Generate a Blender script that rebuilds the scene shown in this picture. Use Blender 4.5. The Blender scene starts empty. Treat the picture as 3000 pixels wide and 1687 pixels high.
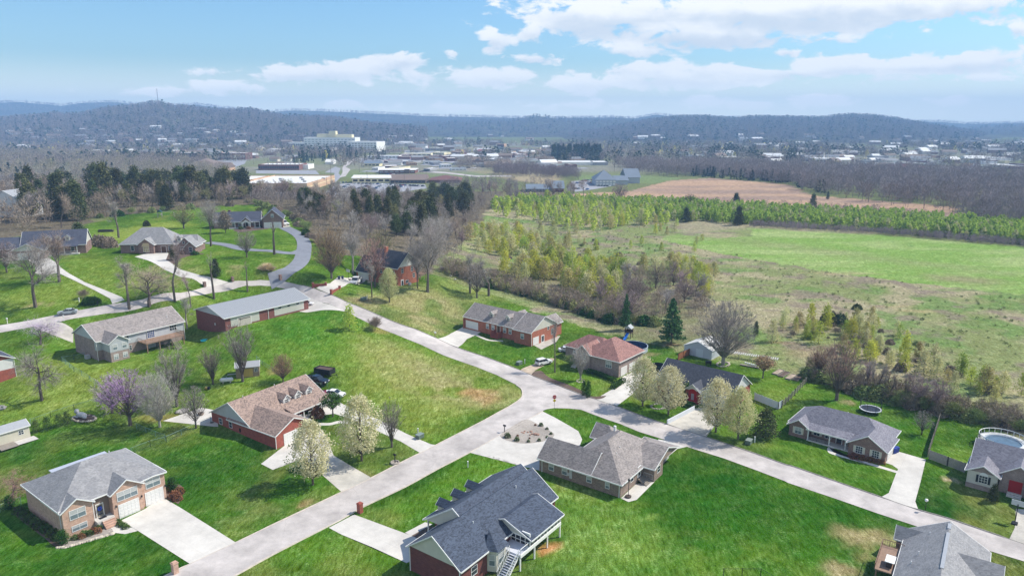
import bpy, bmesh, math, random
import numpy as np
from mathutils import Vector, Matrix
R=math.radians
sc=bpy.context.scene; COL=sc.collection
# ---------------------------------------------------------------- camera, sky, sun
F_=2080.;CX=1500.;CY=843.5;HZ=360.;CH=62.
PT=math.atan((CY-HZ)/F_);cp,sp=math.cos(PT),math.sin(PT)
cam=bpy.data.objects.new('camera',bpy.data.cameras.new('camera'));COL.objects.link(cam)
cam.location=(0,0,CH);cam.rotation_euler=(math.pi/2-PT,0,0)
cam.data.sensor_width=36;cam.data.lens=36*F_/3000;cam.data.clip_end=60000;cam.data.clip_start=.5
sc.camera=cam
SUN_EL=47.;SUN_DIR=(0.957,0.29)      # towards the sun, ground plane
HAZE=2.15e-4;SUN_STR=4.4;SKY_STR=.098;EXPO=0.5
sun=bpy.data.objects.new('sun',bpy.data.lights.new('sun','SUN'));COL.objects.link(sun)
sun.data.energy=SUN_STR;sun.data.angle=R(.53);sun.data.color=(1,.94,.84)
v=Vector((SUN_DIR[0]*math.cos(R(SUN_EL)),SUN_DIR[1]*math.cos(R(SUN_EL)),math.sin(R(SUN_EL))))
sun.rotation_euler=v.to_track_quat('Z','Y').to_euler()
sc.view_settings.view_transform='Standard';sc.view_settings.look='None'
sc.view_settings.exposure=EXPO;sc.view_settings.gamma=1
WS=1.1646
def ray(x,y):
    a=(x-CX)/F_;b=(CY-y)/F_
    return a,cp+b*sp,-sp+b*cp
class NT:
    def __init__(s,t): s.t=t
    def n(s,typ,ins=None,**k):
        o=s.t.nodes.new(typ)
        for a,b in k.items(): setattr(o,a,b)
        for i,val in (ins or {}).items():
            sk=o.inputs[i]
            if isinstance(val,bpy.types.NodeSocket): s.t.links.new(val,sk)
            else: sk.default_value=val
        return o
    def m(s,op,a,b=0.,c=0.,clamp=False):
        return s.n('ShaderNodeMath',{0:a,1:b,2:c},operation=op,use_clamp=clamp).outputs[0]
    def vm(s,op,a,b=(0,0,0)):
        o=s.n('ShaderNodeVectorMath',{0:a,1:b},operation=op)
        return o.outputs['Value'] if op in('LENGTH','DOT_PRODUCT') else o.outputs[0]
    def mix(s,f,a,b,bt='MIX'):
        o=s.n('ShaderNodeMix',{0:f,6:a,7:b},data_type='RGBA',blend_type=bt)
        return o.outputs[2]
    def noise(s,vec,scale,detail=4.,rough=.55,dist=0.):
        return s.n('ShaderNodeTexNoise',{'Vector':vec,'Scale':scale,'Detail':detail,'Roughness':rough,'Distortion':dist}).outputs[0]
    def ramp(s,f,stops):
        o=s.n('ShaderNodeValToRGB',{0:f});cr=o.color_ramp
        while len(cr.elements)<len(stops): cr.elements.new(.5)
        for e,(p,c) in zip(cr.elements,stops): e.position=p;e.color=(*c,1) if len(c)==3 else c
        return o.outputs[0]
    def smooth(s,f,a,b):
        return s.n('ShaderNodeMapRange',{0:f,1:a,2:b,3:0.,4:1.},interpolation_type='SMOOTHSTEP').outputs[0]
def world():
    w=bpy.data.worlds.new('World');sc.world=w;w.use_nodes=True;t=NT(w.node_tree);t.t.nodes.clear()
    sky=t.n('ShaderNodeTexSky',sky_type='NISHITA');sky.sun_disc=False
    sky.sun_elevation=R(SUN_EL);sky.sun_rotation=math.atan2(SUN_DIR[0],SUN_DIR[1])
    sky.altitude=200;sky.air_density=1.25;sky.dust_density=.6;sky.ozone_density=1.6
    d=t.n('ShaderNodeTexCoord').outputs['Generated']
    xyz=t.n('ShaderNodeSeparateXYZ',{0:d}).outputs
    yy=t.m('MAXIMUM',xyz[1],.02)
    P=t.n('ShaderNodeCombineXYZ',{0:t.m('DIVIDE',xyz[0],yy),1:t.m('DIVIDE',xyz[2],yy),2:0.}).outputs[0]
    cl=[(1800,40,520,75,1),(1480,38,150,62,1),(2080,18,560,60,1),(1780,95,260,38,.9),(2400,6,330,40,.75),(1250,98,60,38,.85),(1335,84,45,28,.8),
     (840,182,210,30,.95),(1000,156,90,28,1),(720,190,110,24,.7),(1235,197,150,32,.95),(1350,148,62,16,.75),(1140,134,30,11,.45),
     (1470,212,110,28,1),(1640,182,150,32,1),(1800,184,150,34,1),(1960,188,120,24,.9),(2130,172,200,32,1),(2330,168,170,30,.95),(2460,155,140,34,1),(2250,200,200,20,.7),(1700,208,240,24,.9),
     (560,216,110,20,.8),(520,181,75,18,.6),(450,228,200,16,.5),(850,263,65,13,.7),(1060,192,85,26,.55),(1740,256,120,17,.7),(2060,258,110,20,.8),(1900,263,120,13,.6),
     (1450,266,170,17,.7),(2390,258,90,12,.6),(2480,292,150,14,.6),(2470,196,75,12,.6),(2085,101,90,15,.5),(1980,133,42,16,.6),(1600,127,120,22,.65),(1150,270,200,12,.45),(2560,75,30,20,.7),(1300,45,28,14,.5)]
    P2=t.n('ShaderNodeCombineXYZ',{0:t.m('DIVIDE',xyz[0],yy),1:t.m('MULTIPLY',t.m('DIVIDE',xyz[2],yy),2.1),2:0.}).outputs[0]
    nz=t.noise(P2,21.,10.,.6,.3);nb=t.noise(P2,5.,4.,.55)
    acc=None;sh=None
    for cx,cy,rx,ry,s in cl:
        r=ray(cx*WS,cy*WS);c=(r[0]/r[1],r[2]/r[1],0)
        q=t.vm('MULTIPLY',t.vm('SUBTRACT',P,c),(F_*.93/(rx*WS),F_*.93/(ry*WS),0))
        L=t.m('MULTIPLY',t.m('SUBTRACT',1.,t.vm('LENGTH',q)),s)
        acc=L if acc is None else t.m('MAXIMUM',acc,L)
        yq=t.n('ShaderNodeSeparateXYZ',{0:q}).outputs[1]
        g=t.m('MULTIPLY',t.m('MAXIMUM',L,0.),yq)
        sh=g if sh is None else t.m('ADD',sh,g)
    dens=t.m('ADD',acc,t.m('MULTIPLY',t.m('SUBTRACT',nz,.5),2.4))
    dens=t.m('ADD',dens,t.m('MULTIPLY',t.m('SUBTRACT',nb,.5),.7))
    a=t.smooth(dens,.10,.42)
    front=t.smooth(xyz[1],.05,.3)
    # the unseen rest of the sky gets loose clouds too, cover raised for ambient light
    P3=t.vm('DIVIDE',d,t.n('ShaderNodeCombineXYZ',{0:t.m('MAXIMUM',xyz[2],.05),1:t.m('MAXIMUM',xyz[2],.05),2:1.}).outputs[0])
    rest=t.smooth(t.noise(P3,1.3,6.,.6),.42,.6)
    a=t.m('ADD',t.m('MULTIPLY',a,front),t.m('MULTIPLY',rest,t.m('SUBTRACT',1.,front)))
    a=t.m('MULTIPLY',a,t.smooth(xyz[2],.0,.03))
    shade=t.smooth(t.m('ADD',sh,t.m('MULTIPLY',t.m('SUBTRACT',nz,.5),.9)),-.42,.22)
    ccol=t.mix(shade,(5.5,6.1,6.8,1),(8.4,8.4,8.3,1))
    bl=t.mix(t.smooth(xyz[2],0.,.32),(.72,.95,1.16,1),(.60,.92,1.20,1))
    skyc=t.mix(1.,sky.outputs[0],bl,'MULTIPLY')
    band=t.m('SUBTRACT',1.,t.smooth(xyz[2],.0,.085))
    skyc=t.mix(band,skyc,(10.5,10.9,9.6,1))
    ccol=t.mix(band,ccol,(12.,11.8,10.6,1))
    c=t.mix(t.m('MULTIPLY',a,.96),skyc,ccol)
    bg=t.n('ShaderNodeBackground',{0:c,1:SKY_STR})
    o=t.n('ShaderNodeOutputWorld',{0:bg.outputs[0]})
world()
# ---------------------------------------------------------------- terrain and picking
def ss(t):
    t=np.clip(t,0,1);return t*t*(3-2*t)
PADS=[]
def H0(X,Y): return 18*ss((Y-120)/120)*ss((25-X)/120)*(1-ss((Y-400)/180))
def H(X,Y):
    h=H0(X,Y)
    for x,y,r,z in PADS:
        w=1-ss((np.hypot(X-x,Y-y)-r)/(r*.8));h=h*(1-w)+z*w
    return h
def G(x,y,z=0):
    d=ray(x,y)
    if d[2]>=-.001: d=(d[0],d[1],-.001)
    t0=(22+z-CH)/d[2];t1=(z-CH)/d[2]
    ts=np.linspace(t0,t1,140)
    below=(CH+d[2]*ts)<(H(d[0]*ts,d[1]*ts)+z)
    if below.any():
        i=int(np.argmax(below));lo,hi=ts[max(i-1,0)],ts[i]
        for _ in range(24):
            m=(lo+hi)/2
            if CH+d[2]*m<H(d[0]*m,d[1]*m)+z: hi=m
            else: lo=m
        return d[0]*hi,d[1]*hi
    return d[0]*t1,d[1]*t1
def P_(X,Y,Z):
    Z=Z-CH;dep=Y*cp-Z*sp;up=Y*sp+Z*cp
    return CX+F_*X/dep,CY-F_*up/dep
def Ht(bx,by,ty):
    X,Y=G(bx,by);h0=float(H(X,Y));lo,hi=0,90
    for _ in range(40):
        m=(lo+hi)/2
        if P_(X,Y,m+h0)[1]>ty: lo=m
        else: hi=m
    return lo
FR={'A':(0,560),'B':(700,560),'C':(1300,760),'D':(0,840),'E':(0,1237),'F':(600,1040),'I':(1000,1237),'J':(1500,1150),'K':(2200,1237),'L':(1800,860),'M':(2200,760),'N':(400,350),'S':(1300,500),
 '1':(0,260),'2':(750,290),'3':(1500,290),'4':(2250,290),'W':(0,0)}
def fs(f): return WS if f=='W' else (.29126 if f in '1234' else .310559)
def px(f,x,y): o=FR[f];s=fs(f);return o[0]+x*s,o[1]+y*s
def g(f,x,y,z=0): return G(*px(f,x,y),z)
PW={}
for nm,f,x,y,du,dv,r in [('storage','A',2130,1305,14,10,15),('grey2','D',1055,715,9,7,14),('brick3','B',1500,900,-8,6,12),('dormer2','C',822,820,-12,7,17),('upleft','A',180,640,12,8,16),('hip','A',1340,600,8,7,16),('portico','B',205,345,2,8,18)]:
    X,Y=g(f,x,y);PW[nm]=(X,Y);z=float(H0(X,Y))
    A=R(0 if nm in('hip','portico','upleft') else (-40 if nm in('brick3','dormer2') else 54))
    PADS.append((X+du*math.cos(A)-dv*math.sin(A),Y+du*math.sin(A)+dv*math.cos(A),r,z))
# ---------------------------------------------------------------- helpers
def link(o,parent=None):
    COL.objects.link(o)
    if parent: o.parent=parent
    return o
def tag(o,label=None,cat=None,group=None,kind=None):
    for k,val in (('label',label),('category',cat),('group',group),('kind',kind)):
        if val: o[k]=val
    return o
def thing(name,label,cat,loc=(0,0,0),rz=0,group=None):
    o=bpy.data.objects.new(name,None);COL.objects.link(o);o.location=loc;o.rotation_euler=(0,0,rz)
    o.empty_display_size=.5
    return tag(o,label,cat,group)
class MB:
    def __init__(s): s.v=[];s.f=[]
    def quad(s,*p):
        n=len(s.v);s.v+=[tuple(q) for q in p];s.f.append(tuple(range(n,n+len(p))))
    def box(s,x0,x1,y0,y1,z0,z1):
        n=len(s.v);s.v+=[(x0,y0,z0),(x1,y0,z0),(x1,y1,z0),(x0,y1,z0),(x0,y0,z1),(x1,y0,z1),(x1,y1,z1),(x0,y1,z1)]
        s.f+=[tuple(n+i for i in q) for q in((3,2,1,0),(4,5,6,7),(0,1,5,4),(1,2,6,5),(2,3,7,6),(3,0,4,7))]
        return s
    def prism(s,pts,off):  # polygon pts (3d) extruded by off
        n=len(s.v);k=len(pts);s.v+=[tuple(p) for p in pts]+[tuple(p[i]+off[i] for i in range(3)) for p in pts]
        s.f.append(tuple(range(n,n+k))[::-1]);s.f.append(tuple(range(n+k,n+2*k)))
        for i in range(k):
            j=(i+1)%k;s.f.append((n+i,n+j,n+k+j,n+k+i))
        return s
    def tube(s,a,b,r0,r1=None,n=6,cap=True):
        r1=r0 if r1 is None else r1
        a=Vector(a);b=Vector(b);d=(b-a)
        if d.length<1e-6: return s
        q=d.to_track_quat('Z','Y');k=len(s.v)
        for i in range(n):
            an=2*math.pi*i/n;o=q@Vector((math.cos(an),math.sin(an),0))
            s.v.append(tuple(a+o*r0));s.v.append(tuple(b+o*r1))
        for i in range(n):
            j=(i+1)%n;s.f.append((k+2*i,k+2*j,k+2*j+1,k+2*i+1))
        if cap: s.f.append(tuple(k+2*i for i in range(n))[::-1]);s.f.append(tuple(k+2*i+1 for i in range(n)))
        return s
    def lathe(s,prof,n=16,c=(0,0)):
        k=len(s.v)
        for r,z in prof:
            for i in range(n):
                a=2*math.pi*i/n;s.v.append((c[0]+r*math.cos(a),c[1]+r*math.sin(a),z))
        for j in range(len(prof)-1):
            for i in range(n):
                i2=(i+1)%n;s.f.append((k+j*n+i,k+j*n+i2,k+(j+1)*n+i2,k+(j+1)*n+i))
        return s
    def mesh(s,name,smooth=False):
        me=bpy.data.meshes.new(name);me.from_pydata(s.v,[],s.f);me.validate()
        if smooth: me.polygons.foreach_set('use_smooth',[True]*len(me.polygons))
        me.update();return me
    def build(s,name,mat,parent=None,smooth=False,bevel=0):
        me=s.mesh(name,smooth);me.materials.append(mat)
        o=link(bpy.data.objects.new(name,me),parent)
        bm=bmesh.new();bm.from_mesh(me);bmesh.ops.recalc_face_normals(bm,faces=bm.faces)
        if bevel:
            bmesh.ops.remove_doubles(bm,verts=bm.verts,dist=1e-4)
            bmesh.ops.bevel(bm,geom=[e for e in bm.edges if e.is_manifold and e.calc_face_angle(0)>.5],offset=bevel,segments=2,affect='EDGES',clamp_overlap=True)
        bm.to_mesh(me);bm.free()
        return o
_M={}
def mat(name,col,rough=.8,noise=0.,nscale=1.,spec=.3,metal=0.,bump=0.,coord='Object',bscale=None,var=0.):
    if name in _M: return _M[name]
    m=bpy.data.materials.new(name);m.use_nodes=True;t=NT(m.node_tree);b=t.t.nodes['Principled BSDF']
    b.inputs['Roughness'].default_value=rough;b.inputs['Metallic'].default_value=metal;b.inputs['Specular IOR Level'].default_value=spec
    c=(*col,1)
    if noise or bump:
        P=t.n('ShaderNodeTexCoord').outputs[coord];f=t.noise(P,nscale,6.,.65)
        if noise:
            k=t.n('ShaderNodeMapRange',{0:f,1:.25,2:.75,3:1-noise,4:1+noise}).outputs[0]
            c=t.vm('SCALE',c[:3]);t.t.nodes[-1].inputs['Scale'].default_value=1;t.t.links.new(k,t.t.nodes[-1].inputs['Scale'])
        if bump:
            bp=t.n('ShaderNodeBump',{'Strength':bump,'Height':t.noise(P,bscale or nscale*3,5.,.6),'Distance':.05});t.t.links.new(bp.outputs[0],b.inputs['Normal'])
    if var:
        r=t.n('ShaderNodeObjectInfo').outputs['Random']
        h=t.n('ShaderNodeHueSaturation',{'Hue':t.n('ShaderNodeMapRange',{0:r,3:.5-var*.08,4:.5+var*.08}).outputs[0],'Value':t.n('ShaderNodeMapRange',{0:t.m('FRACT',t.m('MULTIPLY',r,7.3)),3:1-var,4:1+var}).outputs[0],'Color':c})
        c=h.outputs[0]
    if isinstance(c,tuple): b.inputs['Base Color'].default_value=c
    else: t.t.links.new(c,b.inputs['Base Color'])
    _M[name]=m;return m
def brick(name,c1,c2,mortar=(.38,.35,.32)):
    if name in _M: return _M[name]
    m=bpy.data.materials.new(name);m.use_nodes=True;t=NT(m.node_tree);b=t.t.nodes['Principled BSDF'];b.inputs['Roughness'].default_value=.9
    P=t.n('ShaderNodeTexCoord').outputs['Object'];s=t.n('ShaderNodeSeparateXYZ',{0:P}).outputs
    q=t.n('ShaderNodeCombineXYZ',{0:t.m('ADD',s[0],s[1]),1:s[2],2:0.}).outputs[0]
    br=t.n('ShaderNodeTexBrick',{'Vector':q,'Color1':(*c1,1),'Color2':(*c2,1),'Mortar':(*mortar,1),'Scale':1.,'Mortar Size':.012,'Brick Width':.42,'Row Height':.15,'Bias':0.})
    n=t.noise(P,1.3,6.,.7);k=t.n('ShaderNodeMapRange',{0:n,1:.25,2:.75,3:.72,4:1.28}).outputs[0]
    h=t.n('ShaderNodeHueSaturation',{'Value':k,'Color':br.outputs[0]})
    t.t.links.new(h.outputs[0],b.inputs['Base Color'])
    bp=t.n('ShaderNodeBump',{'Strength':.4,'Height':br.outputs['Fac'],'Distance':-.01});t.t.links.new(bp.outputs[0],b.inputs['Normal'])
    _M[name]=m;return m
def shingle(name,c1,c2,spread=.5):
    if name in _M: return _M[name]
    m=bpy.data.materials.new(name);m.use_nodes=True;t=NT(m.node_tree);b=t.t.nodes['Principled BSDF'];b.inputs['Roughness'].default_value=.85
    P=t.n('ShaderNodeTexCoord').outputs['Object'];s=t.n('ShaderNodeSeparateXYZ',{0:P}).outputs
    q=t.n('ShaderNodeCombineXYZ',{0:t.m('MULTIPLY',t.m('ADD',s[0],s[1]),3.2),1:t.m('MULTIPLY',s[2],9.),2:t.m('MULTIPLY',t.m('SUBTRACT',s[0],s[1]),1.6)}).outputs[0]
    v=t.n('ShaderNodeTexVoronoi',{'Vector':q,'Scale':1.}).outputs['Color']
    n1=t.n('ShaderNodeSeparateColor',{0:v}).outputs[0]
    n2=t.noise(P,.5,5.,.6)
    f=t.m('ADD',t.m('MULTIPLY',n1,spread*1.3),t.m('MULTIPLY',n2,1-spread*.6),clamp=True)
    c=t.mix(f,(*c1,1),(*c2,1))
    st=t.noise(t.n('ShaderNodeCombineXYZ',{0:s[0],1:s[1],2:t.m('MULTIPLY',s[2],.12)}).outputs[0],.9,4.,.6)
    c=t.mix(1.,c,t.ramp(st,[(.25,(.82,.82,.84)),(.75,(1.14,1.12,1.1))]),'MULTIPLY')
    course=t.m('FRACT',t.m('MULTIPLY',s[2],9.));dk=t.n('ShaderNodeMapRange',{0:course,1:0.,2:.22,3:.72,4:1.}).outputs[0]
    h=t.n('ShaderNodeHueSaturation',{'Value':dk,'Color':c})
    t.t.links.new(h.outputs[0],b.inputs['Base Color'])
    bp=t.n('ShaderNodeBump',{'Strength':.35,'Height':course,'Distance':.03});t.t.links.new(bp.outputs[0],b.inputs['Normal'])
    _M[name]=m;return m
def siding(name,col):
    if name in _M: return _M[name]
    m=bpy.data.materials.new(name);m.use_nodes=True;t=NT(m.node_tree);b=t.t.nodes['Principled BSDF'];b.inputs['Roughness'].default_value=.6
    P=t.n('ShaderNodeTexCoord').outputs['Object'];s=t.n('ShaderNodeSeparateXYZ',{0:P}).outputs
    fr=t.m('FRACT',t.m('MULTIPLY',s[2],5.));k=t.n('ShaderNodeMapRange',{0:fr,1:0.,2:.2,3:.78,4:1.}).outputs[0]
    n=t.n('ShaderNodeMapRange',{0:t.noise(P,.8,5.,.65),1:.3,2:.7,3:.92,4:1.05}).outputs[0]
    h=t.n('ShaderNodeHueSaturation',{'Value':t.m('MULTIPLY',k,n),'Color':(*col,1)})
    t.t.links.new(h.outputs[0],b.inputs['Base Color']);_M[name]=m;return m
WHITE=mat('white_trim',(.72,.72,.70),.5,.06,3)
GLASS=mat('window_glass',(.035,.045,.06),.08,0,1,.6)
BLIND=mat('blind_glass',(.42,.43,.43),.15,.1,2,.5)
DARK=mat('dark_metal',(.02,.02,.022),.5)
DOORW=mat('garage_white',(.68,.67,.65),.5,.05,2)
WOOD=mat('deck_wood',(.26,.17,.12),.8,.25,3)
WOODG=mat('weathered_wood',(.24,.21,.18),.85,.25,3)
CONC=mat('concrete_step',(.5,.48,.45),.9,.12,2)
# ---- numpy noise
_rng=np.random.RandomState(5);_L=_rng.rand(256,256)
def vnoise(x,y):
    xi=np.floor(x).astype(int);yi=np.floor(y).astype(int);fx=x-xi;fy=y-yi;fx=fx*fx*(3-2*fx);fy=fy*fy*(3-2*fy)
    a=_L[xi%256,yi%256];b=_L[(xi+1)%256,yi%256];c=_L[xi%256,(yi+1)%256];d=_L[(xi+1)%256,(yi+1)%256]
    return (a*(1-fx)+b*fx)*(1-fy)+(c*(1-fx)+d*fx)*fy
def fbm(x,y,o=4):
    s=0;a=.5;n=0
    for i in range(o): s=s+a*vnoise(x+17.3*i,y+9.1*i);n+=a;a*=.5;x=x*2.03;y=y*2.03
    return s/n
def inpoly(X,Y,poly):
    r=np.zeros(np.shape(X),bool);n=len(poly)
    for i in range(n):
        x1,y1=poly[i];x2,y2=poly[(i+1)%n]
        if y1==y2: continue
        c=((y1>Y)!=(y2>Y))&(X<(x2-x1)*(Y-y1)/(y2-y1)+x1);r^=c
    return r
def wpoly(f,pts): return [g(f,x,y) for x,y in pts]
# ---------------------------------------------------------------- ground sheet
def axis(a,b,st,ends,gr):
    c=list(np.arange(a,b+.01,st));lo=[];x=a;s=st
    while x>ends[0]: s*=gr;x-=s;lo.append(x)
    hi=[];x=c[-1];s=st
    while x<ends[1]: s*=gr;x+=s;hi.append(x)
    return np.array(lo[::-1]+c+hi)
XS=axis(-162,162,.9,(-5700,5700),1.045);YS=axis(50,330,.9,(-350,5900),1.0165)
def groundcol(X,Y):
    """real ground cover: albedo for each vertex"""
    n1=fbm(X*.05,Y*.05,4);n2=fbm(X*.16+40,Y*.16,4);n3=fbm(X*.6,Y*.6+9,3)
    jx=X+(fbm(X*.12,Y*.12+70,3)-.5)*7+(n3-.5)*2.5;jy=Y+(fbm(X*.12+33,Y*.12,3)-.5)*7+(n3-.5)*2.5
    def L(a,b,t): return a+(b-a)*t[...,None]
    C=lambda *c:np.array(c)
    sm=lambda a,b,v:ss((v-a)/(b-a))
    col=L(C(.013,.062,.003),C(.050,.132,.008),sm(.35,.65,n1))
    col=L(col,C(.13,.21,.025),sm(.48,.74,n2)*.5)
    col=L(col,C(.19,.19,.05),sm(.56,.75,fbm(X*.09+77,Y*.07+11,4))*.5)
    up=sm(95,170,Y)*.55;col=L(col,C(.115,.19,.018),up*(.6+.8*(n1-.3)))
    def zone(pts,c,k=1.,frame='W',jit=True,noise=None):
        nonlocal col
        P=wpoly(frame,pts)
        if k<1: m=sum(inpoly(jx+dx,jy+dy,P).astype(float) for dx,dy in((0,0),(3.5,1),(-3.5,-1),(1,3.5),(-1,-3.5),(6,-2),(-6,2),(2.5,6),(-2.5,-6)))/9*k
        else: m=inpoly(jx if jit else X,jy if jit else Y,P).astype(float)*k
        if noise is not None: m=m*noise
        col=L(col,c,m)
    # everything beyond the lots: scrub ground
    zone([(-900,640),(0,610),(230,560),(400,515),(660,505),(790,600),(900,640),(1090,690),(1250,740),(1400,800),(1560,850),(1700,880),(1760,900),(2000,945),(2040,950),(2200,990),(2350,1035),(2600,1110),(3400,1300),(3400,300),(-900,300)],C(.135,.155,.058))
    col0=L(C(.185,.215,.08),C(.29,.26,.15),sm(.4,.62,fbm(X*.045+5,Y*.045,5)))
    col0=L(col0,C(.12,.20,.05),sm(.5,.7,fbm(X*.08+55,Y*.08,4))*.8)
    col0=L(col0,C(.20,.16,.12),sm(.56,.75,fbm(X*.11+15,Y*.13+8,4))*.8)
    zone([(1120,560),(1230,505),(1700,540),(2700,640),(3300,800),(3300,1300),(2600,1110),(2350,1035),(2200,990),(2040,950),(2000,945),(1760,900),(1700,880),(1560,850),(1400,800),(1250,740),(1130,690)],col0)
    # wood floor
    wf=L(C(.10,.085,.055),C(.15,.125,.085),n2)
    zone([(-900,600),(0,600),(200,575),(235,548),(400,532),(560,518),(650,515),(740,548),(800,612),(870,645),(960,650),(1060,700),(1120,640),(1180,600),(1240,520),(1500,500),(1400,478),(600,492),(0,440),(-900,430)],wf)
    zone([(1120,690),(1300,735),(1450,800),(1590,860),(1700,880),(1840,880),(1840,800),(1760,740),(1560,730),(1300,660),(1180,640)],wf,.45)
    # fields
    gf=L(C(.165,.27,.055),C(.25,.32,.11),sm(.35,.65,fbm(X*.02,Y*.05,4)))
    zone([(1880,572),(2200,590),(2700,632),(3300,700),(3300,860),(2576,742),(2300,712),(2050,680),(1800,635),(1660,603),(1700,590),(1800,598),(1900,596)],gf)
    zone([(1600,600),(1740,590),(1900,600),(2300,655),(2576,690),(2576,698),(2300,668),(1950,625),(1800,604)],C(.22,.21,.11),.35)
    zone([(2300,690),(2420,694),(2560,712),(2480,716),(2360,706)],C(.24,.19,.12),.7)
    tf=L(C(.38,.255,.16),C(.27,.19,.14),sm(.35,.65,fbm(X*.01,Y*.035,5)))
    zone([(1380,492),(1590,480),(1680,455),(1790,448),(1990,465),(2040,492),(2410,520),(2410,548),(2050,520),(1900,522),(1500,506)],tf)
    zone([(1690,560),(1780,548),(1900,566),(2200,582),(2200,592),(1890,574),(1720,588)],C(.27,.235,.15),.8)
    zone([(1150,400),(1420,430),(1400,470),(1300,455),(1150,425)],C(.32,.26,.16),.9)   # cleared slope by the clinics
    zone([(1610,440),(1720,448),(1640,462),(1450,455),(1450,440)],C(.15,.21,.08),.7)
    zone([(860,410),(960,420),(900,450),(850,440)],C(.13,.19,.06),.7)
    zone([(620,405),(770,402),(780,418),(640,424)],C(.18,.20,.10),.7)
    zone([(1050,440),(1180,432),(1300,445),(1150,447)],C(.16,.21,.09),.6)
    zone([(2100,410),(2300,395),(2390,402),(2300,412),(2150,416)],C(.2,.25,.1),.6)
    zone([(2400,545),(2576,540),(2576,560),(2410,560)],C(.15,.22,.06),.8)
    zone([(2000,440),(2140,432),(2160,440),(2040,448)],C(.15,.22,.06),.5)
    # town ground, beyond 900 m
    tw=L(C(.22,.205,.175),C(.17,.185,.10),sm(.45,.6,fbm(X*.008,Y*.006,4)))
    f=sm(800,1000,Y)*sm(2500,2300,Y)
    col=L(col,tw,f*.75*(1-np.clip((X-250)/100,0,1)*sm(1200,1000,Y)))
    # each owner keeps a different lawn
    for pts,c,k in (([(950,1300),(1180,1140),(1360,1170),(1250,1230),(1060,1340)],C(.105,.225,.014),.6),([(600,1460),(830,1335),(1040,1420),(1000,1470)],C(.12,.21,.02),.55),([(1650,1200),(1760,1130),(2100,1250),(2350,1350),(2200,1400),(1900,1350),(1650,1330)],C(.018,.085,.003),.75),
        ([(0,1340),(400,1420),(470,1470),(0,1470)],C(.020,.085,.004),.6),([(380,1110),(540,1060),(720,1170),(600,1280),(450,1250)],C(.020,.085,.004),.5),([(0,1080),(380,1080),(400,1120),(150,1230),(0,1180)],C(.025,.10,.004),.5),([(1370,1030),(1520,1060),(1470,1110),(1400,1060)],C(.018,.10,.003),.85),
        ([(1960,1000),(2200,1000),(2360,1080),(2330,1140),(2050,1020)],C(.03,.125,.006),.6),([(640,800),(860,780),(900,830),(850,900),(680,850)],C(.05,.16,.008),.6),([(2000,1150),(2230,1200),(2240,1250),(2050,1180)],C(.045,.13,.008),.6),([(1170,855),(1370,880),(1330,930)],C(.04,.13,.006),.6),([(1600,850),(1720,880),(1650,920),(1600,890)],C(.02,.09,.004),.6)): zone(pts,c,k)
    # lots: dry or bright patches
    yg=C(.20,.25,.04);dry=C(.32,.26,.13)
    zone([(880,800),(960,850),(1300,985),(1210,1050),(1080,1095),(980,1085),(900,1000),(860,900)],yg,.62)
    zone([(900,830),(1000,880),(1300,990),(1270,1030),(1100,1010),(950,900)],dry,.62,noise=sm(.36,.56,n2))
    zone([(860,740),(1040,720),(1180,760),(1180,800),(1100,850),(900,780)],C(.28,.24,.115),.7,noise=.35+.65*sm(.35,.55,n2))
    zone([(1120,690),(1250,740),(1200,770),(1080,740)],C(.2,.22,.07),.5)
    zone([(0,790),(280,745),(240,690),(120,720),(0,740)],yg,.5)
    zone([(300,720),(420,640),(500,700),(420,730)],dry,.5,noise=sm(.4,.6,n2))
    zone([(180,630),(320,660),(300,740),(200,680)],yg,.4)
    zone([(230,590),(450,552),(470,570),(260,620)],yg,.8)
    zone([(0,950),(160,880),(300,960),(250,1040),(0,1060)],yg,.6)
    zone([(150,900),(290,900),(420,950),(430,1050),(250,1040)],yg,.35)
    zone([(500,990),(650,940),(700,950),(560,1050)],yg,.4)
    zone([(380,1080),(520,1060),(540,1080),(400,1110)],C(.27,.2,.07),.6)
    zone([(520,1300),(700,1180),(860,1240),(640,1340)],C(.19,.17,.07),.4,noise=sm(.4,.6,n2))
    zone([(840,1080),(960,1110),(1050,1140),(930,1195),(840,1120)],C(.19,.2,.06),.45)
    zone([(1380,1210),(1500,1280),(1700,1400),(1600,1460),(1300,1460),(1400,1350)],C(.17,.27,.045),.7)
    zone([(2200,1370),(2330,1300),(2300,1460),(2150,1460)],C(.16,.25,.05),.5)
    zone([(2330,1180),(2500,1240),(2560,1330),(2340,1260)],C(.17,.18,.07),.4,noise=sm(.35,.6,n2))
    zone([(1870,980),(1960,960),(1990,1000),(1920,1040)],yg,.4)
    zone([(1400,870),(1480,860),(1500,900),(1400,930)],yg,.4)
    zone([(1780,1090),(1960,1130),(1900,1160),(1740,1110)],C(.18,.17,.07),.4)
    def spot(f,x,y,rx,c,k,ry=None):
        nonlocal col
        a=g(f,x,y);ry=ry or rx
        d=np.hypot((jx-a[0])/rx,(jy-a[1])/ry);col=L(col,c,k*ss(1.25-d))
    dirt=C(.38,.22,.10)
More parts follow.
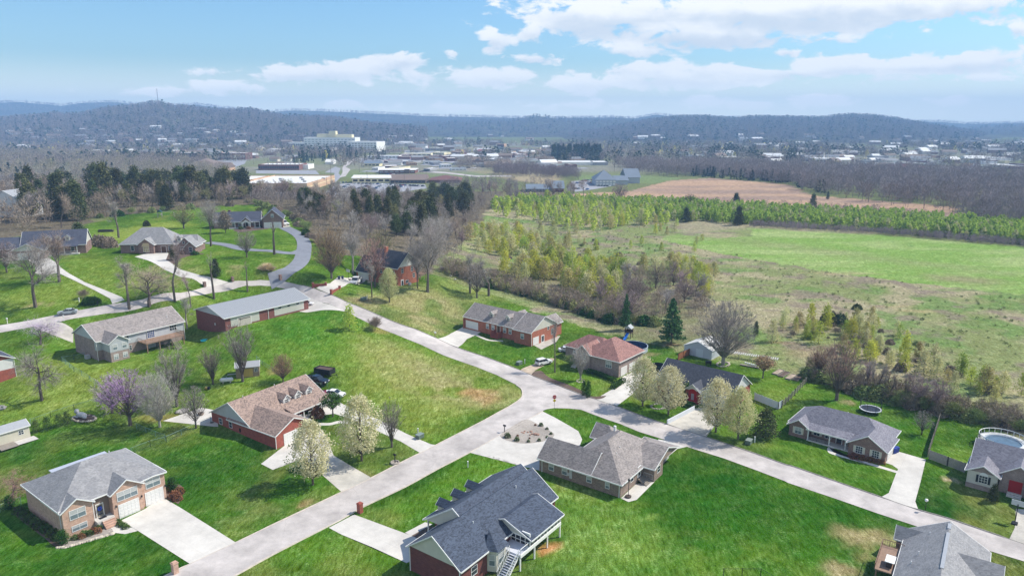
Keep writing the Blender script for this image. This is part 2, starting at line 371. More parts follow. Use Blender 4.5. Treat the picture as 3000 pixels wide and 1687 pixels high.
    for q in [('C',330,1260,4.5,dirt,.8,3),('C',420,1320,3,dirt,.5),('B',1200,1050,6,C(.22,.16,.09),.6,4),('W',2140,1340,3.2,C(.3,.24,.11),.7),('W',2170,1385,1.5,C(.3,.24,.11),.5),
        ('K',1120,1060,3.2,C(.31,.26,.12),.75),('K',860,1360,3,C(.33,.26,.13),.8),('K',1960,585,2.2,C(.42,.33,.2),.9,1.2),('I',1870,1200,2.4,C(.46,.22,.09),.9),('I',1300,1330,4.,C(.3,.16,.07),.8,1.2),
        ('A',1480,810,5,dry,.5,3),('A',2280,730,3,dry,.5),('D',1500,1230,6,C(.3,.2,.07),.5,2.5),('D',370,190,2.5,C(.3,.24,.12),.7),('B',1290,1310,4,C(.36,.24,.1),.4,2),('F',700,160,3,C(.3,.2,.1),.6),
        ('L',1560,480,6,C(.26,.18,.1),.5,2),('L',540,480,4,C(.3,.17,.1),.7,2),('L',2140,1010,2,C(.3,.22,.13),.7),('F',1000,1340,2,C(.36,.22,.12),.6),('F',1500,1130,3,C(.3,.2,.1),.35),('L',340,580,3,C(.26,.2,.12),.6),
        ('D',900,820,4,yg,.6),('M',1350,440,8,C(.34,.27,.14),.6,3),('M',1580,490,7,C(.36,.29,.15),.6,3),('M',820,130,20,C(.32,.25,.14),.5,3),('S',2150,830,14,C(.33,.27,.15),.7,8),('S',1350,620,10,C(.28,.2,.13),.6,5),
        ('J',1330,1190,2.6,C(.2,.3,.06),.6,1.4),('L',1750,560,6,C(.3,.2,.13),.4,3),('C',1550,430,4,C(.3,.2,.12),.4)]: spot(*q)
    # ground darkens and lightens at random, plus short-scale mottling of the turf itself
    col=col*(.80+.40*n3)[...,None]*(.9+.2*fbm(X*1.7,Y*1.7,2))[...,None]
    return np.clip(col,0,1)
def ground():
    X,Y=np.meshgrid(XS,YS);nx,ny=len(XS),len(YS)
    Z=H(X,Y);Z=np.where(Y>1500,Z-ss((Y-1500)/3000)*0,Z)
    v=np.stack([X,Y,Z],-1).reshape(-1,3)
    i=np.arange(nx*ny).reshape(ny,nx);f=np.stack([i[:-1,:-1],i[:-1,1:],i[1:,1:],i[1:,:-1]],-1).reshape(-1,4)
    me=bpy.data.meshes.new('ground');me.vertices.add(len(v));me.vertices.foreach_set('co',v.ravel())
    me.loops.add(f.size);me.loops.foreach_set('vertex_index',f.ravel().astype(np.int32))
    me.polygons.add(len(f));me.polygons.foreach_set('loop_start',np.arange(0,f.size,4,dtype=np.int32));me.polygons.foreach_set('loop_total',np.full(len(f),4,np.int32))
    me.update(calc_edges=True)
    me.polygons.foreach_set('use_smooth',[True]*len(f))
    c=np.ones((len(v),4),np.float32);c[:,:3]=groundcol(X,Y).reshape(-1,3)
    at=me.color_attributes.new('cover','FLOAT_COLOR','POINT');at.data.foreach_set('color',c.ravel())
    m=bpy.data.materials.new('ground_cover');m.use_nodes=True;t=NT(m.node_tree);b=t.t.nodes['Principled BSDF'];b.inputs['Roughness'].default_value=.95;b.inputs['Specular IOR Level'].default_value=0.
    a=t.n('ShaderNodeVertexColor',layer_name='cover').outputs[0];P=t.n('ShaderNodeTexCoord').outputs['Object']
    st=t.n('ShaderNodeMapping',{'Vector':P,'Rotation':(0,0,R(-36)),'Scale':(1.1,.35,1)}).outputs[0]
    n1=t.noise(st,1.6,8.,.72,.4);n2=t.noise(P,.35,5.,.6);n3=t.noise(P,4.5,3.,.7)
    k=t.m('MULTIPLY',t.n('ShaderNodeMapRange',{0:n1,1:.3,2:.72,3:.42,4:1.62}).outputs[0],t.n('ShaderNodeMapRange',{0:n3,1:.3,2:.7,3:.6,4:1.45}).outputs[0])
    h=t.n('ShaderNodeHueSaturation',{'Hue':t.n('ShaderNodeMapRange',{0:n2,1:.3,2:.7,3:.485,4:.512}).outputs[0],'Saturation':t.n('ShaderNodeMapRange',{0:n1,1:.3,2:.8,3:1.12,4:.8}).outputs[0],'Value':k,'Color':a})
    wd=t.m('MULTIPLY',t.smooth(t.noise(P,.28,10.,.78),.50,.60),t.smooth(t.noise(P,2.6,3.,.7),.42,.6))
    li=t.n('ShaderNodeHueSaturation',{'Hue':.485,'Saturation':.82,'Value':1.75,'Color':h.outputs[0]})
    gc=t.mix(t.m('MULTIPLY',wd,.75),h.outputs[0],li.outputs[0])
    dk=t.smooth(t.noise(P,.55,9.,.75),.56,.68)
    gc=t.mix(t.m('MULTIPLY',dk,.45),gc,t.n('ShaderNodeHueSaturation',{'Hue':.507,'Value':.5,'Color':h.outputs[0]}).outputs[0])
    t.t.links.new(gc,b.inputs['Base Color'])
    bp=t.n('ShaderNodeBump',{'Strength':.7,'Height':n3,'Distance':.25});t.t.links.new(bp.outputs[0],b.inputs['Normal'])
    me.materials.append(m);o=link(bpy.data.objects.new('ground',me));tag(o,kind='structure')
ground()
# ---------------------------------------------------------------- sheets laid on the ground
def smoothpoly(P,n=5,closed=True):
    out=[];k=len(P)
    for i in range(k if closed else k-1):
        p0,p1,p2,p3=[np.array(P[(i+j)%k] if closed else P[min(max(i+j,0),k-1)],float) for j in(-1,0,1,2)]
        for s in range(n):
            u=s/n;out.append(tuple(.5*((2*p1)+(-p0+p2)*u+(2*p0-5*p1+4*p2-p3)*u*u+(-p0+3*p1-3*p2+p3)*u**3)))
    if not closed: out.append(tuple(P[-1]))
    return out
def hg(x,y): return float(H(np.float64(x),np.float64(y)))
def sheet(name,m,frame,pts,z=.03,smooth=0,kind='structure',world=False,thick=0):
    P=pts if world else wpoly(frame,pts)
    if smooth: P=smoothpoly(P,smooth)
    bm=bmesh.new();vs=[bm.verts.new((x,y,0)) for x,y in P]
    f=bm.faces.new(vs);bmesh.ops.triangulate(bm,faces=[f],ngon_method='EAR_CLIP')
    a=np.array(P);hm=max(hg(*p) for p in P)
    if hm>.02:
        for ax,arr in((0,XS),(1,YS)):
            lo,hi=a[:,ax].min(),a[:,ax].max()
            for c in arr[(arr>lo)&(arr<hi)]:
                co=[0,0,0];no=[0,0,0];co[ax]=c;no[ax]=1
                bmesh.ops.bisect_plane(bm,geom=bm.verts[:]+bm.edges[:]+bm.faces[:],plane_co=co,plane_no=no)
    xs=np.array([v.co.x for v in bm.verts]);ys=np.array([v.co.y for v in bm.verts]);zs=H(xs,ys)
    for v,h in zip(bm.verts,zs): v.co.z=h+z
    bmesh.ops.recalc_face_normals(bm,faces=bm.faces)
    me=bpy.data.meshes.new(name);bm.to_mesh(me);bm.free()
    if me.polygons and me.polygons[0].normal.z<0: me.flip_normals()
    me.materials.append(m);return tag(link(bpy.data.objects.new(name,me)),kind=kind)
def strip(name,m,frame,line,w,z=.03,smooth=4,world=False,kind='structure'):
    L=line if world else wpoly(frame,line)
    if smooth: L=smoothpoly(L,smooth,False)
    l=[];r=[]
    for i,p in enumerate(L):
        a=L[max(i-1,0)];b=L[min(i+1,len(L)-1)];d=np.array([b[0]-a[0],b[1]-a[1]]);d/=np.hypot(*d)+1e-9
        l.append((p[0]-d[1]*w/2,p[1]+d[0]*w/2));r.append((p[0]+d[1]*w/2,p[1]-d[0]*w/2))
    return sheet(name,m,None,l+r[::-1],z,0,kind,True)
def concmat(name,c,n=.18,sc=.5,crack=True,joint=0):
    m=bpy.data.materials.new(name);m.use_nodes=True;t=NT(m.node_tree);b=t.t.nodes['Principled BSDF'];b.inputs['Roughness'].default_value=.9;b.inputs['Specular IOR Level'].default_value=.2
    P=t.n('ShaderNodeTexCoord').outputs['Object']
    a=t.noise(P,sc,7.,.68);d=t.noise(P,.09,4.,.6);e=t.noise(P,7.,3.,.6)
    k=t.m('MULTIPLY',t.n('ShaderNodeMapRange',{0:a,1:.3,2:.7,3:1-n,4:1+n*.8}).outputs[0],t.n('ShaderNodeMapRange',{0:d,1:.35,2:.65,3:1-n*.7,4:1+n*.5}).outputs[0])
    k=t.m('MULTIPLY',k,t.n('ShaderNodeMapRange',{0:e,1:.3,2:.7,3:.95,4:1.05}).outputs[0])
    if crack:
        vo=t.n('ShaderNodeTexVoronoi',{'Vector':t.vm('ADD',P,t.n('ShaderNodeTexNoise',{'Vector':P,'Scale':.6}).outputs['Color']),'Scale':.11},feature='DISTANCE_TO_EDGE').outputs[0]
        k=t.m('MULTIPLY',k,t.n('ShaderNodeMapRange',{0:vo,1:0.,2:.006,3:.86,4:1.}).outputs[0])
    if joint:
        s=t.n('ShaderNodeSeparateXYZ',{0:t.n('ShaderNodeMapping',{'Vector':P,'Rotation':(0,0,R(joint))}).outputs[0]}).outputs
        for i in(0,1):
            fr=t.m('ABSOLUTE',t.m('SUBTRACT',t.m('FRACT',t.m('DIVIDE',s[i],3.6)),.5))
            k=t.m('MULTIPLY',k,t.n('ShaderNodeMapRange',{0:fr,1:0.,2:.012,3:.86,4:1.}).outputs[0])
    c2=t.n('ShaderNodeHueSaturation',{'Hue':t.n('ShaderNodeMapRange',{0:d,3:.495,4:.505}).outputs[0],'Value':k,'Color':(*c,1)})
    t.t.links.new(c2.outputs[0],b.inputs['Base Color']);return m
ROAD=concmat('road_surface',(.46,.42,.395),.24,.30)
DRV=concmat('driveway_concrete',(.55,.52,.475),.14,.4,False,36)
DRVO=concmat('old_concrete',(.46,.43,.38),.22,.45,False,36)
ASPH=concmat('driveway_asphalt',(.21,.22,.25),.15,.6)
LOT=concmat('lot_asphalt',(.30,.30,.32),.12,.2)
GRAV=concmat('gravel',(.36,.32,.28),.3,3.,False)
MULCH=concmat('mulch',(.13,.09,.07),.4,3.,False)
DIRT=concmat('dirt',(.40,.32,.24),.3,1.,False)
cA=lambda *p:[tuple((px('A',x,y))) for x,y in p]
def fp(f,*p): return [px(f,x,y) for x,y in p]
def rsheet(name,m,pixels,z,sm=0,**k): return sheet(name,m,None,[G(*q) for q in pixels],z,sm,world=True,**k)
farA=fp('A',(-300,1345),(0,1265),(250,1225),(540,1165),(740,1125),(930,1090),(1060,1065),(1350,1020),(1700,960),(1940,900),(2200,850))+fp('B',(0,845),(200,838),(380,840),(500,868),(600,890),(700,915),(860,975),(1000,1040),(1200,1120),(1500,1250),(1750,1340),(1880,1395))+fp('C',(120,830),(440,940),(730,1050),(850,1105),(1050,1180),(1280,1270),(1400,1310))+fp('J',(980,130),(1300,250),(1460,300),(1800,410),(2050,495),(2300,580),(2576,680))+fp('K',(400,420),(800,560),(1220,705),(1570,825),(1850,905),(2100,990),(2440,1105),(2576,1150),(2900,1265))
nearA=fp('A',(-300,1400),(0,1335),(540,1240),(1000,1155),(1430,1070),(1650,1040),(1800,990),(2000,960),(2250,910))+fp('B',(60,893),(200,890),(320,895),(430,920),(580,975),(780,1050),(1000,1135),(1320,1290),(1500,1360),(1720,1449))+fp('C',(0,905),(300,1010),(500,1090),(620,1150),(690,1185))
nearA2=fp('J',(285,175),(330,155),(400,145),(550,150),(650,160),(750,200),(900,255),(1020,295),(1200,370),(1460,450),(1650,510),(1760,545),(2000,620),(2300,730),(2576,835))+fp('K',(350,570),(800,720),(1200,860),(1550,975),(1860,1080),(2230,1205),(2576,1310),(2900,1420))
edgeB1=fp('C',(690,1185),(735,1220),(748,1260),(740,1300),(690,1345),(600,1400),(510,1449))+fp('I',(1320,0),(910,210),(600,365),(300,520),(0,665))+fp('E',(2225,1135),(1800,1335),(1570,1449),(1100,1680))
edgeB2=fp('E',(1700,1700),(2200,1449),(2576,1240))+fp('I',(0,910),(210,790),(600,605),(900,440),(1200,285))+fp('J',(-120,400),(0,330),(285,175))
poly=farA+nearA2[::-1]+edgeB2[::-1]+edgeB1[::-1]+nearA[::-1][1:]
rsheet('road',ROAD,poly,.045)
def kerb(pixels,side):
    L=[G(*q) for q in pixels];a=smoothpoly(L,3,False);m=MB();n0=None
    for i,p in enumerate(a):
        q0=a[max(i-1,0)];q1=a[min(i+1,len(a)-1)];d=np.array([q1[0]-q0[0],q1[1]-q0[1]]);d/=np.hypot(*d)+1e-9
        nx,ny=-d[1]*side,d[0]*side;h=hg(*p);k=len(m.v)
        q=(p[0]+nx*.6,p[1]+ny*.6);low=any(inpoly(np.array(q[0]),np.array(q[1]),D) for D in DPOL)
        for o,z in(((0,-.05),(0,.047),(.22,.05),(.3,-.05)) if low else ((0,-.05),(0,.13),(.22,.15),(.3,-.05))): m.v.append((p[0]+nx*o,p[1]+ny*o,h+z))
        if i:
            for j in range(3): m.f.append((k-4+j,k-3+j,k+1+j,k+j))
    return m
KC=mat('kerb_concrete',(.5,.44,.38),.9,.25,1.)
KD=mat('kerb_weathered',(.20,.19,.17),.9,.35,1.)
def kerbs():
    o=kerb(edgeB1,-1).build('kerb',KC);tag(o,kind='structure')
    o=kerb(edgeB2[::1],-1).build('kerb',KC);tag(o,kind='structure')
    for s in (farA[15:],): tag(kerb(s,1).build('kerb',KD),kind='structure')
DPOL=[]
def S(n,m,f,pts,z=.03,sm=0):
    if n in('driveway','dirt_drive'): DPOL.append(wpoly(f,pts))
    return sheet(n,m,f,pts,z,sm)
S('driveway',DRV,'E',[(1140,925),(1370,815),(1400,790),(1550,715),(1720,815),(2228,1134),(1800,1338),(1300,1020)],.035)
S('path',DRV,'E',[(1060,935),(980,975),(1080,1040),(1180,1052),(1300,1022),(1250,992),(1135,985)],.03)
S('driveway',DRV,'F',[(705,890),(530,1025),(642,1082),(870,950),(960,960),(1020,760),(960,690)],.035)
S('driveway',DRVO,'F',[(900,930),(1100,700),(1160,800),(1215,945),(1380,1045),(1580,1160),(1290,1290),(1120,1140)],.028)
S('driveway',DRV,'F',[(1050,600),(1060,540),(1110,470),(1260,440),(1400,510),(1650,610),(1900,740),(2130,840),(2195,850),(2035,925),(1850,815),(1650,725),(1350,592),(1220,552),(1100,570)],.035)
strip('path',DRV,'F',[(1070,650),(1180,650),(1270,630),(1350,640)],1.1)
S('patio',DRV,'D',[(1535,1265),(1900,1138),(2030,1165),(2060,1320),(1990,1315)],.035)
S('driveway',DRV,'I',[(120,868),(-118,993),(0,1056),(300,1180),(615,1325),(790,1240),(760,1110),(640,1060)],.035)
S('path',DRV,'I',[(600,1040),(790,940),(860,960),(660,1070)],.03)
S('driveway',DRV,'J',[(285,175),(140,245),(0,330),(-130,405),(-410,562),(-180,600),(260,735),(300,600),(420,470),(640,500),(662,440),(625,362),(520,300),(400,232)],.035)
S('garden_bed',GRAV,'J',[(-115,405),(0,320),(130,252),(250,300),(350,355),(400,400),(330,450),(150,478),(0,465)],.05,3)
S('driveway',DRV,'J',[(1380,440),(1500,455),(1655,508),(1560,530),(1475,600),(1430,665),(1380,640)],.035)
S('patio',DRV,'J',[(1025,995),(1170,860),(1345,840),(1175,1010),(1100,1030)],.035)
S('driveway',DRV,'K',[(1265,380),(1310,285),(1380,272),(1650,350),(1600,560),(1550,745),(1582,832),(1220,708),(1300,665),(1370,480),(1388,440),(1330,400)],.035)
strip('path',DRV,'K',[(830,222),(755,238),(750,275),(800,300),(1100,385),(1380,468)],1.)
S('driveway',DRVO,'K',[(2500,815),(2700,830),(2700,1200),(2576,1152),(2435,1105),(2490,990)],.035)
S('driveway',DRVO,'L',[(740,1085),(900,1070),(960,1180),(860,1350),(490,1238)],.035)
S('driveway',DRV,'C',[(1665,1118),(1800,1050),(1880,1080),(1840,1200),(1780,1270),(1620,1392),(1420,1322),(1700,1160)],.035)
S('dirt_drive',DIRT,'C',[(715,1048),(870,980),(1010,930),(1035,955),(910,1020),(850,1060),(840,1105)],.035,3)
S('mulch_bed',MULCH,'C',[(842,1108),(852,1060),(920,1050),(990,1110),(1150,1170),(1300,1235),(1400,1290),(1530,1285),(1480,1315),(1400,1312),(1280,1270),(1050,1182)],.04,3)
S('driveway',DRV,'C',[(-52,746),(70,696),(220,615),(300,610),(425,640),(310,710),(220,750),(130,830),(0,785)],.035,0)
strip('path',DRV,'C',[(305,710),(420,760),(560,768)],1.)
S('patio',DRVO,'C',[(835,800),(1000,735),(1100,720),(1060,780),(920,850)],.035)
S('driveway',DRV,'B',[(730,915),(860,870),(1050,815),(1210,815),(1190,850),(1000,895),(862,973)],.06)
S('driveway',DRV,'B',[(560,985),(640,985),(800,1058),(1000,1135),(800,1122),(640,1145),(560,1135)],.06)
S('driveway',DRVO,'D',[(400,315),(560,335),(690,400),(690,530),(480,450),(320,395)],.06)
S('driveway',DRV,'A',[(570,720),(800,860),(1150,1000),(1175,1028),(1060,1065),(1040,1015),(900,940),(560,775),(400,790),(330,775),(340,700),(220,620),(400,590),(520,670)],.06)
S('driveway',DRV,'A',[(1270,620),(1540,545),(1590,590),(1565,650),(1700,740),(1900,800),(2160,860),(1945,905),(1880,865),(1700,810),(1550,740),(1380,650)],.06)
strip('driveway',ASPH,'B',[(290,850),(400,792),(500,735),(585,660),(612,570),(615,490),(580,430),(515,385),(430,345)],5.2,.1)
strip('driveway',ASPH,'B',[(600,560),(530,585),(420,582),(300,565),(150,558),(20,545),(-120,508),(-300,485)],4.2,.09)
S('driveway',DRV,'B',[(260,330),(430,300),(490,335),(370,347)],.065)
S('garden_bed',MULCH,'E',[(130,860),(190,800),(610,1090),(900,1000),(980,975),(1070,1030),(900,1100),(700,1165),(540,1180),(420,1090),(300,1000)],.03,3)
S('garden_bed',GRAV,'E',[(640,1100),(900,1010),(980,980),(1070,1032),(880,1090),(700,1155),(600,1165)],.04,3)
S('garden_bed',MULCH,'E',[(1540,690),(1640,590),(1700,590),(1730,640),(1690,760),(1650,750)],.03,3)
S('garden_bed',MULCH,'D',[(680,1240),(740,1205),(850,1200),(905,1225),(890,1260),(780,1280),(700,1270)],.03,3)
S('garden_bed',MULCH,'I',[(660,1070),(800,990),(870,975),(860,1030),(740,1105)],.03)
S('garden_bed',MULCH,'A',[(1550,650),(1600,580),(1700,575),(1930,590),(1800,610),(1700,640),(1640,690)],.05,3)
S('garden_bed',MULCH,'B',[(-60,370),(50,340),(270,320),(290,355),(0,392)],.05,0)
kerbs()
# far roads and lots
S('parking_lot',LOT,'2',[(640,985),(800,860),(940,845),(1700,860),(1720,900),(1300,960),(1000,990)],.06)
S('parking_lot',LOT,'N',[(960,680),(1610,690),(1800,690),(1700,730),(1000,730)],.05)
S('parking_lot',LOT,'3',[(560,900),(600,830),(760,815),(850,850),(850,880),(1000,880),(820,910),(640,935)],.06)
S('road',LOT,'2',[(690,740),(800,680),(850,700),(830,750),(860,780),(790,850),(700,845),(780,790),(790,745)],.06)
S('road',ROAD,'2',[(870,690),(900,640),(1000,590),(1020,590),(940,660),(900,685),(950,710),(900,780),(840,790),(870,740)],.07)
S('road',ROAD,'2',[(1640,720),(1900,735),(2200,770),(2576,770),(2576,782),(2200,785),(1900,750),(1640,735)],.07)
S('parking_lot',LOT,'N',[(400,385),(1040,385),(1020,420),(900,460),(700,490),(560,420)],.06)
S('parking_lot',LOT,'2',[(0,720),(600,720),(640,760),(0,750)],.06)
S('parking_lot',LOT,'2',[(1040,600),(1450,600),(1500,520),(2200,540),(2240,600),(2200,640),(2000,640),(1900,600),(1450,640),(1050,640)],.06)
S('parking_lot',LOT,'4',[(300,640),(470,660),(900,690),(880,720),(500,720)],.06)
# ---------------------------------------------------------------- houses
_WC={}
GLASSM=mat('window_glass_pale',(.16,.20,.22),.1,.1,2,.6)
def winmesh(w,h,nx,ny,pane):
    k=(w,h,nx,ny,pane.name)
    if k in _WC: return _WC[k]
    f=MB();t=.07
    f.box(-w/2-t,w/2+t,-.05,.0,-t,0);f.box(-w/2-t,w/2+t,-.05,.0,h,h+t);f.box(-w/2-t,-w/2,-.05,0,0,h);f.box(w/2,w/2+t,-.05,0,0,h)
    for i in range(1,nx): x=-w/2+w*i/nx;f.box(x-.025,x+.025,-.04,0,.002,h-.002)
    for j in range(1,ny): z=h*j/ny;f.box(-w/2+.002,w/2-.002,-.036,0,z-.025,z+.025)
    fm=f.mesh('window');fm.materials.append(WHITE)
    p=MB();z2=h*.5
    p.quad((-w/2,-.02,0),(w/2,-.02,0),(w/2,-.02,z2),(-w/2,-.02,z2));p.quad((-w/2,-.02,z2),(w/2,-.02,z2),(w/2,-.02,h),(-w/2,-.02,h));pm=p.mesh('pane')
    pm.materials.append(GLASSM if pane is BLIND else pane);pm.materials.append(pane);pm.polygons[1].material_index=1
    _WC[k]=(fm,pm);return _WC[k]
ROT={'f':0,'r':math.pi/2,'b':math.pi,'l':-math.pi/2}
class House:
    def __init__(s,name,label,X,Y,ang,wall,roof,gable=None,z=None,cat='house',trim=None,scale=1.):
        s.z=float(H(X,Y)) if z is None else z
        s.t=thing(name,label,cat,(X,Y,s.z),R(ang));s.t.scale=(scale,)*3
        s.wall=MB();s.roof=MB();s.trim=MB();s.gab=MB();s.wm=wall;s.rm=roof;s.gm=gable;s.tm=trim or WHITE;s.nb=0;s.x={}
    def block(s,u0,u1,v0,v1,ze,zr,axis='u',hip=(0,0),oh=.42,og=.3,z0=-2.,gab=True,walls=True,wm=None):
        e=s.nb*.004;s.nb+=1;u0+=e;u1-=e;v0+=e;v1-=e
        tr=(lambda p:p) if axis=='u' else (lambda p:(p[1],p[0],p[2]))
        a0,a1,b0,b1=(u0,u1,v0,v1) if axis=='u' else (v0,v1,u0,u1)
        W=s.wall if wm is None else s.x.setdefault(wm.name,(MB(),wm,'siding_wall'))[0]
        bm=(b0+b1)/2;m=(zr-ze)/((b1-b0)/2)
        if walls: W.box(u0,u1,v0,v1,z0,ze)
        lift=.13
        A0=a0-(oh if hip[0] else og);A1=a1+(oh if hip[1] else og)
        r0=a0+hip[0] if hip[0] else A0;r1=a1-hip[1] if hip[1] else A1
        zl=ze-m*oh+lift;Z=zr+lift
        top=[(A0,b0-oh,zl),(A1,b0-oh,zl),(A1,b1+oh,zl),(A0,b1+oh,zl),(r0,bm,Z),(r1,bm,Z)]
        top=[tr(p) for p in top];k=len(s.roof.v);th=.15
        s.roof.v+=top+[(p[0],p[1],p[2]-th) for p in top]
        F=[(0,1,5,4),(2,3,4,5)]+([(3,0,4)] if hip[0] else [])+([(1,2,5)] if hip[1] else [])
        for f in F:
            s.roof.f.append(tuple(k+i for i in f));s.roof.f.append(tuple(k+6+i for i in f[::-1]))
        per=[(0,1),(2,3)]+([(3,0)] if hip[0] else [(3,4),(4,0)])+([(1,2)] if hip[1] else [(1,5),(5,2)])
        c=np.mean(np.array(top),0)
        for i,j in per:
            s.roof.f.append((k+i,k+j,k+6+j,k+6+i))
            p=np.array(top[i]);q=np.array(top[j]);mid=(p+q)/2-c;d=q-p;n=np.array([d[1],-d[0],0.]);n/=np.hypot(n[0],n[1])+1e-9
            if n[0]*mid[0]+n[1]*mid[1]<0: n=-n
            g0=p+n*.012;g1=q+n*.012;up=.015
            s.trim.prism([g0+(0,0,up-.2),g1+(0,0,up-.2),g1+(0,0,up),g0+(0,0,up)],tuple(n*.07))
        if gab:
            for end,hp,ax in((0,hip[0],a0),(1,hip[1],a1)):
                if hp: continue
                sg=1 if end==0 else -1;M=s.gab if s.gm else s.wall
                x=ax-.012*sg if s.gm else ax
                M.prism([tr((x,b0,ze-.001)),tr((x,b1,ze-.001)),tr((x,bm,zr))],tr((.15*sg,0,0)))
        return s
    def win(s,face,u,v,z,w=1.,h=1.4,nx=1,ny=2,pane=None,shutter=None,name='window'):
        pane=pane or GLASS;fm,pm=winmesh(w,h,nx,ny,pane)
        o=link(bpy.data.objects.new(name,fm),s.t);o.location=(u,v,z);o.rotation_euler=(0,0,ROT[face])
        p=link(bpy.data.objects.new('pane',pm),o)
        if shutter:
            for q in(-1,1):
                m=MB().box(q*(w/2+.28)-.18,q*(w/2+.28)+.18,-.045,0,-.04,h+.04)
                b=m.build('shutter',shutter,s.t);b.location=(u,v,z);b.rotation_euler=(0,0,ROT[face])
        return o
    def part(s,name,m,mt,loc=(0,0,0),face=None,parent=None,bevel=0):
        o=m.build(name,mt,parent or s.t,bevel=bevel);o.location=loc
        if face: o.rotation_euler=(0,0,ROT[face])
        return o
    def garage(s,face,u,v,w,h=2.3,mt=None,z=0):
        m=MB().box(-w/2,w/2,-.05,.0,0,h)
        for i in range(4):
            for j in range(int(w/.6)):
                x=-w/2+(j+.5)*w/int(w/.6);m.box(x-.22,x+.22,-.075,-.05,h*i/4+.08,h*(i+1)/4-.08)
        o=s.part('garage_door',m,mt or DOORW,(u,v,z),face)
        f=MB().box(-w/2-.12,-w/2,-.07,0,0,h+.12).box(w/2,w/2+.12,-.07,0,0,h+.12).box(-w/2,w/2,-.07,0,h,h+.12)
        s.part('frame',f,s.tm,(0,0,0),None,o)
    def door(s,face,u,v,z=0,w=1.,h=2.1,mt=None,glass=False):
        o=s.part('door',MB().box(-w/2,w/2,-.06,0,0,h),mt or WHITE,(u,v,z),face)
        s.part('door_frame',MB().box(-w/2-.1,-w/2,-.08,0,0,h+.1).box(w/2,w/2+.1,-.08,0,0,h+.1).box(-w/2,w/2,-.08,0,h,h+.1),WHITE,(0,0,0),None,o)
        s.part('handle',MB().box(w/2-.14,w/2-.06,-.12,-.06,.95,1.05),DARK,(0,0,0),None,o)
        if glass: s.part('door_glass',MB().box(-w/2+.12,w/2-.12,-.07,-.055,.25,h-.2),GLASS,(0,0,0),None,o)
    def dormer(s,face,u,v,zb,w=1.5,h=1.3,depth=3.,wall=None,pane=None):
        # small gabled dormer: front wall centre at (u,v)
        zr=h+w*.42
        a=MB().box(-w/2,w/2,0,depth,-.6,h).prism([(-w/2,0,h),(w/2,0,h),(0,0,zr)],(0,.12,0))
        d=s.part('dormer',a,wall or WHITE,(u,v,zb),face)
        r=MB();oh=.22
        for q in(-1,1):
            m=(zr-h)/(w/2)
            r.prism([(q*(w/2+oh),-.22,h-m*oh+.05),(0,-.22,zr+.05),(0,depth+.2,zr+.05),(q*(w/2+oh),depth+.2,h-m*oh+.05)],(0,0,.1))
        s.part('dormer_roof',r,s.rm,(0,0,0),None,d)
        t=MB()
        for q in(-1,1):
            m=(zr-h)/(w/2);t.prism([(q*(w/2+oh),-.23,h-m*oh-.04),(0,-.23,zr-.04),(0,-.23,zr+.14),(q*(w/2+oh),-.23,h-m*oh+.14)],(0,-.05,0))
        s.part('dormer_trim',t,s.tm,(0,0,0),None,d)
        fm,pm=winmesh(round(w*.5,2),round(h*.72,2),2,2,pane or GLASS)
        o=link(bpy.data.objects.new('window',fm),d);o.location=(0,-.01,.12);o2=link(bpy.data.objects.new('window_pane',pm),d);o2.location=(0,-.01,.12)
    def post(s,u,v,z0,z1,r=.09,name='porch_post',mt=None): s.part(name,MB().box(-r,r,-r,r,z0,z1),mt or s.tm,(u,v,0))
    def vent(s,u,v,z,h=.45,mt=None): s.part('roof_vent',MB().tube((0,0,-.3),(0,0,h),.07,n=8),mt or mat('vent_metal',(.75,.75,.76),.4),(u,v,z))
    def downspout(s,u,v,z1,z0=0): s.part('downspout',MB().box(-.05,.05,-.05,.05,z0,z1),s.tm,(u,v,0))
    def rail(s,pts,z,h=.95,mt=None,name='railing',sp=.28):
        m=MB()
        for (x0,y0),(x1,y1) in zip(pts[:-1],pts[1:]):
            L=math.hypot(x1-x0,y1-y0);n=max(1,int(L/sp))
            m.tube((x0,y0,z+h),(x1,y1,z+h),.05,n=4);m.tube((x0,y0,z+.1),(x1,y1,z+.1),.035,n=4)
            for i in range(n+1): x=x0+(x1-x0)*i/n;y=y0+(y1-y0)*i/n;r=.045 if i%6==0 or i==n else .018;m.tube((x,y,z),(x,y,z+h),r,n=4,cap=False)
        s.part(name,m,mt or s.tm)
    def steps(s,u0,u1,v0,dv,n,z,mt=None,axis='v',name='steps'):
        m=MB()
        for i in range(n):
            a=v0+dv*i;b=v0+dv*(i+1);lo,hi=min(a,b),max(a,b);zt=z*(n-i)/(n+0.)
            if axis=='v': m.box(u0,u1,lo,hi,zt-z/n-.05,zt)
            else: m.box(lo,hi,u0,u1,zt-z/n-.05,zt)
        s.part(name,m,mt or CONC)
    def done(s):
        s.wall.build('wall',s.wm,s.t)
        s.roof.build('roof',s.rm,s.t)
        s.trim.build('fascia',s.tm,s.t)
        if s.gab.v: s.gab.build('gable_wall',s.gm,s.t)
        for k,(m,mt,nm) in s.x.items(): m.build(nm,mt,s.t)
        return s.t
tanb=brick('tan_brick',(.52,.33,.24),(.40,.235,.17),(.5,.42,.36));redb=brick('red_brick',(.32,.07,.045),(.25,.055,.038),(.25,.13,.1));maroon=brick('maroon_brick',(.16,.045,.035),(.11,.03,.028),(.17,.09,.08))
brnb=brick('brown_brick',(.25,.17,.125),(.17,.115,.09));orgb=brick('orange_brick',(.40,.12,.065),(.31,.09,.05),(.34,.2,.15));greyb=brick('taupe_brick',(.30,.22,.19),(.22,.16,.145));rb2=brick('brown_red_brick',(.22,.115,.09),(.16,.085,.07))
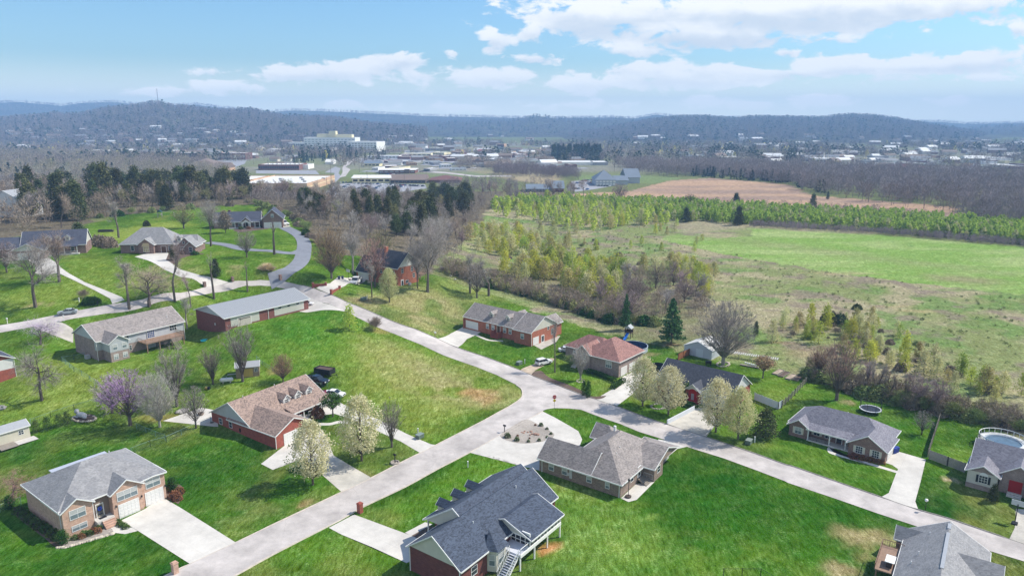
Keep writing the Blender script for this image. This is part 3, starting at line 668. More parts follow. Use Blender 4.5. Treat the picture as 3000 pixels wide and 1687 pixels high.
sGrey=shingle('grey_shingle',(.15,.15,.158),(.29,.29,.295));sBrown=shingle('brown_shingle',(.085,.062,.052),(.34,.245,.20),.75);sBlue=shingle('blue_shingle',(.010,.016,.030),(.060,.080,.122),.75)
sTaupe=shingle('taupe_shingle',(.11,.098,.092),(.31,.275,.258),.6);sSlate=shingle('slate_shingle',(.085,.085,.115),(.22,.215,.25),.6);sBlack=shingle('black_shingle',(.018,.022,.036),(.06,.068,.09));sRed=shingle('red_shingle',(.12,.055,.045),(.33,.17,.145),.6);sDkBlue=shingle('navy_shingle',(.022,.026,.045),(.07,.08,.115))
sidW=siding('white_siding',(.62,.62,.61));sidC=siding('cream_siding',(.55,.53,.46));sidG=siding('grey_siding',(.42,.44,.46))
RED=mat('red_door',(.35,.015,.02),.4);NAVY=mat('blue_door',(.05,.09,.22),.4);BROWN=mat('brown_door',(.10,.05,.03),.6);CREAMS=mat('cream_shutter',(.58,.54,.45),.6);BLKS=mat('black_shutter',(.02,.025,.03),.6)
METR=mat('metal_roof_grey',(.33,.34,.355),.4,.08,1.5,.5)
def o_(f,x,y): return g(f,x,y)
# H1 split-level tan brick
X,Y=o_('E',612,1098)
h=House('brick_house','tan brick split-level house with grey hipped roof and two white garage doors',X,Y,53,tanb,sGrey)
h.block(0,15.8,.4,13.8,4.75,8.1,'u',(6.3,6.3))
h.block(0,4.3,-.25,6,4.55,5.9,'v',(0,3),oh=.35)
h.block(7.,11.7,-.9,6,4.7,6.25,'v',(0,3),oh=.35)
h.block(11.7,15.7,-.5,3,4.74,4.9,'v',(0,2),oh=.3,gab=False)
for u,w,n in((2.15,2.2,2),(9.35,3.1,3),(13.7,2.3,2)): h.win('f',u,{2.15:-.255,9.35:-.905,13.7:-.505}[u],2.75 if u<3 else 3.05,w,1.45,n,2,BLIND)
h.win('f',2.15,-.255,.75,2.1,.85,2,1,BLIND)
h.garage('f',9.35,-.905,3.,2.3);h.garage('f',13.7,-.505,2.8,2.3)
h.part('entry_recess',MB().box(4.32,6.98,.36,.395,.5,4.4),mat('dark_brown_door_surround',(.2,.15,.12)));h.door('f',5.5,.36,1.15,1.0,2.1,mat('tan_door',(.30,.26,.20)),True)  # flat dark brown panel on the entry wall behind the door
h.part('wreath',MB().lathe([(.12,-.03),(.34,-.05),(.36,.0),(.12,.02)],14),mat('blue_wreath',(.05,.09,.45),.8,.5,9),(5.5,.24,2.5)).rotation_euler=(math.pi/2,0,0)
h.part('porch_slab',MB().box(4.35,6.95,-1.2,.36,0,1.1),CONC);h.steps(5.0,6.9,-1.25,-.32,4,1.05,tanb);h.part('doormat',MB().box(5.,6.1,-.6,0.1,1.1,1.12),DARK)
h.part('patio_roof',MB().box(5.5,14.8,13.9,19.6,2.9,3.05),mat('patio_roof_grey',(.40,.43,.50),.5,.1,1));[h.post(u,19.4,0,2.9) for u in(5.8,10,14.5)]
h.vent(11.6,9.5,6.9);h.downspout(4.45,-.1,4.4);h.downspout(-.06,.5,4.4)
for u in(7.45,11.5,15.6): h.part('wall_lamp',MB().box(-.08,.08,-.15,0,2.2,2.55),DARK,(u,-.9 if u<11.6 else -.5,0))
h.done()
# H2 red brick ranch; garage door faces +u
X,Y=o_('F',690,890)
h=House('brick_house','red brick ranch house with speckled brown roof, three dormers and a front porch',X,Y,-33.5,redb,sBrown,sidG)
h.block(-21.,-8.2,0.05,19.6,2.9,6.4,'v')
h.gm=None;h.block(-15,-.3,.0,8.6,2.9,5.0,'u');h.gm=sidG
h.garage('r',-.3,4.4,5.,2.3)
for v in(3.3,6.6): pass
h.win('f',-17.9,.0,1.,1.,1.2);h.win('f',-14.6,0,1.,.9,1.2);h.part('electric_meter',MB().box(-.15,.15,-.15,0,.8,1.6),DARK,(-11.5,0,0))
h.roof.prism([(-8.6,8.9,3.35),(-8.6,19.9,3.35),(-5.9,19.9,2.72),(-5.9,8.9,2.72)],(0,0,.13));h.trim.prism([(-5.9,8.9,2.62),(-5.9,19.9,2.62),(-5.9,19.9,2.86),(-5.9,8.9,2.86)],(.07,0,0))
h.part('porch_floor',MB().box(-8.2,-6.,8.7,19.6,0,.9),CONC)
for v in(9.2,11.8,14.2,16.6,19.3): h.post(-6.15,v,.9,2.75)
for v in(10.2,15.6,18): h.win('r',-8.2,v,1.3,1.,1.3)
h.door('r',-8.2,12.8,.9,1,2.05,RED);h.rail([(-6.1,9.2),(-6.1,11.2)],.9);h.rail([(-6.1,13),(-6.1,19.3)],.9)
h.steps(11.3,12.9,-6.,.3,6,.9,CONC,'u');h.rail([(-5.9,11.2),(-4.2,11.2)],.3);h.rail([(-5.9,13.),(-4.2,13.)],.3)
for v in(10.6,13.6,16.6): h.dormer('r',-9.9,v,3.75,1.7,1.15,3.,sidW)
h.vent(-15.5,12,6.1,.35);h.vent(-15.5,4,6.1,.35);h.downspout(-.35,-.06,2.8);h.done()
# H3 blue roof
X,Y=o_('I',650,1390)
h=House('brick_house','dark red brick house with slate blue roof, three dormers and screened back porch',X,Y,54,maroon,sBlue,sidC)
h.block(0,23.6,-9.3,0,3.9,7.2,'u')
h.block(6.6,23.2,-8.2,2.9,3.9,7.5,'u',z0=3.,walls=False)
h.wall.box(6.8,23.1,-.1,1.3,-2,3.9)
h.block(11.4,19.6,-12.9,-4,3.9,5.6,'u',z0=3.4,walls=False)
for u in(9.4,12.8,16.2): h.dormer('b',u,2.35,4.55,1.5,1.,3.6,sidC)
h.part('front_porch_floor',MB().box(6.8,23,1.3,3.1,-.2,.5),CONC)
for u in(7.1,11,15,19,22.8): h.post(u,2.95,.4,3.6)
h.rail([(7.1,2.95),(10.2,2.95)],.5)
h.part('front_gable_wall',MB().prism([(6.35,-7.9,3.95),(6.35,2.6,3.95),(6.35,-2.65,7.4)],(.12,0,0)),sidC)
# bay window
bx=7.6;a=[(bx-1.7,-9.3),(bx-1.1,-10.5),(bx+1.1,-10.5),(bx+1.7,-9.3)]
m=MB();m.prism([(x,y,.3) for x,y in a],(0,0,3.3));h.part('bay_wall',m,sidC)
ra=[(bx-2.1,-9.2),(bx-1.35,-11.),(bx+1.35,-11.),(bx+2.1,-9.2)];m=MB()
for i in range(3): m.quad((ra[i][0],ra[i][1],3.7),(ra[i+1][0],ra[i+1][1],3.7),(bx,-8.3,5.7))
m.quad((ra[0][0],ra[0][1],3.7),(bx,-8.3,5.7),(bx,-8.2,3.7));m.quad((ra[3][0],ra[3][1],3.7),(bx,-8.2,3.7),(bx,-8.3,5.7))
h.part('bay_roof',m,sBlue);h.win('f',bx,-10.52,1.3,1.3,1.6,1,2,BLIND)
o=h.win('f',bx-1.42,-9.95,1.3,.8,1.6,1,2,BLIND);o.rotation_euler=(0,0,math.atan2(1.2,-.6)+math.pi);o=h.win('f',bx+1.42,-9.95,1.3,.8,1.6,1,2,BLIND);o.rotation_euler=(0,0,math.atan2(1.2,.6))
# screened porch and deck
h.part('deck_floor',MB().box(8.9,19.6,-12.9,-9.3,2.3,2.55).box(10.2,11.4,-9.4,-9.3,2.3,2.55),mat('deck_paint',(.55,.56,.62),.6,.08,2))
sm=MB()
for x in np.arange(11.5,19.6,.9): sm.box(x-.06,x+.06,-12.86,-12.74,2.55,3.75)
for y in np.arange(-12.8,-9.3,.85): sm.box(11.45,11.57,y-.05,y+.05,2.55,3.75);sm.box(19.4,19.52,y-.05,y+.05,2.55,3.75)
sm.box(11.5,19.5,-12.85,-12.75,3.6,3.8).box(11.5,19.5,-12.84,-12.76,3.1,3.2).box(11.46,11.56,-12.8,-9.3,3.,3.1).box(11.4,11.6,-12.8,-9.3,3.7,4.6)
h.part('screen_frame',sm,WHITE);h.part('screen',MB().box(11.5,19.45,-12.78,-12.77,2.55,3.7).box(11.51,11.52,-12.7,-9.3,2.55,4.2).box(19.45,19.46,-12.7,-9.3,2.55,3.7),mat('insect_screen',(.02,.022,.028),.6))
h.rail([(8.9,-12.9),(19.6,-12.9),(19.6,-9.4)],2.55,.95);h.rail([(8.9,-10.6),(8.9,-9.4)],2.55)
h.part('deck_beam',MB().box(8.9,19.6,-12.98,-12.9,2.1,2.6),WHITE)
for u in(9,12.6,16.,19.5): h.post(u,-12.8,-.5,2.2,.1,'deck_post')
for u in(12,16): h.post(u,-9.9,-.5,2.3,.1,'deck_post')
m=MB()
for i in range(11): m.box(8.9-.28*(i+1)-.05,8.9-.28*i,-12.6,-11.2,2.5-.23*(i+1),2.5-.23*(i+1)+.06)
h.part('stair_treads',m,mat('deck_paint',(.55,.56,.62)));m=MB()
for y in(-12.7,-11.1):
    m.prism([(8.9,y,2.5),(8.9,y,2.2),(5.8,y,-.3),(5.8,y,0)],(0,.08,0));m.prism([(8.9,y,3.5),(8.9,y,3.4),(5.8,y,.9),(5.8,y,1.)],(0,.08,0))
    for i in range(9): x=8.8-i*.36;m.box(x-.02,x+.02,y,y+.06,2.5-(8.9-x)*.81,3.4-(8.9-x)*.81)
h.part('stair_stringer',m,WHITE)
h.garage('b',3.3,0.0,5.,2.3);h.win('r',23.6,-5,1.5,1.1,1.4);h.vent(6.8,-6.1,6.1);h.vent(18,-5.6,6.6);h.downspout(-.06,-.1,3.7);h.downspout(-.06,-9.3,3.7)
h.win('f',3,-9.3,1.4,1.2,1.3);h.part('front_gable_trim',MB().prism([(6.2,2.9,3.75),(6.2,2.9,3.95),(6.2,-2.65,7.75),(6.2,-2.65,7.5)],(.08,0,0)).prism([(6.2,-8.2,3.75),(6.2,-8.2,3.95),(6.2,-2.65,7.75),(6.2,-2.65,7.5)],(.08,0,0)),WHITE)
h.done()
# H4 brown brick, taupe roof
X,Y=o_('J',1025,992)
h=House('brick_house','brown brick house with taupe hipped roof and long wing beside the circular drive',X,Y,54,brnb,sTaupe)
h.block(0,17.,.1,11.8,2.75,6.6,'u',(6.0,6.0));h.block(-.02,6.6,6,16.6,2.75,5.3,'v',(0,0))
h.block(8.2,18.8,-2.2,4.5,2.7,4.7,'v',(0,3),z0=3,walls=False);h.wall.box(8.4,12.,-2.2,3,-2,2.7);h.wall.box(12.2,16.6,-.6,2,-2,2.7)
h.block(13.6,18,8,13.4,2.75,4.6,'v',(3,0))
for v,w,z in((14.,1.,.9),(11.2,1.,.9),(6.2,.9,1.),(2.6,.7,1.)): h.win('l',-.02,v,z,w,1.3 if w>.9 else 1.,1,2,BLIND)
h.win('f',4.3,.1,1.2,1.,1.2);h.door('f',7.,.1,.9,1.,2.,WHITE,True);h.steps(6.2,8.3,-.1,-.35,5,.9,WOODG)
h.rail([(8.38,-.2),(8.38,-1.9)],.3,1.,CONC);h.win('f',10.2,-2.2,1.2,1.1,1.2);h.win('r',16.6,1,1.2,.9,1.2)
h.part('electric_panel',MB().box(-.1,.1,-.25,.25,.6,2.5).box(-.16,.1,.3,.6,1.,1.5),mat('meter_grey',(.5,.5,.5),.5),(-.05,9.9,0))
h.part('white_chimney_cap',MB().box(-.2,.2,-.2,.2,-.5,.5),WHITE,(12.6,8,6));h.part('gate_wall',MB().box(16.65,18.6,-.5,-.2,0,1.8),CONC)
h.vent(5,3.6,4.9);h.vent(7,4,5.2);h.downspout(-.06,16.,2.6);h.downspout(-.06,.3,2.6);h.done()
# H5
X,Y=o_('K',360,108)
h=House('brick_house','brown brick ranch house with slate hipped roof, cream shutters and long front porch',X,Y,-41.,rb2,sSlate)
h.block(-.3,17.6,1.2,10.4,2.5,5.3,'u',(4.2,4.6));h.block(0,3.7,-.4,6,2.5,3.75,'v',(0,3));h.block(11.8,18.3,-1.5,6,2.5,4.6,'v',(0,3))
h.roof.prism([(3.4,1.6,2.88),(11.9,1.6,2.88),(11.9,-.75,2.32),(3.4,-.75,2.32)],(0,0,.12));h.trim.prism([(3.4,-.76,2.2),(11.9,-.76,2.2),(11.9,-.76,2.46),(3.4,-.76,2.46)],(0,-.06,0))
h.part('porch_floor',MB().box(3.7,11.8,-.8,1.2,-.2,.25),CONC)
for u in(3.9,8.,11.): h.post(u,-.62,.2,2.35)
h.rail([(3.9,-.62),(8.,-.62)],.25,.8,DARK)
h.win('f',1.85,-.4,.8,1.2,1.3,2,2,BLIND,CREAMS);h.win('f',13.7,-1.5,.75,1.15,1.3,3,3,None,CREAMS);h.win('f',16.6,-1.5,.75,1.15,1.3,3,3,None,CREAMS)
h.win('f',5.,1.2,.8,1.1,1.3,2,2,None,CREAMS);h.win('f',7.2,1.2,.8,1.1,1.3,2,2);h.door('f',9.3,1.2,.25,1,2.1,BROWN,True);h.win('f',10.6,1.2,.4,.4,1.9,1,3);h.garage('r',18.3,2.5,5);h.vent(9,6.6,5.,.2);h.downspout(11,-.7,2.3);h.done()
# H8
X,Y=o_('L',700,1022)
h=House('brick_house','white and red brick house with black roof and arched red front door',X,Y,-40,redb,sBlack,sidW)
h.block(-9.2,9.2,2.,12.4,3.1,6.6,'u');h.gm=sidW;h.block(-.9,2.6,.0,6,3.0,4.5,'v',gab=False);h.wm=redb
h.block(2.6,8.4,.7,6,3.,4.9,'v',(0,0),wm=sidW);h.block(-6.,-2.6,1.5,6,3.,4.6,'v',wm=sidW)
h.part('entry_gable_wall',MB().prism([(-1.2,-.05,3.05),(2.9,-.05,3.05),(.85,-.05,4.5)],(0,.1,0)),sidW)
dr=MB().box(-1.,1.,-.1,0,0,2.2);dr.prism([(math.cos(a)*1.,-.1,2.2+math.sin(a)*.9) for a in np.linspace(0,math.pi,11)],(0,.1,0));o=h.part('front_door',dr,RED,(.9,0,.3))
h.part('door_glass',MB().box(-.35,.35,-.12,-.09,.5,2.),mat('pinkish_glass',(.35,.3,.36),.3),(0,0,0),None,o)
h.win('f',5.2,.7,1.,1.2,1.4,2,2,None,BLKS);h.garage('f',7.,.69,2.2,2.2);h.steps(.2,1.8,-.1,-.4,3,.5,redb);h.win('r',9.2,7,1.2,1.1,1.4);h.done()
# H9
X,Y=o_('C',1645,1117)
h=House('brick_house','taupe brick two-level house with reddish brown hipped roof and green clipped hedge',X,Y,-40,greyb,sRed)
h.block(-12.2,0,0.2,12.,4.3,7.6,'v',(6,4));h.block(-19.2,-8,4.2,13,3.7,6.4,'u',(4.5,2));h.block(-12.8,-8.4,-.3,6,4.5,6.4,'v',(0,0));h.block(-13.6,-11.6,.8,4,3.6,4.7,'v',(0,0))
h.win('f',-10.4,-.3,2.,1.7,1.6,3,2,BLIND);h.win('f',-3,.2,2.,1.6,1.6,3,2,BLIND);h.door('f',-12.9,.8,1.4,1.2,2.1,WHITE,True)
h.garage('r',0,2.6,2.7,2.2);h.garage('r',0,6.6,2.7,2.2);h.win('f',-16,4.2,1.9,1.1,1.3);h.steps(-13.6,-12.2,.7,-.4,5,1.4,CONC);h.vent(-2.4,6,5.2,.3);h.done()
# H10
X,Y=o_('C',822,822)
h=House('brick_house','long orange brick house with grey brown roof, two cream dormers and white gable',X,Y,-40,orgb,sTaupe,sidC)
h.block(-27.,-6.2,1.4,11.5,3.9,7.,'u');h.block(-6.2,0,.1,12.3,4.1,7.5,'u')
h.block(-5.8,-.8,9.,15.6,4.,5.8,'v');h.block(-16,-11,9,13.5,3.9,5.6,'v')
h.wall.box(-27.3,-27.0,1.0,4,-2,3.2)
h.garage('f',-23.9,1.4,4.8,2.2,z=.4);h.dormer('f',-17.4,3.0,4.75,1.5,1.2,2.8,sidC);h.dormer('f',-11.,3.0,4.75,1.5,1.2,2.8,sidC)
for u in(-17.6,-15.4,-10.9,-8.8): h.win('f',u,1.4,1.7,1.,1.4,1,2,BLIND)
h.door('f',-13.2,1.4,1.2,1.1,2.1,BROWN);h.win('f',-3.2,.1,1.7,1.1,1.4,1,2,BLIND);h.steps(-14.4,-12,1.3,-.4,5,1.2,redb);h.part('porch_wall',MB().box(-14.6,-14.4,-.8,1.4,0,1.9).box(-12,-11.8,-.8,1.4,0,1.9),redb)
h.garage('r',0,2.2,2.4,2.1,z=.1);h.door('r',0,5.4,0,1.2,2.1,WHITE,True);h.win('r',0,10,1.4,1.1,1.6);h.win('r',0,8,3.2,.8,.9)
h.part('patio_cover',MB().box(-10.6,-6.5,11.6,15.4,3.3,3.42),WHITE);h.post(-10.4,15.2,0,3.3);h.post(-6.7,15.2,0,3.3)
h.downspout(-6.1,1.2,3.8);h.downspout(.05,.2,3.9);h.done()
# H11
X,Y=PW['brick3']
h=House('brick_house','tall red brick house with white gable, steep black roof and white garage door',X,Y,-38,orgb,sBlack,sidW)
h.block(-14.,0,0,9.5,6.2,10.6,'u',og=.5);h.block(-21,-14,0.2,8,3.,7.6,'u');
h.dormer('f',-16.6,.9,4.0,2.2,1.7,3.2,sidW);h.dormer('f',-13.4,.3,5.2,1.8,1.7,3.,sidW);h.dormer('f',-9.4,.3,5.8,1.8,1.6,3,sidW)
h.garage('f',-17.4,.2,5.2,2.2,z=.1)
for u in(-11,-8,-5,-2): h.win('f',u,0,3.6,1.1,1.5)
for v in(2.2,6.6): h.win('r',0,v,4.2,.9,1.6,2,2)
h.win('r',0,7.4,1.9,.9,1.5,2,2);h.door('r',0,2.,-.2,1.,2.1,WHITE,True);h.win('r',0,4.2,.5,1.2,1.,2,1)
h.part('chimney',MB().box(-.5,.5,-.5,.5,-2,1.8),orgb,(-9.6,4.2,10));h.part('back_deck',MB().box(-5,.8,9.6,12.6,2.4,2.6),WOOD);h.rail([(.8,9.6),(.8,12.6),(-5,12.6)],2.6,.9,WOOD)
for u,v in((.6,12.4),(-4.8,12.4),(-2,12.4)): h.post(u,v,-1,2.4,.1,'deck_post',WOOD)
h.part('air_conditioner',MB().box(-.4,.4,-.4,.4,0,.8),mat('ac_grey',(.4,.4,.4),.5),(1.2,4.2,0));h.done()
# H12 storage building
X,Y=PW['storage']
h=House('storage_building','long brick storage building with pale grey metal roof beside the road',X,Y,52.5,brick('dark_red_brick',(.20,.06,.048),(.15,.045,.04),(.2,.12,.1)),METR,mat('grey_gable_panel',(.42,.45,.47),.5,.05,2),cat='storage building')
h.block(0,26.5,0,14.5,3.7,5.9,'u',og=.5)
pan=mat('beige_panel',(.50,.49,.44),.6,.08,2)
m=MB()
for u0,u1 in((1.6,10.2),(15.,24.9)):
    m.box(u0,u1,-.03,0,1.0 if u0>2 else .9,3.62)
    for x in np.arange(u0+.3,u1,.4): m.box(x-.03,x+.03,-.06,-.03,1.05,3.6)
h.part('metal_panel',m,pan);h.garage('f',5.6,-.03,4.,2.9,mat('beige_door',(.46,.42,.37),.6,.05,2))
for u in(16.8,19.8,22.8): h.win('f',u,-.06,2.75,1.1,.5,1,1)
m=MB()
for i in range(8): m.box(4.0+i*.42,4.0+i*.42+.3,-.12,-.1,2.35,2.6)
h.part('door_windows',m,GLASS);h.downspout(13.,-.1,3.6);h.part('meter_box',MB().box(-.1,.0,-.15,.15,.9,1.5),WHITE,(-.02,5,0))
m=MB()
for x in np.arange(-.4,27,.6): 
    for q in(-1,1): m.prism([(x,7.25,6.07),(x,7.25+q*7.6,6.07-7.6*.3034),(x+.05,7.25+q*7.6,6.07-7.6*.3034),(x+.05,7.25,6.07)],(0,0,.05))
h.part('roof_seam',m,METR);h.done()
# H13 grey two-storey
X,Y=PW['grey2']
h=House('two_storey_house','grey sided two-storey house with taupe roof, brick lower level and wooden deck',X,Y,54,greyb,sTaupe,sidG)
h.block(-1.2,21.,4.,16.,5.,8.1,'u');h.gab.box(4.3,20.98,3.96,4.,2.5,4.98)
h.block(0,4.4,0,8,4.9,6.4,'v');h.gab.box(-.03,4.43,-.03,4,2.5,4.88).box(-1.23,-.02,3.95,4.,2.5,4.9).box(-1.25,-1.2,3.96,5.,2.5,4.9)
for u in(1.2,3.4): h.win('f',u,-.04,3.,1.,1.3,1,2,BLIND);h.win('f',u,-.0,.6,1.,1.2,2,3,BLIND)
h.win('f',5.9,3.95,3.6,1.1,1.,2,2);h.win('f',5.8,3.99,.7,2.2,1.2,4,3);h.part('patio_door',MB().box(-1.,1.,-.1,0,0,2.1),WHITE,(12.,3.95,2.55));o=h.win('f',12.,3.84,2.75,1.8,1.8,4,4,mat('blue_glass',(.03,.06,.16),.15))
h.win('f',18.,3.95,3.2,1.8,1.4,3,2);h.door('f',12,4.,0,1.6,2.1,BLIND)
h.part('deck_floor',MB().box(8.6,18.6,-.2,3.95,2.35,2.5),WOOD);h.rail([(8.6,3.8),(8.6,-.2),(14.8,-.2)],2.5,.9,WOOD);h.rail([(16.2,-.2),(18.6,-.2),(18.6,3.8)],2.5,.9,WOOD)
for u in(8.8,12,15.2,18.4): h.post(u,-.1,-1,2.4,.1,'deck_post',WOOD)
m=MB()
for i in range(10): m.box(14.9,16.1,-.5-i*.3,-.2-i*.3,2.3-i*.25,2.36-i*.25)
m.prism([(14.85,-.2,2.4),(14.85,-.2,2.1),(14.85,-3.4,-.4),(14.85,-3.4,-.1)],(.06,0,0)).prism([(16.1,-.2,2.4),(16.1,-.2,2.1),(16.1,-3.4,-.4),(16.1,-3.4,-.1)],(.06,0,0)).prism([(16.1,-.2,3.4),(16.1,-.2,3.3),(16.1,-3.4,.6),(16.1,-3.4,.7)],(.06,0,0))
h.part('deck_stairs',m,WOODG);h.vent(4,9,6.9,.3);h.vent(18,6.4,6.6,.3);h.downspout(-1.3,3.9,4.8);h.downspout(21,3.9,4.8);h.part('air_conditioner',MB().box(-.5,.5,-.5,.5,0,.9),mat('ac_grey',(.4,.4,.4)),(-2.,8,0));h.done()
# H14 far left edge
X,Y=o_('D',150,845)
h=House('white_sided_house','white sided house with navy roof and red brick base at left edge of the photo',X,Y,54,redb,sDkBlue)
h.block(-14,0,0,12,4.6,8.,'v',wm=sidW);h.wall.box(-14.05,.05,-.05,12.05,-2,2.2);h.downspout(.1,-.1,4.4);h.done()
# H15
X,Y=PW['upleft']
h=House('brick_house','navy roofed brick house with three white dormers among bare trees at upper left',X,Y,22,rb2,sDkBlue,sidC)
h.block(-9,4,4,15,3.,6.,'u');h.block(0.,19,4.4,16.5,3.3,7.6,'u');h.block(-1.5,8.,-3.,8,3.,5.2,'v')
h.garage('f',1.8,-3.,2.6,2.2);h.garage('f',5.2,-3.,2.6,2.2)
for u in(8.,10.8,13.6): h.dormer('f',u,5.9,4.6,1.4,1.2,3.,sidC)
h.roof.prism([(8.,4.6,3.5),(17,4.6,3.5),(17,2.2,2.85),(8,2.2,2.85)],(0,0,.12));h.part('porch_floor',MB().box(8,17,2.4,4.4,-.5,.4),CONC)
for u in(9.6,12.8,16.6): h.post(u,2.5,.3,2.9)
h.rail([(9.6,2.5),(16.6,2.5)],.4,.8)
for u in(10,15): h.win('f',u,4.4,1.,1.,1.3)
h.done()
# H16
X,Y=PW['hip']
h=House('brick_house','brown brick house with grey hipped roof and bay window beside a curving drive',X,Y,4,rb2,sGrey)
h.block(-8.5,9.5,3.5,15.5,3.3,8.,'u',(5.5,5.5));h.block(-1.6,3.4,1.6,9,3.3,5.2,'v',(0,3));h.block(9.,17.4,4.,11.,3.,5.6,'u',(2,1));h.block(12.,17,0.6,9,3.2,5.6,'v',(0,3));h.block(14.8,18,-.4,6,2.9,4.4,'v',(0,2))
h.win('f',.9,1.6,.7,1.8,1.7,3,2,mat('warm_glass',(.35,.28,.15),.3));h.part('bay_awning',MB().prism([(-.4,1.2,2.6),(2.2,1.2,2.6),(1.8,1.6,3.7),(0,1.6,3.7)],(0,.1,0)),mat('tan_awning',(.5,.38,.22)))
h.win('f',-4.5,3.5,.9,1.,1.5);h.win('f',13.4,.6,.9,1.,1.5);h.win('f',16.5,-.4,.9,1.,1.5);h.dormer('f',11.,4.6,4.,1.3,1.1,2.4,sidC)
h.door('f',6,3.5,0,1.6,2.2,BROWN);h.win('f',8,3.5,.8,.8,1.5);h.win('f',14,.6,3.6,.7,.7);h.done()
# H17
X,Y=PW['portico']
h=House('brick_house','navy roofed red brick house with white arched portico and white-trimmed garage gable',X,Y,14,rb2,sDkBlue)
h.block(-19,0,1.2,11,3.,6.4,'u',(0,0));h.block(1.2,9.4,-2.5,9.,4.2,7.9,'v',oh=.5);h.block(0,2,1.6,8,3,4,'u')
h.block(-7.6,-3.6,-1.9,3,3.,4.8,'v',z0=2.6,walls=False)
h.roof.prism([(-12.6,1.4,3.3),(0,1.4,3.3),(0,-.9,2.8),(-12.6,-.9,2.8)],(0,0,.12));h.trim.prism([(-12.6,-.9,2.6),(0,-.9,2.6),(0,-.9,2.9),(-12.6,-.9,2.9)],(0,-.06,0))
h.part('porch_floor',MB().box(-12.6,0,-1.8,1.2,-.6,.3),CONC)
for u in(-12.3,-10.2,-2.2,-.3): h.post(u,-.7,.2,2.8,.12)
m=MB()
a=[(math.cos(t)*1.25,-1.95,1.5+math.sin(t)*1.25) for t in np.linspace(math.pi,0,13)]
for i in range(12): m.prism([a[i],a[i+1],(a[i+1][0],-1.95,3.9-abs(a[i+1][0])*.75),(a[i][0],-1.95,3.9-abs(a[i][0])*.75)],(0,.14,0))
m.box(-1.95,-1.26,-1.95,-1.8,2.,3.0).box(1.26,1.95,-1.95,-1.8,2.,3.)
h.part('portico_arch',m,WHITE,(-5.6,0,0))
for u in(-7.3,-6.9,-4.3,-3.9): h.post(u,-1.85,.2,2.9,.11,'portico_column')
h.door('f',-5.6,1.2,.3,1.1,2.2,WHITE,True)
for u in(-11,-8.6,-2.6): h.win('f',u,1.2,.9,1.,1.5,1,2,BLIND)
h.garage('f',3.3,-2.5,3.,2.4);h.garage('f',7.2,-2.5,3.,2.4);h.win('f',5.3,-2.5,4.6,1.,1.4,1,2,BLIND);h.part('chimney',MB().box(-.5,.5,-.4,.4,-2,.8),rb2,(-13,7,6.4));h.win('f',-15,1.2,.9,1.1,1.4);h.done()
# H18 white gable at far left
X,Y=o_('1',0,1290)
h=House('white_house','white gabled house half hidden by dark trees at far left',X,Y,-6,sidW,sidG and mat('grey_roof',(.3,.31,.33)),z=float(H(X,Y))+0)
h.block(-6,13,0,12,7.5,12.5,'v');h.win('f',2,0,3,1.4,1.8);h.win('f',6,0,3,1.4,1.8);h.done()
# H6 right edge
X,Y=o_('K',2025,590)
h=House('brick_house','cream sided and brick house with red door and pool at right edge',X,Y,-40,greyb,sSlate)
h.block(0.2,14,2.6,11.6,3.3,6.3,'u',(0,5));h.block(0.,4.4,-.4,6,3.2,4.5,'v',wm=sidC);h.block(4.6,9.8,1.2,6,3.5,5.4,'v',wm=greyb);h.block(8.8,14,-.6,6,3.6,5.6,'v',wm=sidC)
h.wall.box(-.03,4.43,-.43,5,-2,.9)
h.win('f',2.4,-.4,1.4,1.2,1.3,3,3,None,BLKS);h.part('arch_light',MB().prism([(math.cos(a)*.6,-.06,math.sin(a)*.5) for a in np.linspace(0,math.pi,9)],(0,.05,0)),WHITE,(2.4,-.4,2.82))
h.part('front_door',MB().box(-.95,.95,-.06,0,0,2.1),RED,(6.9,1.2,.5));h.steps(5.9,8,1.1,-.4,3,.5,CONC);h.garage('f',11.4,-.6,4.2,2.3);h.win('f',11.4,-.6,3.,1.2,.8,2,1,None,BLKS);h.done()
# H7 bottom right
X,Y=o_('K',1375,1449)
A7=R(55)
h=House('brick_house','grey roofed house seen from above with wooden back deck at bottom right',X,Y,55,rb2,sGrey)
h.block(-7,8.6,-10.,-.3,3.,5.8,'u');h.block(-1.2,5.4,-11.6,-5,3.,5.,'v');h.block(5.6,7.9,-3,1.,3.,4.1,'v')
h.part('deck_floor',MB().box(-3.8,3.2,-.28,2.5,2.25,2.4),WOOD);h.rail([(3.2,-.2),(3.2,2.5),(-3.8,2.5)],2.4,.9,WOOD)
for u,v in((-3.6,2.3),(-.3,2.3),(3,2.3)): h.post(u,v,-1,2.3,.1,'deck_post',WOOD)
h.part('deck_bench',MB().box(-2.6,-.8,.6,1.3,2.4,3.2),mat('bench_dark',(.05,.035,.03),.7));h.part('table_cover',MB().box(-2.6,-.6,.3,1.5,3.2,3.28),WHITE)
h.part('ridge_vent',MB().box(-4.6,5.4,-.22,.22,0,.09),METR,(0,-5.15,5.88));h.part('ridge_vent',MB().box(6.6,8.2,-.22,.22,0,.09),METR,(0,-5.15,5.88));h.vent(6,-3.,4.5);h.vent(.2,-2.2,4.2);h.vent(-2.2,-1.6,3.8)
h.win('b',4.6,-.3,1.2,1.0,1.2);h.done()
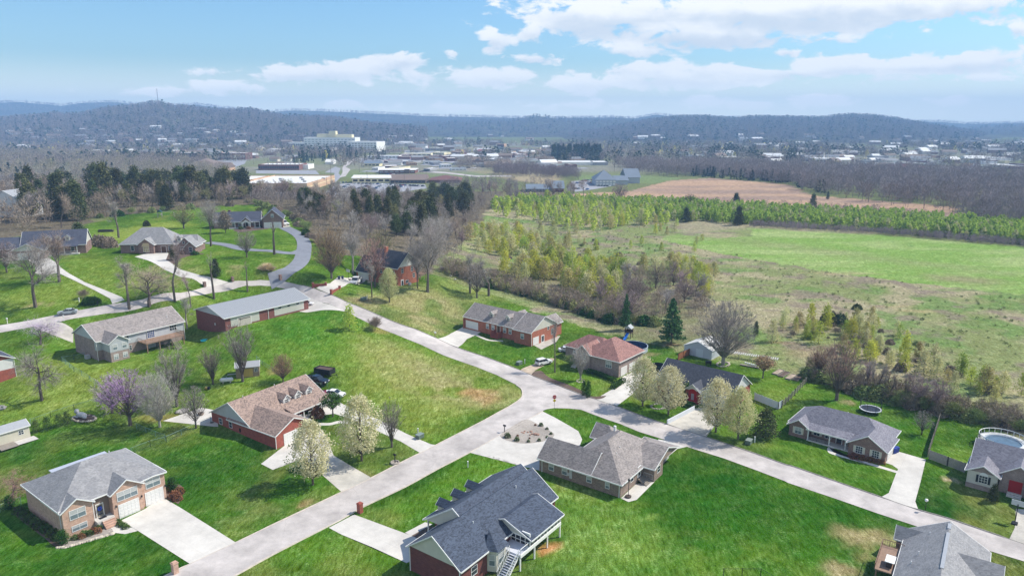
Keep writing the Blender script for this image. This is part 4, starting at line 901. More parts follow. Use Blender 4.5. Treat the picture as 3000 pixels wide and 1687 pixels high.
# sheds
X,Y=o_('E',290,135)
h=House('garden_shed','cream shed with grey metal roof and little black windows at left edge',X,Y,54,siding('shed_cream',(.56,.53,.43)),METR,cat='shed')
h.block(-9,0,0,3.6,2.5,3.3,'u',oh=.2,og=.15)
for u in(-1.5,-7.6): h.win('f',u,0,1.1,.8,.8,2,2)
h.part('shed_door',MB().box(-.9,.9,-.05,0,.1,2.2),siding('shed_cream',(.56,.53,.43)),(-4.6,0,0));h.part('ramp',MB().prism([(-6,0,.1),(-3,0,.1),(-3,-2.6,0),(-6,-2.6,0)],(0,0,.08)),WOODG);h.part('slab',MB().box(-3.,.5,-2.4,-.1,.02,.1),CONC);h.done()
X,Y=o_('D',2230,865)
h=House('garden_shed','small wooden shed with yellow double doors under bare tree',X,Y,18,mat('shed_wood',(.30,.23,.16),.8,.2,2),METR,cat='shed')
h.block(0,5.2,0,3.2,2.6,3.4,'u',oh=.2,og=.15);h.part('shed_doors',MB().box(-1.,0,-.05,0,.2,2.1).box(.04,1.04,-.05,0,.2,2.1),mat('yellow_wood',(.50,.36,.10),.7),(2.7,0,0));h.win('f',4.5,0,1.3,.7,.8,2,3);h.done()
X,Y=o_('L',915,625)
h=House('metal_shed','white metal shed with barn roof behind the orange fence',X,Y,-42,mat('shed_metal',(.50,.54,.60),.5,.06,2),mat('shed_roof_white',(.62,.61,.58),.5,.1,2),cat='shed',trim=mat('shed_metal',(.50,.54,.60)))
h.block(-8.2,0,0,7,2.4,4.2,'v',oh=.1,og=.1);h.part('shed_door',MB().box(-1.,1.,-.06,0,0,2.2),mat('shed_door_pale',(.6,.66,.7),.5),(-3.6,0,0));h.done()
# ---------------------------------------------------------------- vegetation
def vegmat(name,c1,c2,rough=.9,var=.18,sc=.7,trans=0.):
    m=bpy.data.materials.new(name);m.use_nodes=True;t=NT(m.node_tree);b=t.t.nodes['Principled BSDF'];b.inputs['Roughness'].default_value=rough;b.inputs['Specular IOR Level'].default_value=.15
    P=t.n('ShaderNodeTexCoord').outputs['Object'];r=t.n('ShaderNodeObjectInfo').outputs['Random']
    f=t.noise(P,sc,4.,.7);f2=t.noise(P,6.,2.,.6)
    k=t.m('ADD',t.n('ShaderNodeMapRange',{0:f,1:.3,2:.7,3:0.,4:.8}).outputs[0],t.m('MULTIPLY',t.m('SUBTRACT',f2,.5),1.1),clamp=True)
    c=t.mix(k,(*c1,1),(*c2,1))
    h=t.n('ShaderNodeHueSaturation',{'Hue':t.n('ShaderNodeMapRange',{0:r,3:.5-var*.10,4:.5+var*.10}).outputs[0],'Value':t.n('ShaderNodeMapRange',{0:t.m('FRACT',t.m('MULTIPLY',r,9.7)),3:1-var,4:1+var}).outputs[0],'Color':c})
    t.t.links.new(h.outputs[0],b.inputs['Base Color'])
    if trans:
        tr=t.n('ShaderNodeBsdfTranslucent',{'Color':h.outputs[0]});mx=t.n('ShaderNodeMixShader',{0:trans,1:b.outputs[0],2:tr.outputs[0]})
        t.t.links.new(mx.outputs[0],t.t.nodes['Material Output'].inputs[0])
    return m
BARK=vegmat('bark',(.085,.07,.06),(.18,.15,.13));BARKP=vegmat('pale_bark',(.26,.24,.21),(.44,.41,.37))
TW=dict(grey=vegmat('twigs_grey',(.27,.235,.215),(.47,.42,.39)),brown=vegmat('twigs_brown',(.28,.22,.17),(.46,.37,.30)),pink=vegmat('twigs_pinkish',(.30,.22,.21),(.48,.37,.36)),
 red=vegmat('buds_red',(.40,.22,.19),(.56,.36,.31)),orange=vegmat('buds_orange',(.36,.21,.12),(.52,.36,.23)),pale=vegmat('twigs_pale',(.34,.31,.28),(.52,.48,.44)),purple=vegmat('blossom_purple',(.36,.20,.46),(.58,.38,.68)),mauve=vegmat('blossom_mauve',(.40,.30,.42),(.58,.46,.60)),
 bud=vegmat('buds_yellowgreen',(.26,.25,.10),(.42,.40,.18)))
LF=dict(pear=vegmat('pear_blossom',(.48,.44,.20),(.90,.85,.64),trans=.3,var=.06),sap=vegmat('young_leaf_green',(.30,.36,.05),(.60,.64,.14),trans=.5,var=.3),sapc=vegmat('young_leaf_cream',(.46,.46,.20),(.78,.74,.44),trans=.4,var=.15),sapb=vegmat('young_leaf_bronze',(.36,.33,.12),(.60,.52,.25),trans=.4,var=.2),
 cedar=vegmat('cedar_green',(.035,.05,.018),(.15,.165,.06),var=.4),pine=vegmat('pine_green',(.035,.10,.03),(.12,.24,.08),var=.1),box=vegmat('boxwood_green',(.035,.075,.015),(.13,.19,.05)),
 hedge=vegmat('hedge_green',(.02,.07,.01),(.06,.14,.02)),rust=vegmat('rust_shrub',(.16,.07,.035),(.30,.15,.07)),brush=vegmat('brush_brown',(.22,.18,.13),(.40,.33,.25)),brushg=vegmat('brush_green',(.15,.20,.06),(.34,.38,.15)),grass=vegmat('pampas_tan',(.48,.37,.22),(.68,.56,.38)),yg=vegmat('bright_leaf',(.38,.42,.05),(.62,.64,.12),trans=.4))
def npmesh(name,V,F,mats,mi=None):
    V=np.asarray(V,np.float32).reshape(-1,3);F=np.asarray(F,np.int32);k=F.shape[1]
    me=bpy.data.meshes.new(name);me.vertices.add(len(V));me.vertices.foreach_set('co',V.ravel());me.loops.add(F.size);me.loops.foreach_set('vertex_index',F.ravel())
    me.polygons.add(len(F));me.polygons.foreach_set('loop_start',np.arange(0,F.size,k,dtype=np.int32));me.polygons.foreach_set('loop_total',np.full(len(F),k,np.int32));me.update(calc_edges=True)
    for m in mats: me.materials.append(m)
    return me
def leaves(rs,C,size,stretch=1.,up=0.):
    """one randomly turned leaf-clump quad at each centre"""
    n=len(C);a=rs.normal(size=(n,3));a/=np.linalg.norm(a,axis=1)[:,None];b=rs.normal(size=(n,3));b[:,2]+=up;b-=a*(a*b).sum(1)[:,None];b/=np.linalg.norm(b,axis=1)[:,None]
    s=(size*rs.uniform(.6,1.3,n))[:,None];a=a*s;b=b*s*stretch
    V=np.stack([C-a*.5,C+b*.5,C+a*.5,C-b*.5],1).reshape(-1,3)
    return V,np.arange(4*n).reshape(n,4)
def twigs(rs,P,D,L,w):
    n=len(P);D=D/np.linalg.norm(D,axis=1)[:,None];s=np.cross(D,rs.normal(size=(n,3)));s/=np.linalg.norm(s,axis=1)[:,None]
    L=L[:,None];V=np.stack([P-s*w/2,P+s*w/2,P+D*L],1).reshape(-1,3);return V,np.arange(3*n).reshape(n,3)
def limbs(rs,h,trunk,spread,nb,levels,up,r0,lean=0.,multi=1,droop=0.):
    """branch skeleton: list of (p0,p1,r0,r1), and the fine end points"""
    segs=[];ends=[]
    def grow(p,d,L,r,lv):
        n=3 if lv<levels else 2
        for i in range(n):
            d2=d+rs.normal(size=3)*.13*(1+lv*.5);d2[2]+=up*.12-droop*lv*.05;d2/=np.linalg.norm(d2)
            q=p+d2*L/n;r2=r*(1-.28/n*1.5)
            segs.append((p,q,r,r2));
            if lv>=1 or i>=1: ends.append((q,d2,lv,L))
            if lv<levels:
                for j in range(nb if i==n-1 else max(1,nb-1)):
                    az=rs.uniform(0,2*math.pi);t=spread*rs.uniform(.6,1.15)
                    x=np.cross(d2,[math.cos(az),math.sin(az),.3]);x/=np.linalg.norm(x)
                    dd=d2*math.cos(t)+x*math.sin(t);grow(q,dd/np.linalg.norm(dd),L*rs.uniform(.55,.8),r2*.55,lv+1)
            p=q;d=d2;r=r2
    th=h*trunk
    for k in range(multi):
        a=rs.uniform(0,6.28);l=(lean if multi==1 else .22);p=np.array([0,0,-.3]);d=np.array([math.cos(a)*l,math.sin(a)*l,1.]);d/=np.linalg.norm(d)
        q=p+d*(th+.3);segs.append((p,q,r0/multi**.5,r0*.8/multi**.5));grow(q,d,(h-th)*.55,r0*.75/multi**.5,0)
    return segs,ends
def fit(h,segs,ends):
    z=max(e[0][2] for e in ends);return h/max(z,1e-3)
def make_bare(seed,h,trunk=.25,spread=.6,nb=3,levels=3,up=.8,r0=.22,ntw=3,tl=.9,tw=.035,lean=.03,multi=1,rx=None,minr=.02,droop=0.):
    rs=np.random.RandomState(seed);segs,ends=limbs(rs,h,trunk,spread,nb,levels,up,r0,lean,multi,droop);k=h*.95/max(e[0][2] for e in ends)
    kx=1.
    if rx: R_=np.percentile([math.hypot(e[0][0],e[0][1]) for e in ends],97);kx=rx/R_
    S=np.array([kx,kx,k]);m=MB()
    for a,b,ra,rb in segs:
        if ra>=minr: m.tube(a*S,b*S,ra,rb,5 if ra>.1 else 3,False)
    P=[];D=[];L=[]
    for q,d,lv,l in ends:
        for j in range(ntw*(1 if lv<levels else 2)):
            P.append(q*S+rs.normal(size=3)*.12);D.append(d+rs.normal(size=3)*.65+np.array([0,0,.35*up]));L.append(tl*rs.uniform(.5,1.3))
    V,F=twigs(rs,np.array(P),np.array(D),np.array(L),tw)
    return m.mesh('trunk'),npmesh('crown',V,F,[])
def make_radial(seed,h,base,rx,nl=46,sub=7,ntw=5,tw=.034,tl=1.,r0=.35,up=.5,vase=False,minr=.02,zc=None):
    # limbs fan out from a short trunk to a rounded crown surface, sub-branches and twigs fill the outer shell
    rs=np.random.RandomState(seed);m=MB();th=h*base;m.tube((0,0,-.3),(0,0,th*1.1),r0,r0*.8,7,False);m.tube((0,0,th),(0,0,h*.72),r0*.62,.04,5,False);P=[];D=[];L=[]
    for i in range(nl):
        az=i*2.399+rs.uniform(-.3,.3);u=(i+.5)/nl;zt=-.35+1.35*u if not vase else .35+.65*u
        rr=math.sqrt(max(.0,1-zt*zt)) if not vase else (1-.75*max(0,u-.35)**1.0)*(.55+.45*rs.uniform())
        k=rs.uniform(.82,1.08);cz=th+(h-th)*.45
        e=np.array([math.cos(az)*rx*rr*k,math.sin(az)*rx*rr*k,(cz+(h-cz)*zt*k) if zt>0 else cz+(cz-th*.9)*zt*k])
        if vase: e[2]=th+(h-th)*(.55+.45*u)*k
        s0=np.array([0,0,th*(.7+.1*rs.uniform())+(h-th)*.5*max(0,u-.25)*(0 if vase else 1)])
        c=s0+(e-s0)*.45+np.array([0,0,up*(h-th)*.14]);pr=s0;ra=.075*r0/.35*(1.25-.5*u);pts=[]
        for q in range(1,8):
            t=q/7;p=s0*(1-t)**2+2*c*t*(1-t)+e*t*t+rs.normal(size=3)*.10*rx/4*(t<1);m.tube(pr,p,ra*(1-t*.85)+.012,ra*(1-(t+.14)*.85)+.01,3,False);pts.append((p,p-pr));pr=p
        for j in range(sub):
            q=rs.randint(2,7);p,d=pts[q];d=d/np.linalg.norm(d)+rs.normal(size=3)*.55+np.array([0,0,.35*up]);d/=np.linalg.norm(d);Ls=rx*rs.uniform(.16,.36);e2=p+d*Ls
            if math.hypot(e2[0],e2[1])>rx*1.12 or e2[2]>h*1.04: e2=p+d*Ls*.4
            m.tube(p,e2,.022,.01,3,False)
            for w in range(ntw):
                t=rs.uniform(.2,1);P.append(p+(e2-p)*t);D.append(d+rs.normal(size=3)*.6+np.array([0,0,.3*up]));L.append(tl*rs.uniform(.4,1.1))
    V,F=twigs(rs,np.array(P),np.array(D),np.array(L),tw);return m.mesh('trunk'),npmesh('crown',V,F,[])
def make_leafy(seed,h,rx,base,n,size,shape='oval',trunk_r=.16,clump=14,gap=.35,inner=True):
    rs=np.random.RandomState(seed);m=MB();m.tube((0,0,-.3),(0,0,h*.55),trunk_r,trunk_r*.5,6,False);m.tube((0,0,h*.55),(0,0,h*.9),trunk_r*.5,.02,5,False)
    def prof(t): # radius at height fraction
        if shape=='oval': return np.sin(np.pi*np.clip(t,.0,1)**.72)**.62
        if shape=='cone': return np.clip(1.06-t,0,1)**.8*np.clip(t/.12,0,1)**.5
        if shape=='column': return np.sin(np.pi*np.clip(t,0,1)**.55)**.8
        return np.sqrt(np.clip(1-(2*t-1)**2,0,1))
    nc=max(4,n//clump);t=rs.uniform(.02,.97,nc);az=rs.uniform(0,6.283,nc);lump=1+.22*np.sin(az*3+seed+t*9)+.12*np.sin(az*7+t*17+seed*2)
    r=rx*prof(t)*lump*rs.uniform(.25,1.,nc)**.42
    C=np.stack([np.cos(az)*r,np.sin(az)*r,base+(h-base)*t],1)
    if inner:
        for i in range(min(nc,60)):
            c=C[i*nc//min(nc,60)];z=max(base*.6,c[2]-math.hypot(c[0],c[1])*1.1-.3);m.tube((0,0,z),tuple(c),.045*trunk_r/.16,.012,3,False)
    k=clump;cc=np.repeat(C,k,0)+rs.normal(size=(nc*k,3))*np.array([1,1,1.1])*(size*1.15)
    V,F=leaves(rs,cc,size,1.,.3)
    return m.mesh('trunk'),npmesh('crown',V,F,[])
def make_pine(seed,h,rx,n=9,size=.3,whorl=True,per=9):
    rs=np.random.RandomState(seed);m=MB();m.tube((0,0,-.3),(0,0,h*.96),.2,.03,6,False);C=[]
    lev=int(h/.75)
    for i in range(lev):
        t=(i+.6)/lev;z=h*(.1+.88*t);r=rx*(1-t)**.8*rs.uniform(.8,1.12)+.15
        for j in range(per):
            a=rs.uniform(0,6.28);rr=r*rs.uniform(.75,1.1);e=(math.cos(a)*rr,math.sin(a)*rr,z+.05*rr-.1)
            m.tube((0,0,z),e,.04,.01,3,False)
            k=int(n*max(.4,rr/rx)*2)
            for q in range(k): f=(q+rs.uniform())/k;f=.25+.75*f;C.append((e[0]*f+rs.normal()*.22*f,e[1]*f+rs.normal()*.22*f,z+(e[2]-z)*f+rs.normal()*.13))
    V,F=leaves(rs,np.array(C),size,1.5,.2);return m.mesh('trunk'),npmesh('crown',V,F,[])
def make_shrub(seed,rx,h,n,size,flat=1.):
    rs=np.random.RandomState(seed);m=MB()
    for i in range(7): a=rs.uniform(0,6.28);m.tube((0,0,-.1),(math.cos(a)*rx*.5,math.sin(a)*rx*.5,h*.6),.03,.015,3,False)
    d=rs.normal(size=(n,3));d/=np.linalg.norm(d,axis=1)[:,None];d[:,2]=np.abs(d[:,2])*1.0-.15;rr=rs.uniform(.55,1.,n)**.5*(1+.12*np.sin(np.arctan2(d[:,1],d[:,0])*4+seed))
    C=d*rr[:,None]*np.array([rx,rx,h]);C[:,2]=np.clip(C[:,2],.02,9);V,F=leaves(rs,C,size);return m.mesh('stem'),npmesh('crown',V,F,[])
def make_tuft(seed,rx,h,n):
    rs=np.random.RandomState(seed);P=np.c_[rs.normal(size=(n,2))*rx*.15,np.zeros(n)];D=np.c_[rs.normal(size=(n,2))*.6,np.ones(n)];V,F=twigs(rs,P,D,h*rs.uniform(.6,1.2,n),.07)
    m=MB();m.tube((0,0,-.1),(0,0,.2),.15,.1,5);return m.mesh('stem'),npmesh('crown',V,F,[])
KIND={}
def reg(k,lst,h,cat='tree'): KIND[k]=(lst,h,cat)
reg('big',[make_bare(s,15,.3,.62,3,3,.55,.42,3,1.35,.034,.05,rx=5.4,minr=.03) for s in(1,2)],15)
reg('huge',[make_bare(7,16,.16,.72,3,3,.45,.40,5,1.6,.036,.05,rx=8.2,minr=.03,droop=.1)],16)
reg('vase',[make_radial(s,12,.12,3.8,44,11,7,.030,1.1,.32,1.2,True) for s in(3,4)],12)
reg('round',[make_radial(s,9,.2,3.2,50,11,8,.028,.8,.26) for s in(5,6)],9)
reg('dense',[make_radial(11,13,.14,5.6,100,13,9,.034,1.1,.42)],13)
reg('thin',[make_bare(s,14,.35,.5,2,3,1.,.26,4,1.,.035,.03,rx=2.2,minr=.022) for s in(8,9)],14)
reg('pole',[make_bare(10,12,.5,.35,2,2,1.2,.3,2,.9,.04,.03,rx=1.2,minr=.03)],12)
reg('open',[make_bare(21,8,.16,.85,3,3,.35,.34,2,.8,.03,.03,rx=5.2,minr=.028)],8)
reg('conif_bare',[make_bare(12,14,.25,1.25,4,2,.1,.36,5,1.9,.036,.03,rx=4.3,minr=.03)],14)
reg('wood',[make_bare(s,13,.24,.5,3,2,.9,.24,6,1.7,.06,.03,rx=3.7,minr=.04) for s in(31,32,33,34)],13)
reg('pear',[make_leafy(s,10,3.,1.6,6400,.22,'oval',.20,8) for s in(41,42)],10)
reg('sap',[make_leafy(s,6,1.35,.3,620,.30,'column',.07,6,inner=False) for s in(51,52,53,54)],6)
reg('sapcone',[make_leafy(s,6,1.75,.2,900,.30,'cone',.08,6,inner=False) for s in(55,56)],6)
reg('cedar',[make_leafy(s,11,2.9,.5,2800,.42,'cone',.2,9,inner=False) for s in(61,62)]+[make_leafy(63,11,3.,2.4,2600,.42,'oval',.2,9)],11)
reg('conecedar',[make_leafy(64,5.5,2.2,.1,2600,.26,'cone',.12,9,inner=False)],5.5)
reg('pine',[make_pine(71,14,4.6,13,.42,per=15)],14)
reg('cypress',[make_leafy(72,4.,.62,.05,1400,.16,'column',.05,7,inner=False)],4)
reg('shrub',[make_shrub(s,.6,.95,520,.13) for s in(81,82)],.95,'shrub')
reg('bush',[make_shrub(s,1.9,2.6,1500,.3) for s in(83,84)],2.6,'bush')
reg('brush',[make_bare(s,4,.02,.7,3,2,.7,.06,4,.8,.04,.03,multi=4,rx=2.4,minr=.02) for s in(85,86,87)],4,'bush')
reg('tuft',[make_tuft(88,1,1.3,500)],1.3,'grass clump')
reg('topiary',[make_leafy(89,4.2,1.5,2.3,1500,.2,'round',.14,8)],4.2)
TCNT=0
def plant(kind,x,y,h,label,name='tree',crown=None,bark=None,group=None,rx=1.,var=None,rz=None,cat=None,sink=0.):
    global TCNT;TCNT+=1
    L,h0,c0=KIND[kind];tm,cm=L[(TCNT if var is None else var)%len(L)];s=h/h0
    t=thing(name,label,cat or c0,(x,y,hg(x,y)-sink),(TCNT*2.399)%6.283 if rz is None else rz,group);t.scale=(s*rx,s*rx,s)
    for nm,me,mt in(('trunk' if c0=='tree' else 'stem',tm,bark or BARK),('crown',cm,crown)):
        if not me.materials: me.materials.append(mt)
        o=link(bpy.data.objects.new(nm,me),t);o.material_slots[0].link='OBJECT';o.material_slots[0].material=mt
    return t
def T(f,bx,by,ty,kind,label,name='bare_tree',crown='grey',bark=None,rx=1.,**k):
    p=px(f,bx,by);X,Y=G(*p);h=Ht(p[0],p[1],px(f,bx,ty)[1]);return plant(kind,X,Y,h,label,name,TW.get(crown) or LF[crown],bark,rx=rx,**k)
T('A',335,1095,470,'big','tall bare tree on the lawn near the silver sedan')
T('A',560,855,330,'big','tall bare tree beside the long white driveway at left',crown='brown')
T('A',400,795,520,'thin','slim bare tree between the two driveway trees at left')
T('A',65,768,480,'round','small bare tree at the left edge above the lawn',crown='pink')
T('A',1220,1108,600,'thin','slender dark bare tree standing on the near side of the road at left',rx=1.5)
T('A',1410,1078,650,'open','crooked low-branched bare tree beside the road',crown='brown')
T('A',1650,1036,400,'thin','tall thin bare tree rising in front of the curving drive',crown='pink')
T('A',1800,1095,760,'thin','thin young bare tree behind the storage building',crown='pink')
T('A',1765,1298,940,'thin','small whitish bare tree between grey house and storage building',crown='pale',bark=BARKP,rx=1.4)
T('A',2020,1012,560,'pole','tall trimmed bare trunk behind the storage building')
T('A',2335,945,640,'pole','leaning trimmed tree trunk behind the metal roof',crown='brown')
T('A',1990,520,40,'big','very tall bare tree between the two upper brick houses',rx=.8)
T('A',1120,440,40,'thin','tall bare tree on the upper back lawn',rx=1.4)
T('A',760,525,300,'cedar','dark green cedar beside the navy roofed house','cedar_tree','cedar',var=2)
T('A',2330,625,370,'round','small spreading bare tree inside the lower drive loop')
T('B',335,597,265,'pole','pollarded tree in the round island of the asphalt drive',rx=1.5)
for i,x in enumerate((925,985,1040)): T('A',x,500+i*14,400+i*10,'bush','brown rounded bush, %s of the three in the hedge behind the navy roofed house'%('left','middle','right')[i],'bush','brush',group='brown hedge bushes')
T('A',1735,352,140,'round','wide budding yellowish tree behind the hipped-roof house',crown='bud',rx=1.3)
T('A',1640,650,510,'cedar','dark evergreen shrub in the bed before the hipped-roof house','evergreen_shrub','cedar')
T('A',2040,810,640,'cedar','dark conical evergreen on the lawn loop by the drive','conifer','cedar')
T('A',1385,330,270,'bush','small dark evergreen bush behind the hipped roof','bush','cedar',rx=.8)
T('A',830,1060,985,'bush','dark green clipped hedge bush, left half of the pair near the sedan','hedge_bush','hedge',rx=1.1)
T('A',890,1055,985,'bush','dark green clipped hedge bush, right half of the pair near the sedan','hedge_bush','hedge',rx=1.2)
T('A',780,1010,930,'brush','pale twiggy bush behind the clipped hedge by the road','bush','brush')
T('B',875,825,370,'dense','brownish full-crowned bare tree left of the tall brick house',crown='orange',rx=.75)
T('B',1075,775,330,'big','large grey tree with pale curving trunk behind the white pickup',bark=BARKP)
T('B',1285,905,460,'round','reddish budding maple in front of the tall brick house','maple_tree','red',rx=.8)
T('B',1345,700,375,'round','yellow-green budding tree behind the tall brick house','budding_tree','bud',rx=1.1)
T('B',1255,1000,650,'thin','thin dark sapling in front of the tall brick house')
T('B',1420,1048,725,'pear','cream blossoming pear in front of the tall brick house','pear_tree','sapc',rx=.85)
T('B',1685,918,480,'huge','broad old bare tree right of the tall brick house, left trunk',rx=.6)
T('B',1780,950,215,'huge','tallest spreading bare tree right of the tall brick house',rx=.85)
T('B',2180,962,520,'thin','left one of three slim bare trees on the lawn above the dormer house',rx=1.3)
T('B',2245,1008,700,'round','middle one of three bare trees above the dormer house, the shortest')
T('B',2355,988,590,'thin','right one of three bare trees above the dormer house, fullest crown',rx=1.9)
T('B',1045,1312,1075,'sapcone','small yellow-green tree on the central lot beside the road','young_tree','sap')
T('B',1285,1312,1190,'brush','tiny pinkish twiggy bush on the central lot by the road','bush','brush')
T('D',385,545,285,'open','pale purple redbud above the bare conifer at left','redbud_tree','mauve',rx=1.15)
T('D',395,1072,520,'conif_bare','bare tree with level side twigs on the left lawn')
T('D',1670,1128,590,'vase','multi-stemmed bare tree in front of the wooden deck')
T('D',2010,918,580,'vase','small vase-shaped bare tree left of the wooden shed',crown='pink',rx=1.1)
T('D',2290,893,370,'vase','large vase-shaped bare tree beside the wooden shed')
T('D',1230,1305,800,'round','purple flowering redbud in front of the grey house yard','redbud_tree','purple',rx=1.15,var=0)
T('D',1060,1190,850,'round','mauve grey tree left of the purple redbud','redbud_tree','mauve',rx=1.2,var=1)
T('D',1510,1322,830,'dense','pale whitish bare tree right of the purple redbud',crown='pale',bark=BARKP,rx=.8)
T('D',1850,1332,950,'round','stubby bare tree on the corner of the triangular patio',bark=BARK,rx=.8)
T('F',740,252,0,'dense','bare tree with orange tips beyond the brown roof',crown='orange',rx=.8)
T('F',1020,1222,610,'pear','cream blossoming pear in front of the red brick garage','pear_tree','pear',rx=.93)
T('F',1480,995,385,'pear','cream blossoming pear between the two driveways','pear_tree','pear',rx=.98)
T('F',1765,868,455,'vase','bare vase-shaped tree right of the cream pear')
T('F',1210,580,380,'topiary','small round-headed dark green tree by the front steps','round_topped_tree','hedge',rx=1.2)
T('F',1065,575,465,'bush','dark red leafed shrub beside the red brick porch','shrub','rust',rx=.8)
T('E',120,735,455,'open','pinkish twiggy ornamental tree at the left edge',crown='red',rx=1.05)
T('E',95,808,685,'cypress','dark conical juniper behind the left wall of the split-level house','juniper','hedge',rx=1.9)
T('E',603,1140,1012,'cypress','dark conical juniper at the front corner of the split-level house','juniper','hedge',rx=1.9)
T('E',1630,645,512,'cypress','dark conical juniper right of the white garages','juniper','hedge',rx=1.9)
for i,(x,y) in enumerate(((180,850),(237,893),(287,928),(337,960),(387,992),(442,1022),(497,1060),(550,1095))): T('E',x,y,y-72,'shrub','rounded clipped shrub in the row along the brick side wall of the split-level house','shrub','box',group='shrubs along the side wall',rx=1.15)
for i,(x,y,c) in enumerate(((712,1098,'box'),(768,1090,'rust'),(792,1062,'box'),(848,1060,'box'),(885,1035,'rust'),(930,1012,'box'),(925,1035,'rust'))): T('E',x,y,y-52,'shrub','%s shrub in the gravel bed under the front windows'%('green' if c=='box' else 'rust brown'),'shrub',c,group='shrubs in the front gravel bed %s'%c,rx=1.1)
for x,y in((1105,945),(1132,963),(1158,978),(1186,995)): T('E',x,y,y-42,'shrub','small green shrub in the row between the path and white drive','shrub','box',group='shrubs by the path',rx=1.3)
for x,y in((1640,705),(1672,725),(1690,670),(1610,640)): T('E',x,y,y-70,'shrub','rust brown shrub in the bed right of the white garages','shrub','rust',group='rust shrubs right of garage',rx=1.1)
for i,(x,y) in enumerate(((345,1370),(450,1345),(560,1315),(640,1292))): T('D',x,y,y-115,'sapcone','bushy green evergreen, %s of the four beside the cream shed'%('first','second','third','fourth')[i],'evergreen_shrub','box',group='evergreens by the shed',rx=1.3)
T('C',1048,1065,545,'thin','very slender leafless tree by the dirt drive with the white car',rx=.75)
T('C',1290,1142,800,'vase','pale birch-like tree in front of the taupe brick house','birch_tree','pale',bark=BARKP)
T('C',1322,1282,1135,'cypress','dark green pointed cypress, left of the pair by the road','cypress_tree','hedge',rx=.95)
T('C',1362,1300,1140,'cypress','dark green pointed cypress, right of the pair by the road','cypress_tree','hedge',rx=.95)
T('C',1200,1000,900,'brush','dark twiggy shrubs left of the taupe brick house door','bush','brushg',rx=1.3)
def hedge(f,pts,w,h,label,nm='hedge',mt='hedge'):
    L=smoothpoly(wpoly(f,pts),4,False);rs=np.random.RandomState(int(pts[0][0]));C=[]
    for a,b in zip(L[:-1],L[1:]):
        d=math.dist(a,b);n=int(d*380*w*h);t=rs.uniform(0,1,n);nx,ny=-(b[1]-a[1])/d,(b[0]-a[0])/d
        an=rs.uniform(0,6.28,n);r=rs.uniform(.75,1,n)**.5;u=np.clip(np.cos(an)*1.3,-1,1)*r*w/2;z=h*(.5+.5*np.clip(np.sin(an)*1.4,-1,1)*r)
        x=a[0]+(b[0]-a[0])*t+nx*u;y=a[1]+(b[1]-a[1])*t+ny*u;C.append(np.stack([x,y,z+H(x,y)],1))
    V,F=leaves(rs,np.concatenate(C),.16);me=npmesh(nm,V,F,[LF[mt]]);return tag(link(bpy.data.objects.new(nm,me)),label,'hedge')
hedge('C',[(1350,1062),(1480,1100),(1620,1165)],1.1,1.,'clipped green hedge running below the windows of the taupe brick house')
hedge('C',[(1590,1225),(1640,1190),(1700,1150)],1.2,1.,'clipped green hedge beside the drive of the taupe brick house')
for a in ((265,1062,600,1.,'first cream pear from the left in the row before the black-roofed house'),(508,1142,680,1.,'second cream pear from the left, in front of the arched red door'),(955,1308,800,.98,'third cream pear, standing beside the wide stained driveway'),(1165,1372,880,.92,'fourth and most golden pear, beside the dark conifer')):
    T('L',a[0],a[1],a[2],'pear',a[4],'pear_tree','pear' if 'golden' not in a[4] else 'sapc',rx=a[3],group='pears before the black-roofed house')
T('L',1420,1345,1085,'conecedar','dark green conical spruce beside the golden pear','spruce_tree','cedar',rx=1.15)
T('L',1025,668,90,'dense','large grey domed bare tree ringed with stones in the back yard',crown='grey',bark=BARKP,rx=1.0)
T('L',2095,1005,440,'vase','tall reddish budding maple at the meadow edge','maple_tree','red',rx=1.15)
T('L',1925,802,510,'vase','shorter reddish brown tree left of the tall red maple',crown='orange')
T('L',1400,797,605,'topiary','small rounded orange-brown tree on the fenced lawn','round_topped_tree','orange',rx=1.15)
T('L',535,475,40,'pine','broad bright green pine behind the round pool','pine_tree','pine')
T('L',105,345,0,'pine','narrow green pine left of the broad pine','pine_tree','pine',rx=.6)
T('L',400,1060,940,'brush','dark twiggy shrub in the stone ring between two pears','bush','brush',rx=.7)
T('L',675,1000,840,'cypress','dark green columnar shrub left of the red door','columnar_shrub','hedge',rx=1.5)
T('L',700,1060,1010,'shrub','low green shrubs beside the red door steps','shrub','hedge',rx=2.)
T('K',2280,745,580,'conecedar','small dark cone shrub in the bed by the red double door','cone_shrub','cedar',rx=.75)
T('K',1610,115,-100,'round','small bare tree on the lawn left of the long fence')
for i,x in enumerate((960,1040,1130,1220)): T('K',x,330+i*17,282+i*17,'shrub','dark red shrub in the row under the two shuttered windows','shrub','rust',group='red shrubs under shuttered windows',rx=1.5)
for i,(x,y,s) in enumerate(((1568,140,55),(1655,172,45),(1765,185,28),(1865,175,32),(1940,145,26),(1978,112,26),(1940,65,26),(1885,32,38),(1663,130,22),(1775,155,18),(1830,30,20))): T('I',x,y,y-s*.95,'shrub',('large round clipped shrub','second large round clipped shrub','round clipped shrub')[min(i,2)]+(' at the tip of the gravel island bed' if i==0 else ' on the near side of the gravel island bed' if i==1 else ' in the gravel island bed'),'shrub','box' if i<8 else 'rust',group='round shrubs in the gravel island',rx=1.0)
for i,(x,y) in enumerate(((235,745),(262,722),(298,748))): T('B',x,y,y-50,'tuft','tan ornamental grass clump in the small bed of the lower drive loop','grass_clump','grass',group='ornamental grass clumps',rx=1.6,cat='grass clump')
for i,(x,y) in enumerate(((40,345),(120,342),(190,335),(240,330),(20,352),(90,350))): T('B',x+ (0),y+8,y-22,'shrub','low shrub along the porch of the portico house','shrub','rust' if i%2 else 'box',group='shrubs before the portico house',rx=1.4)
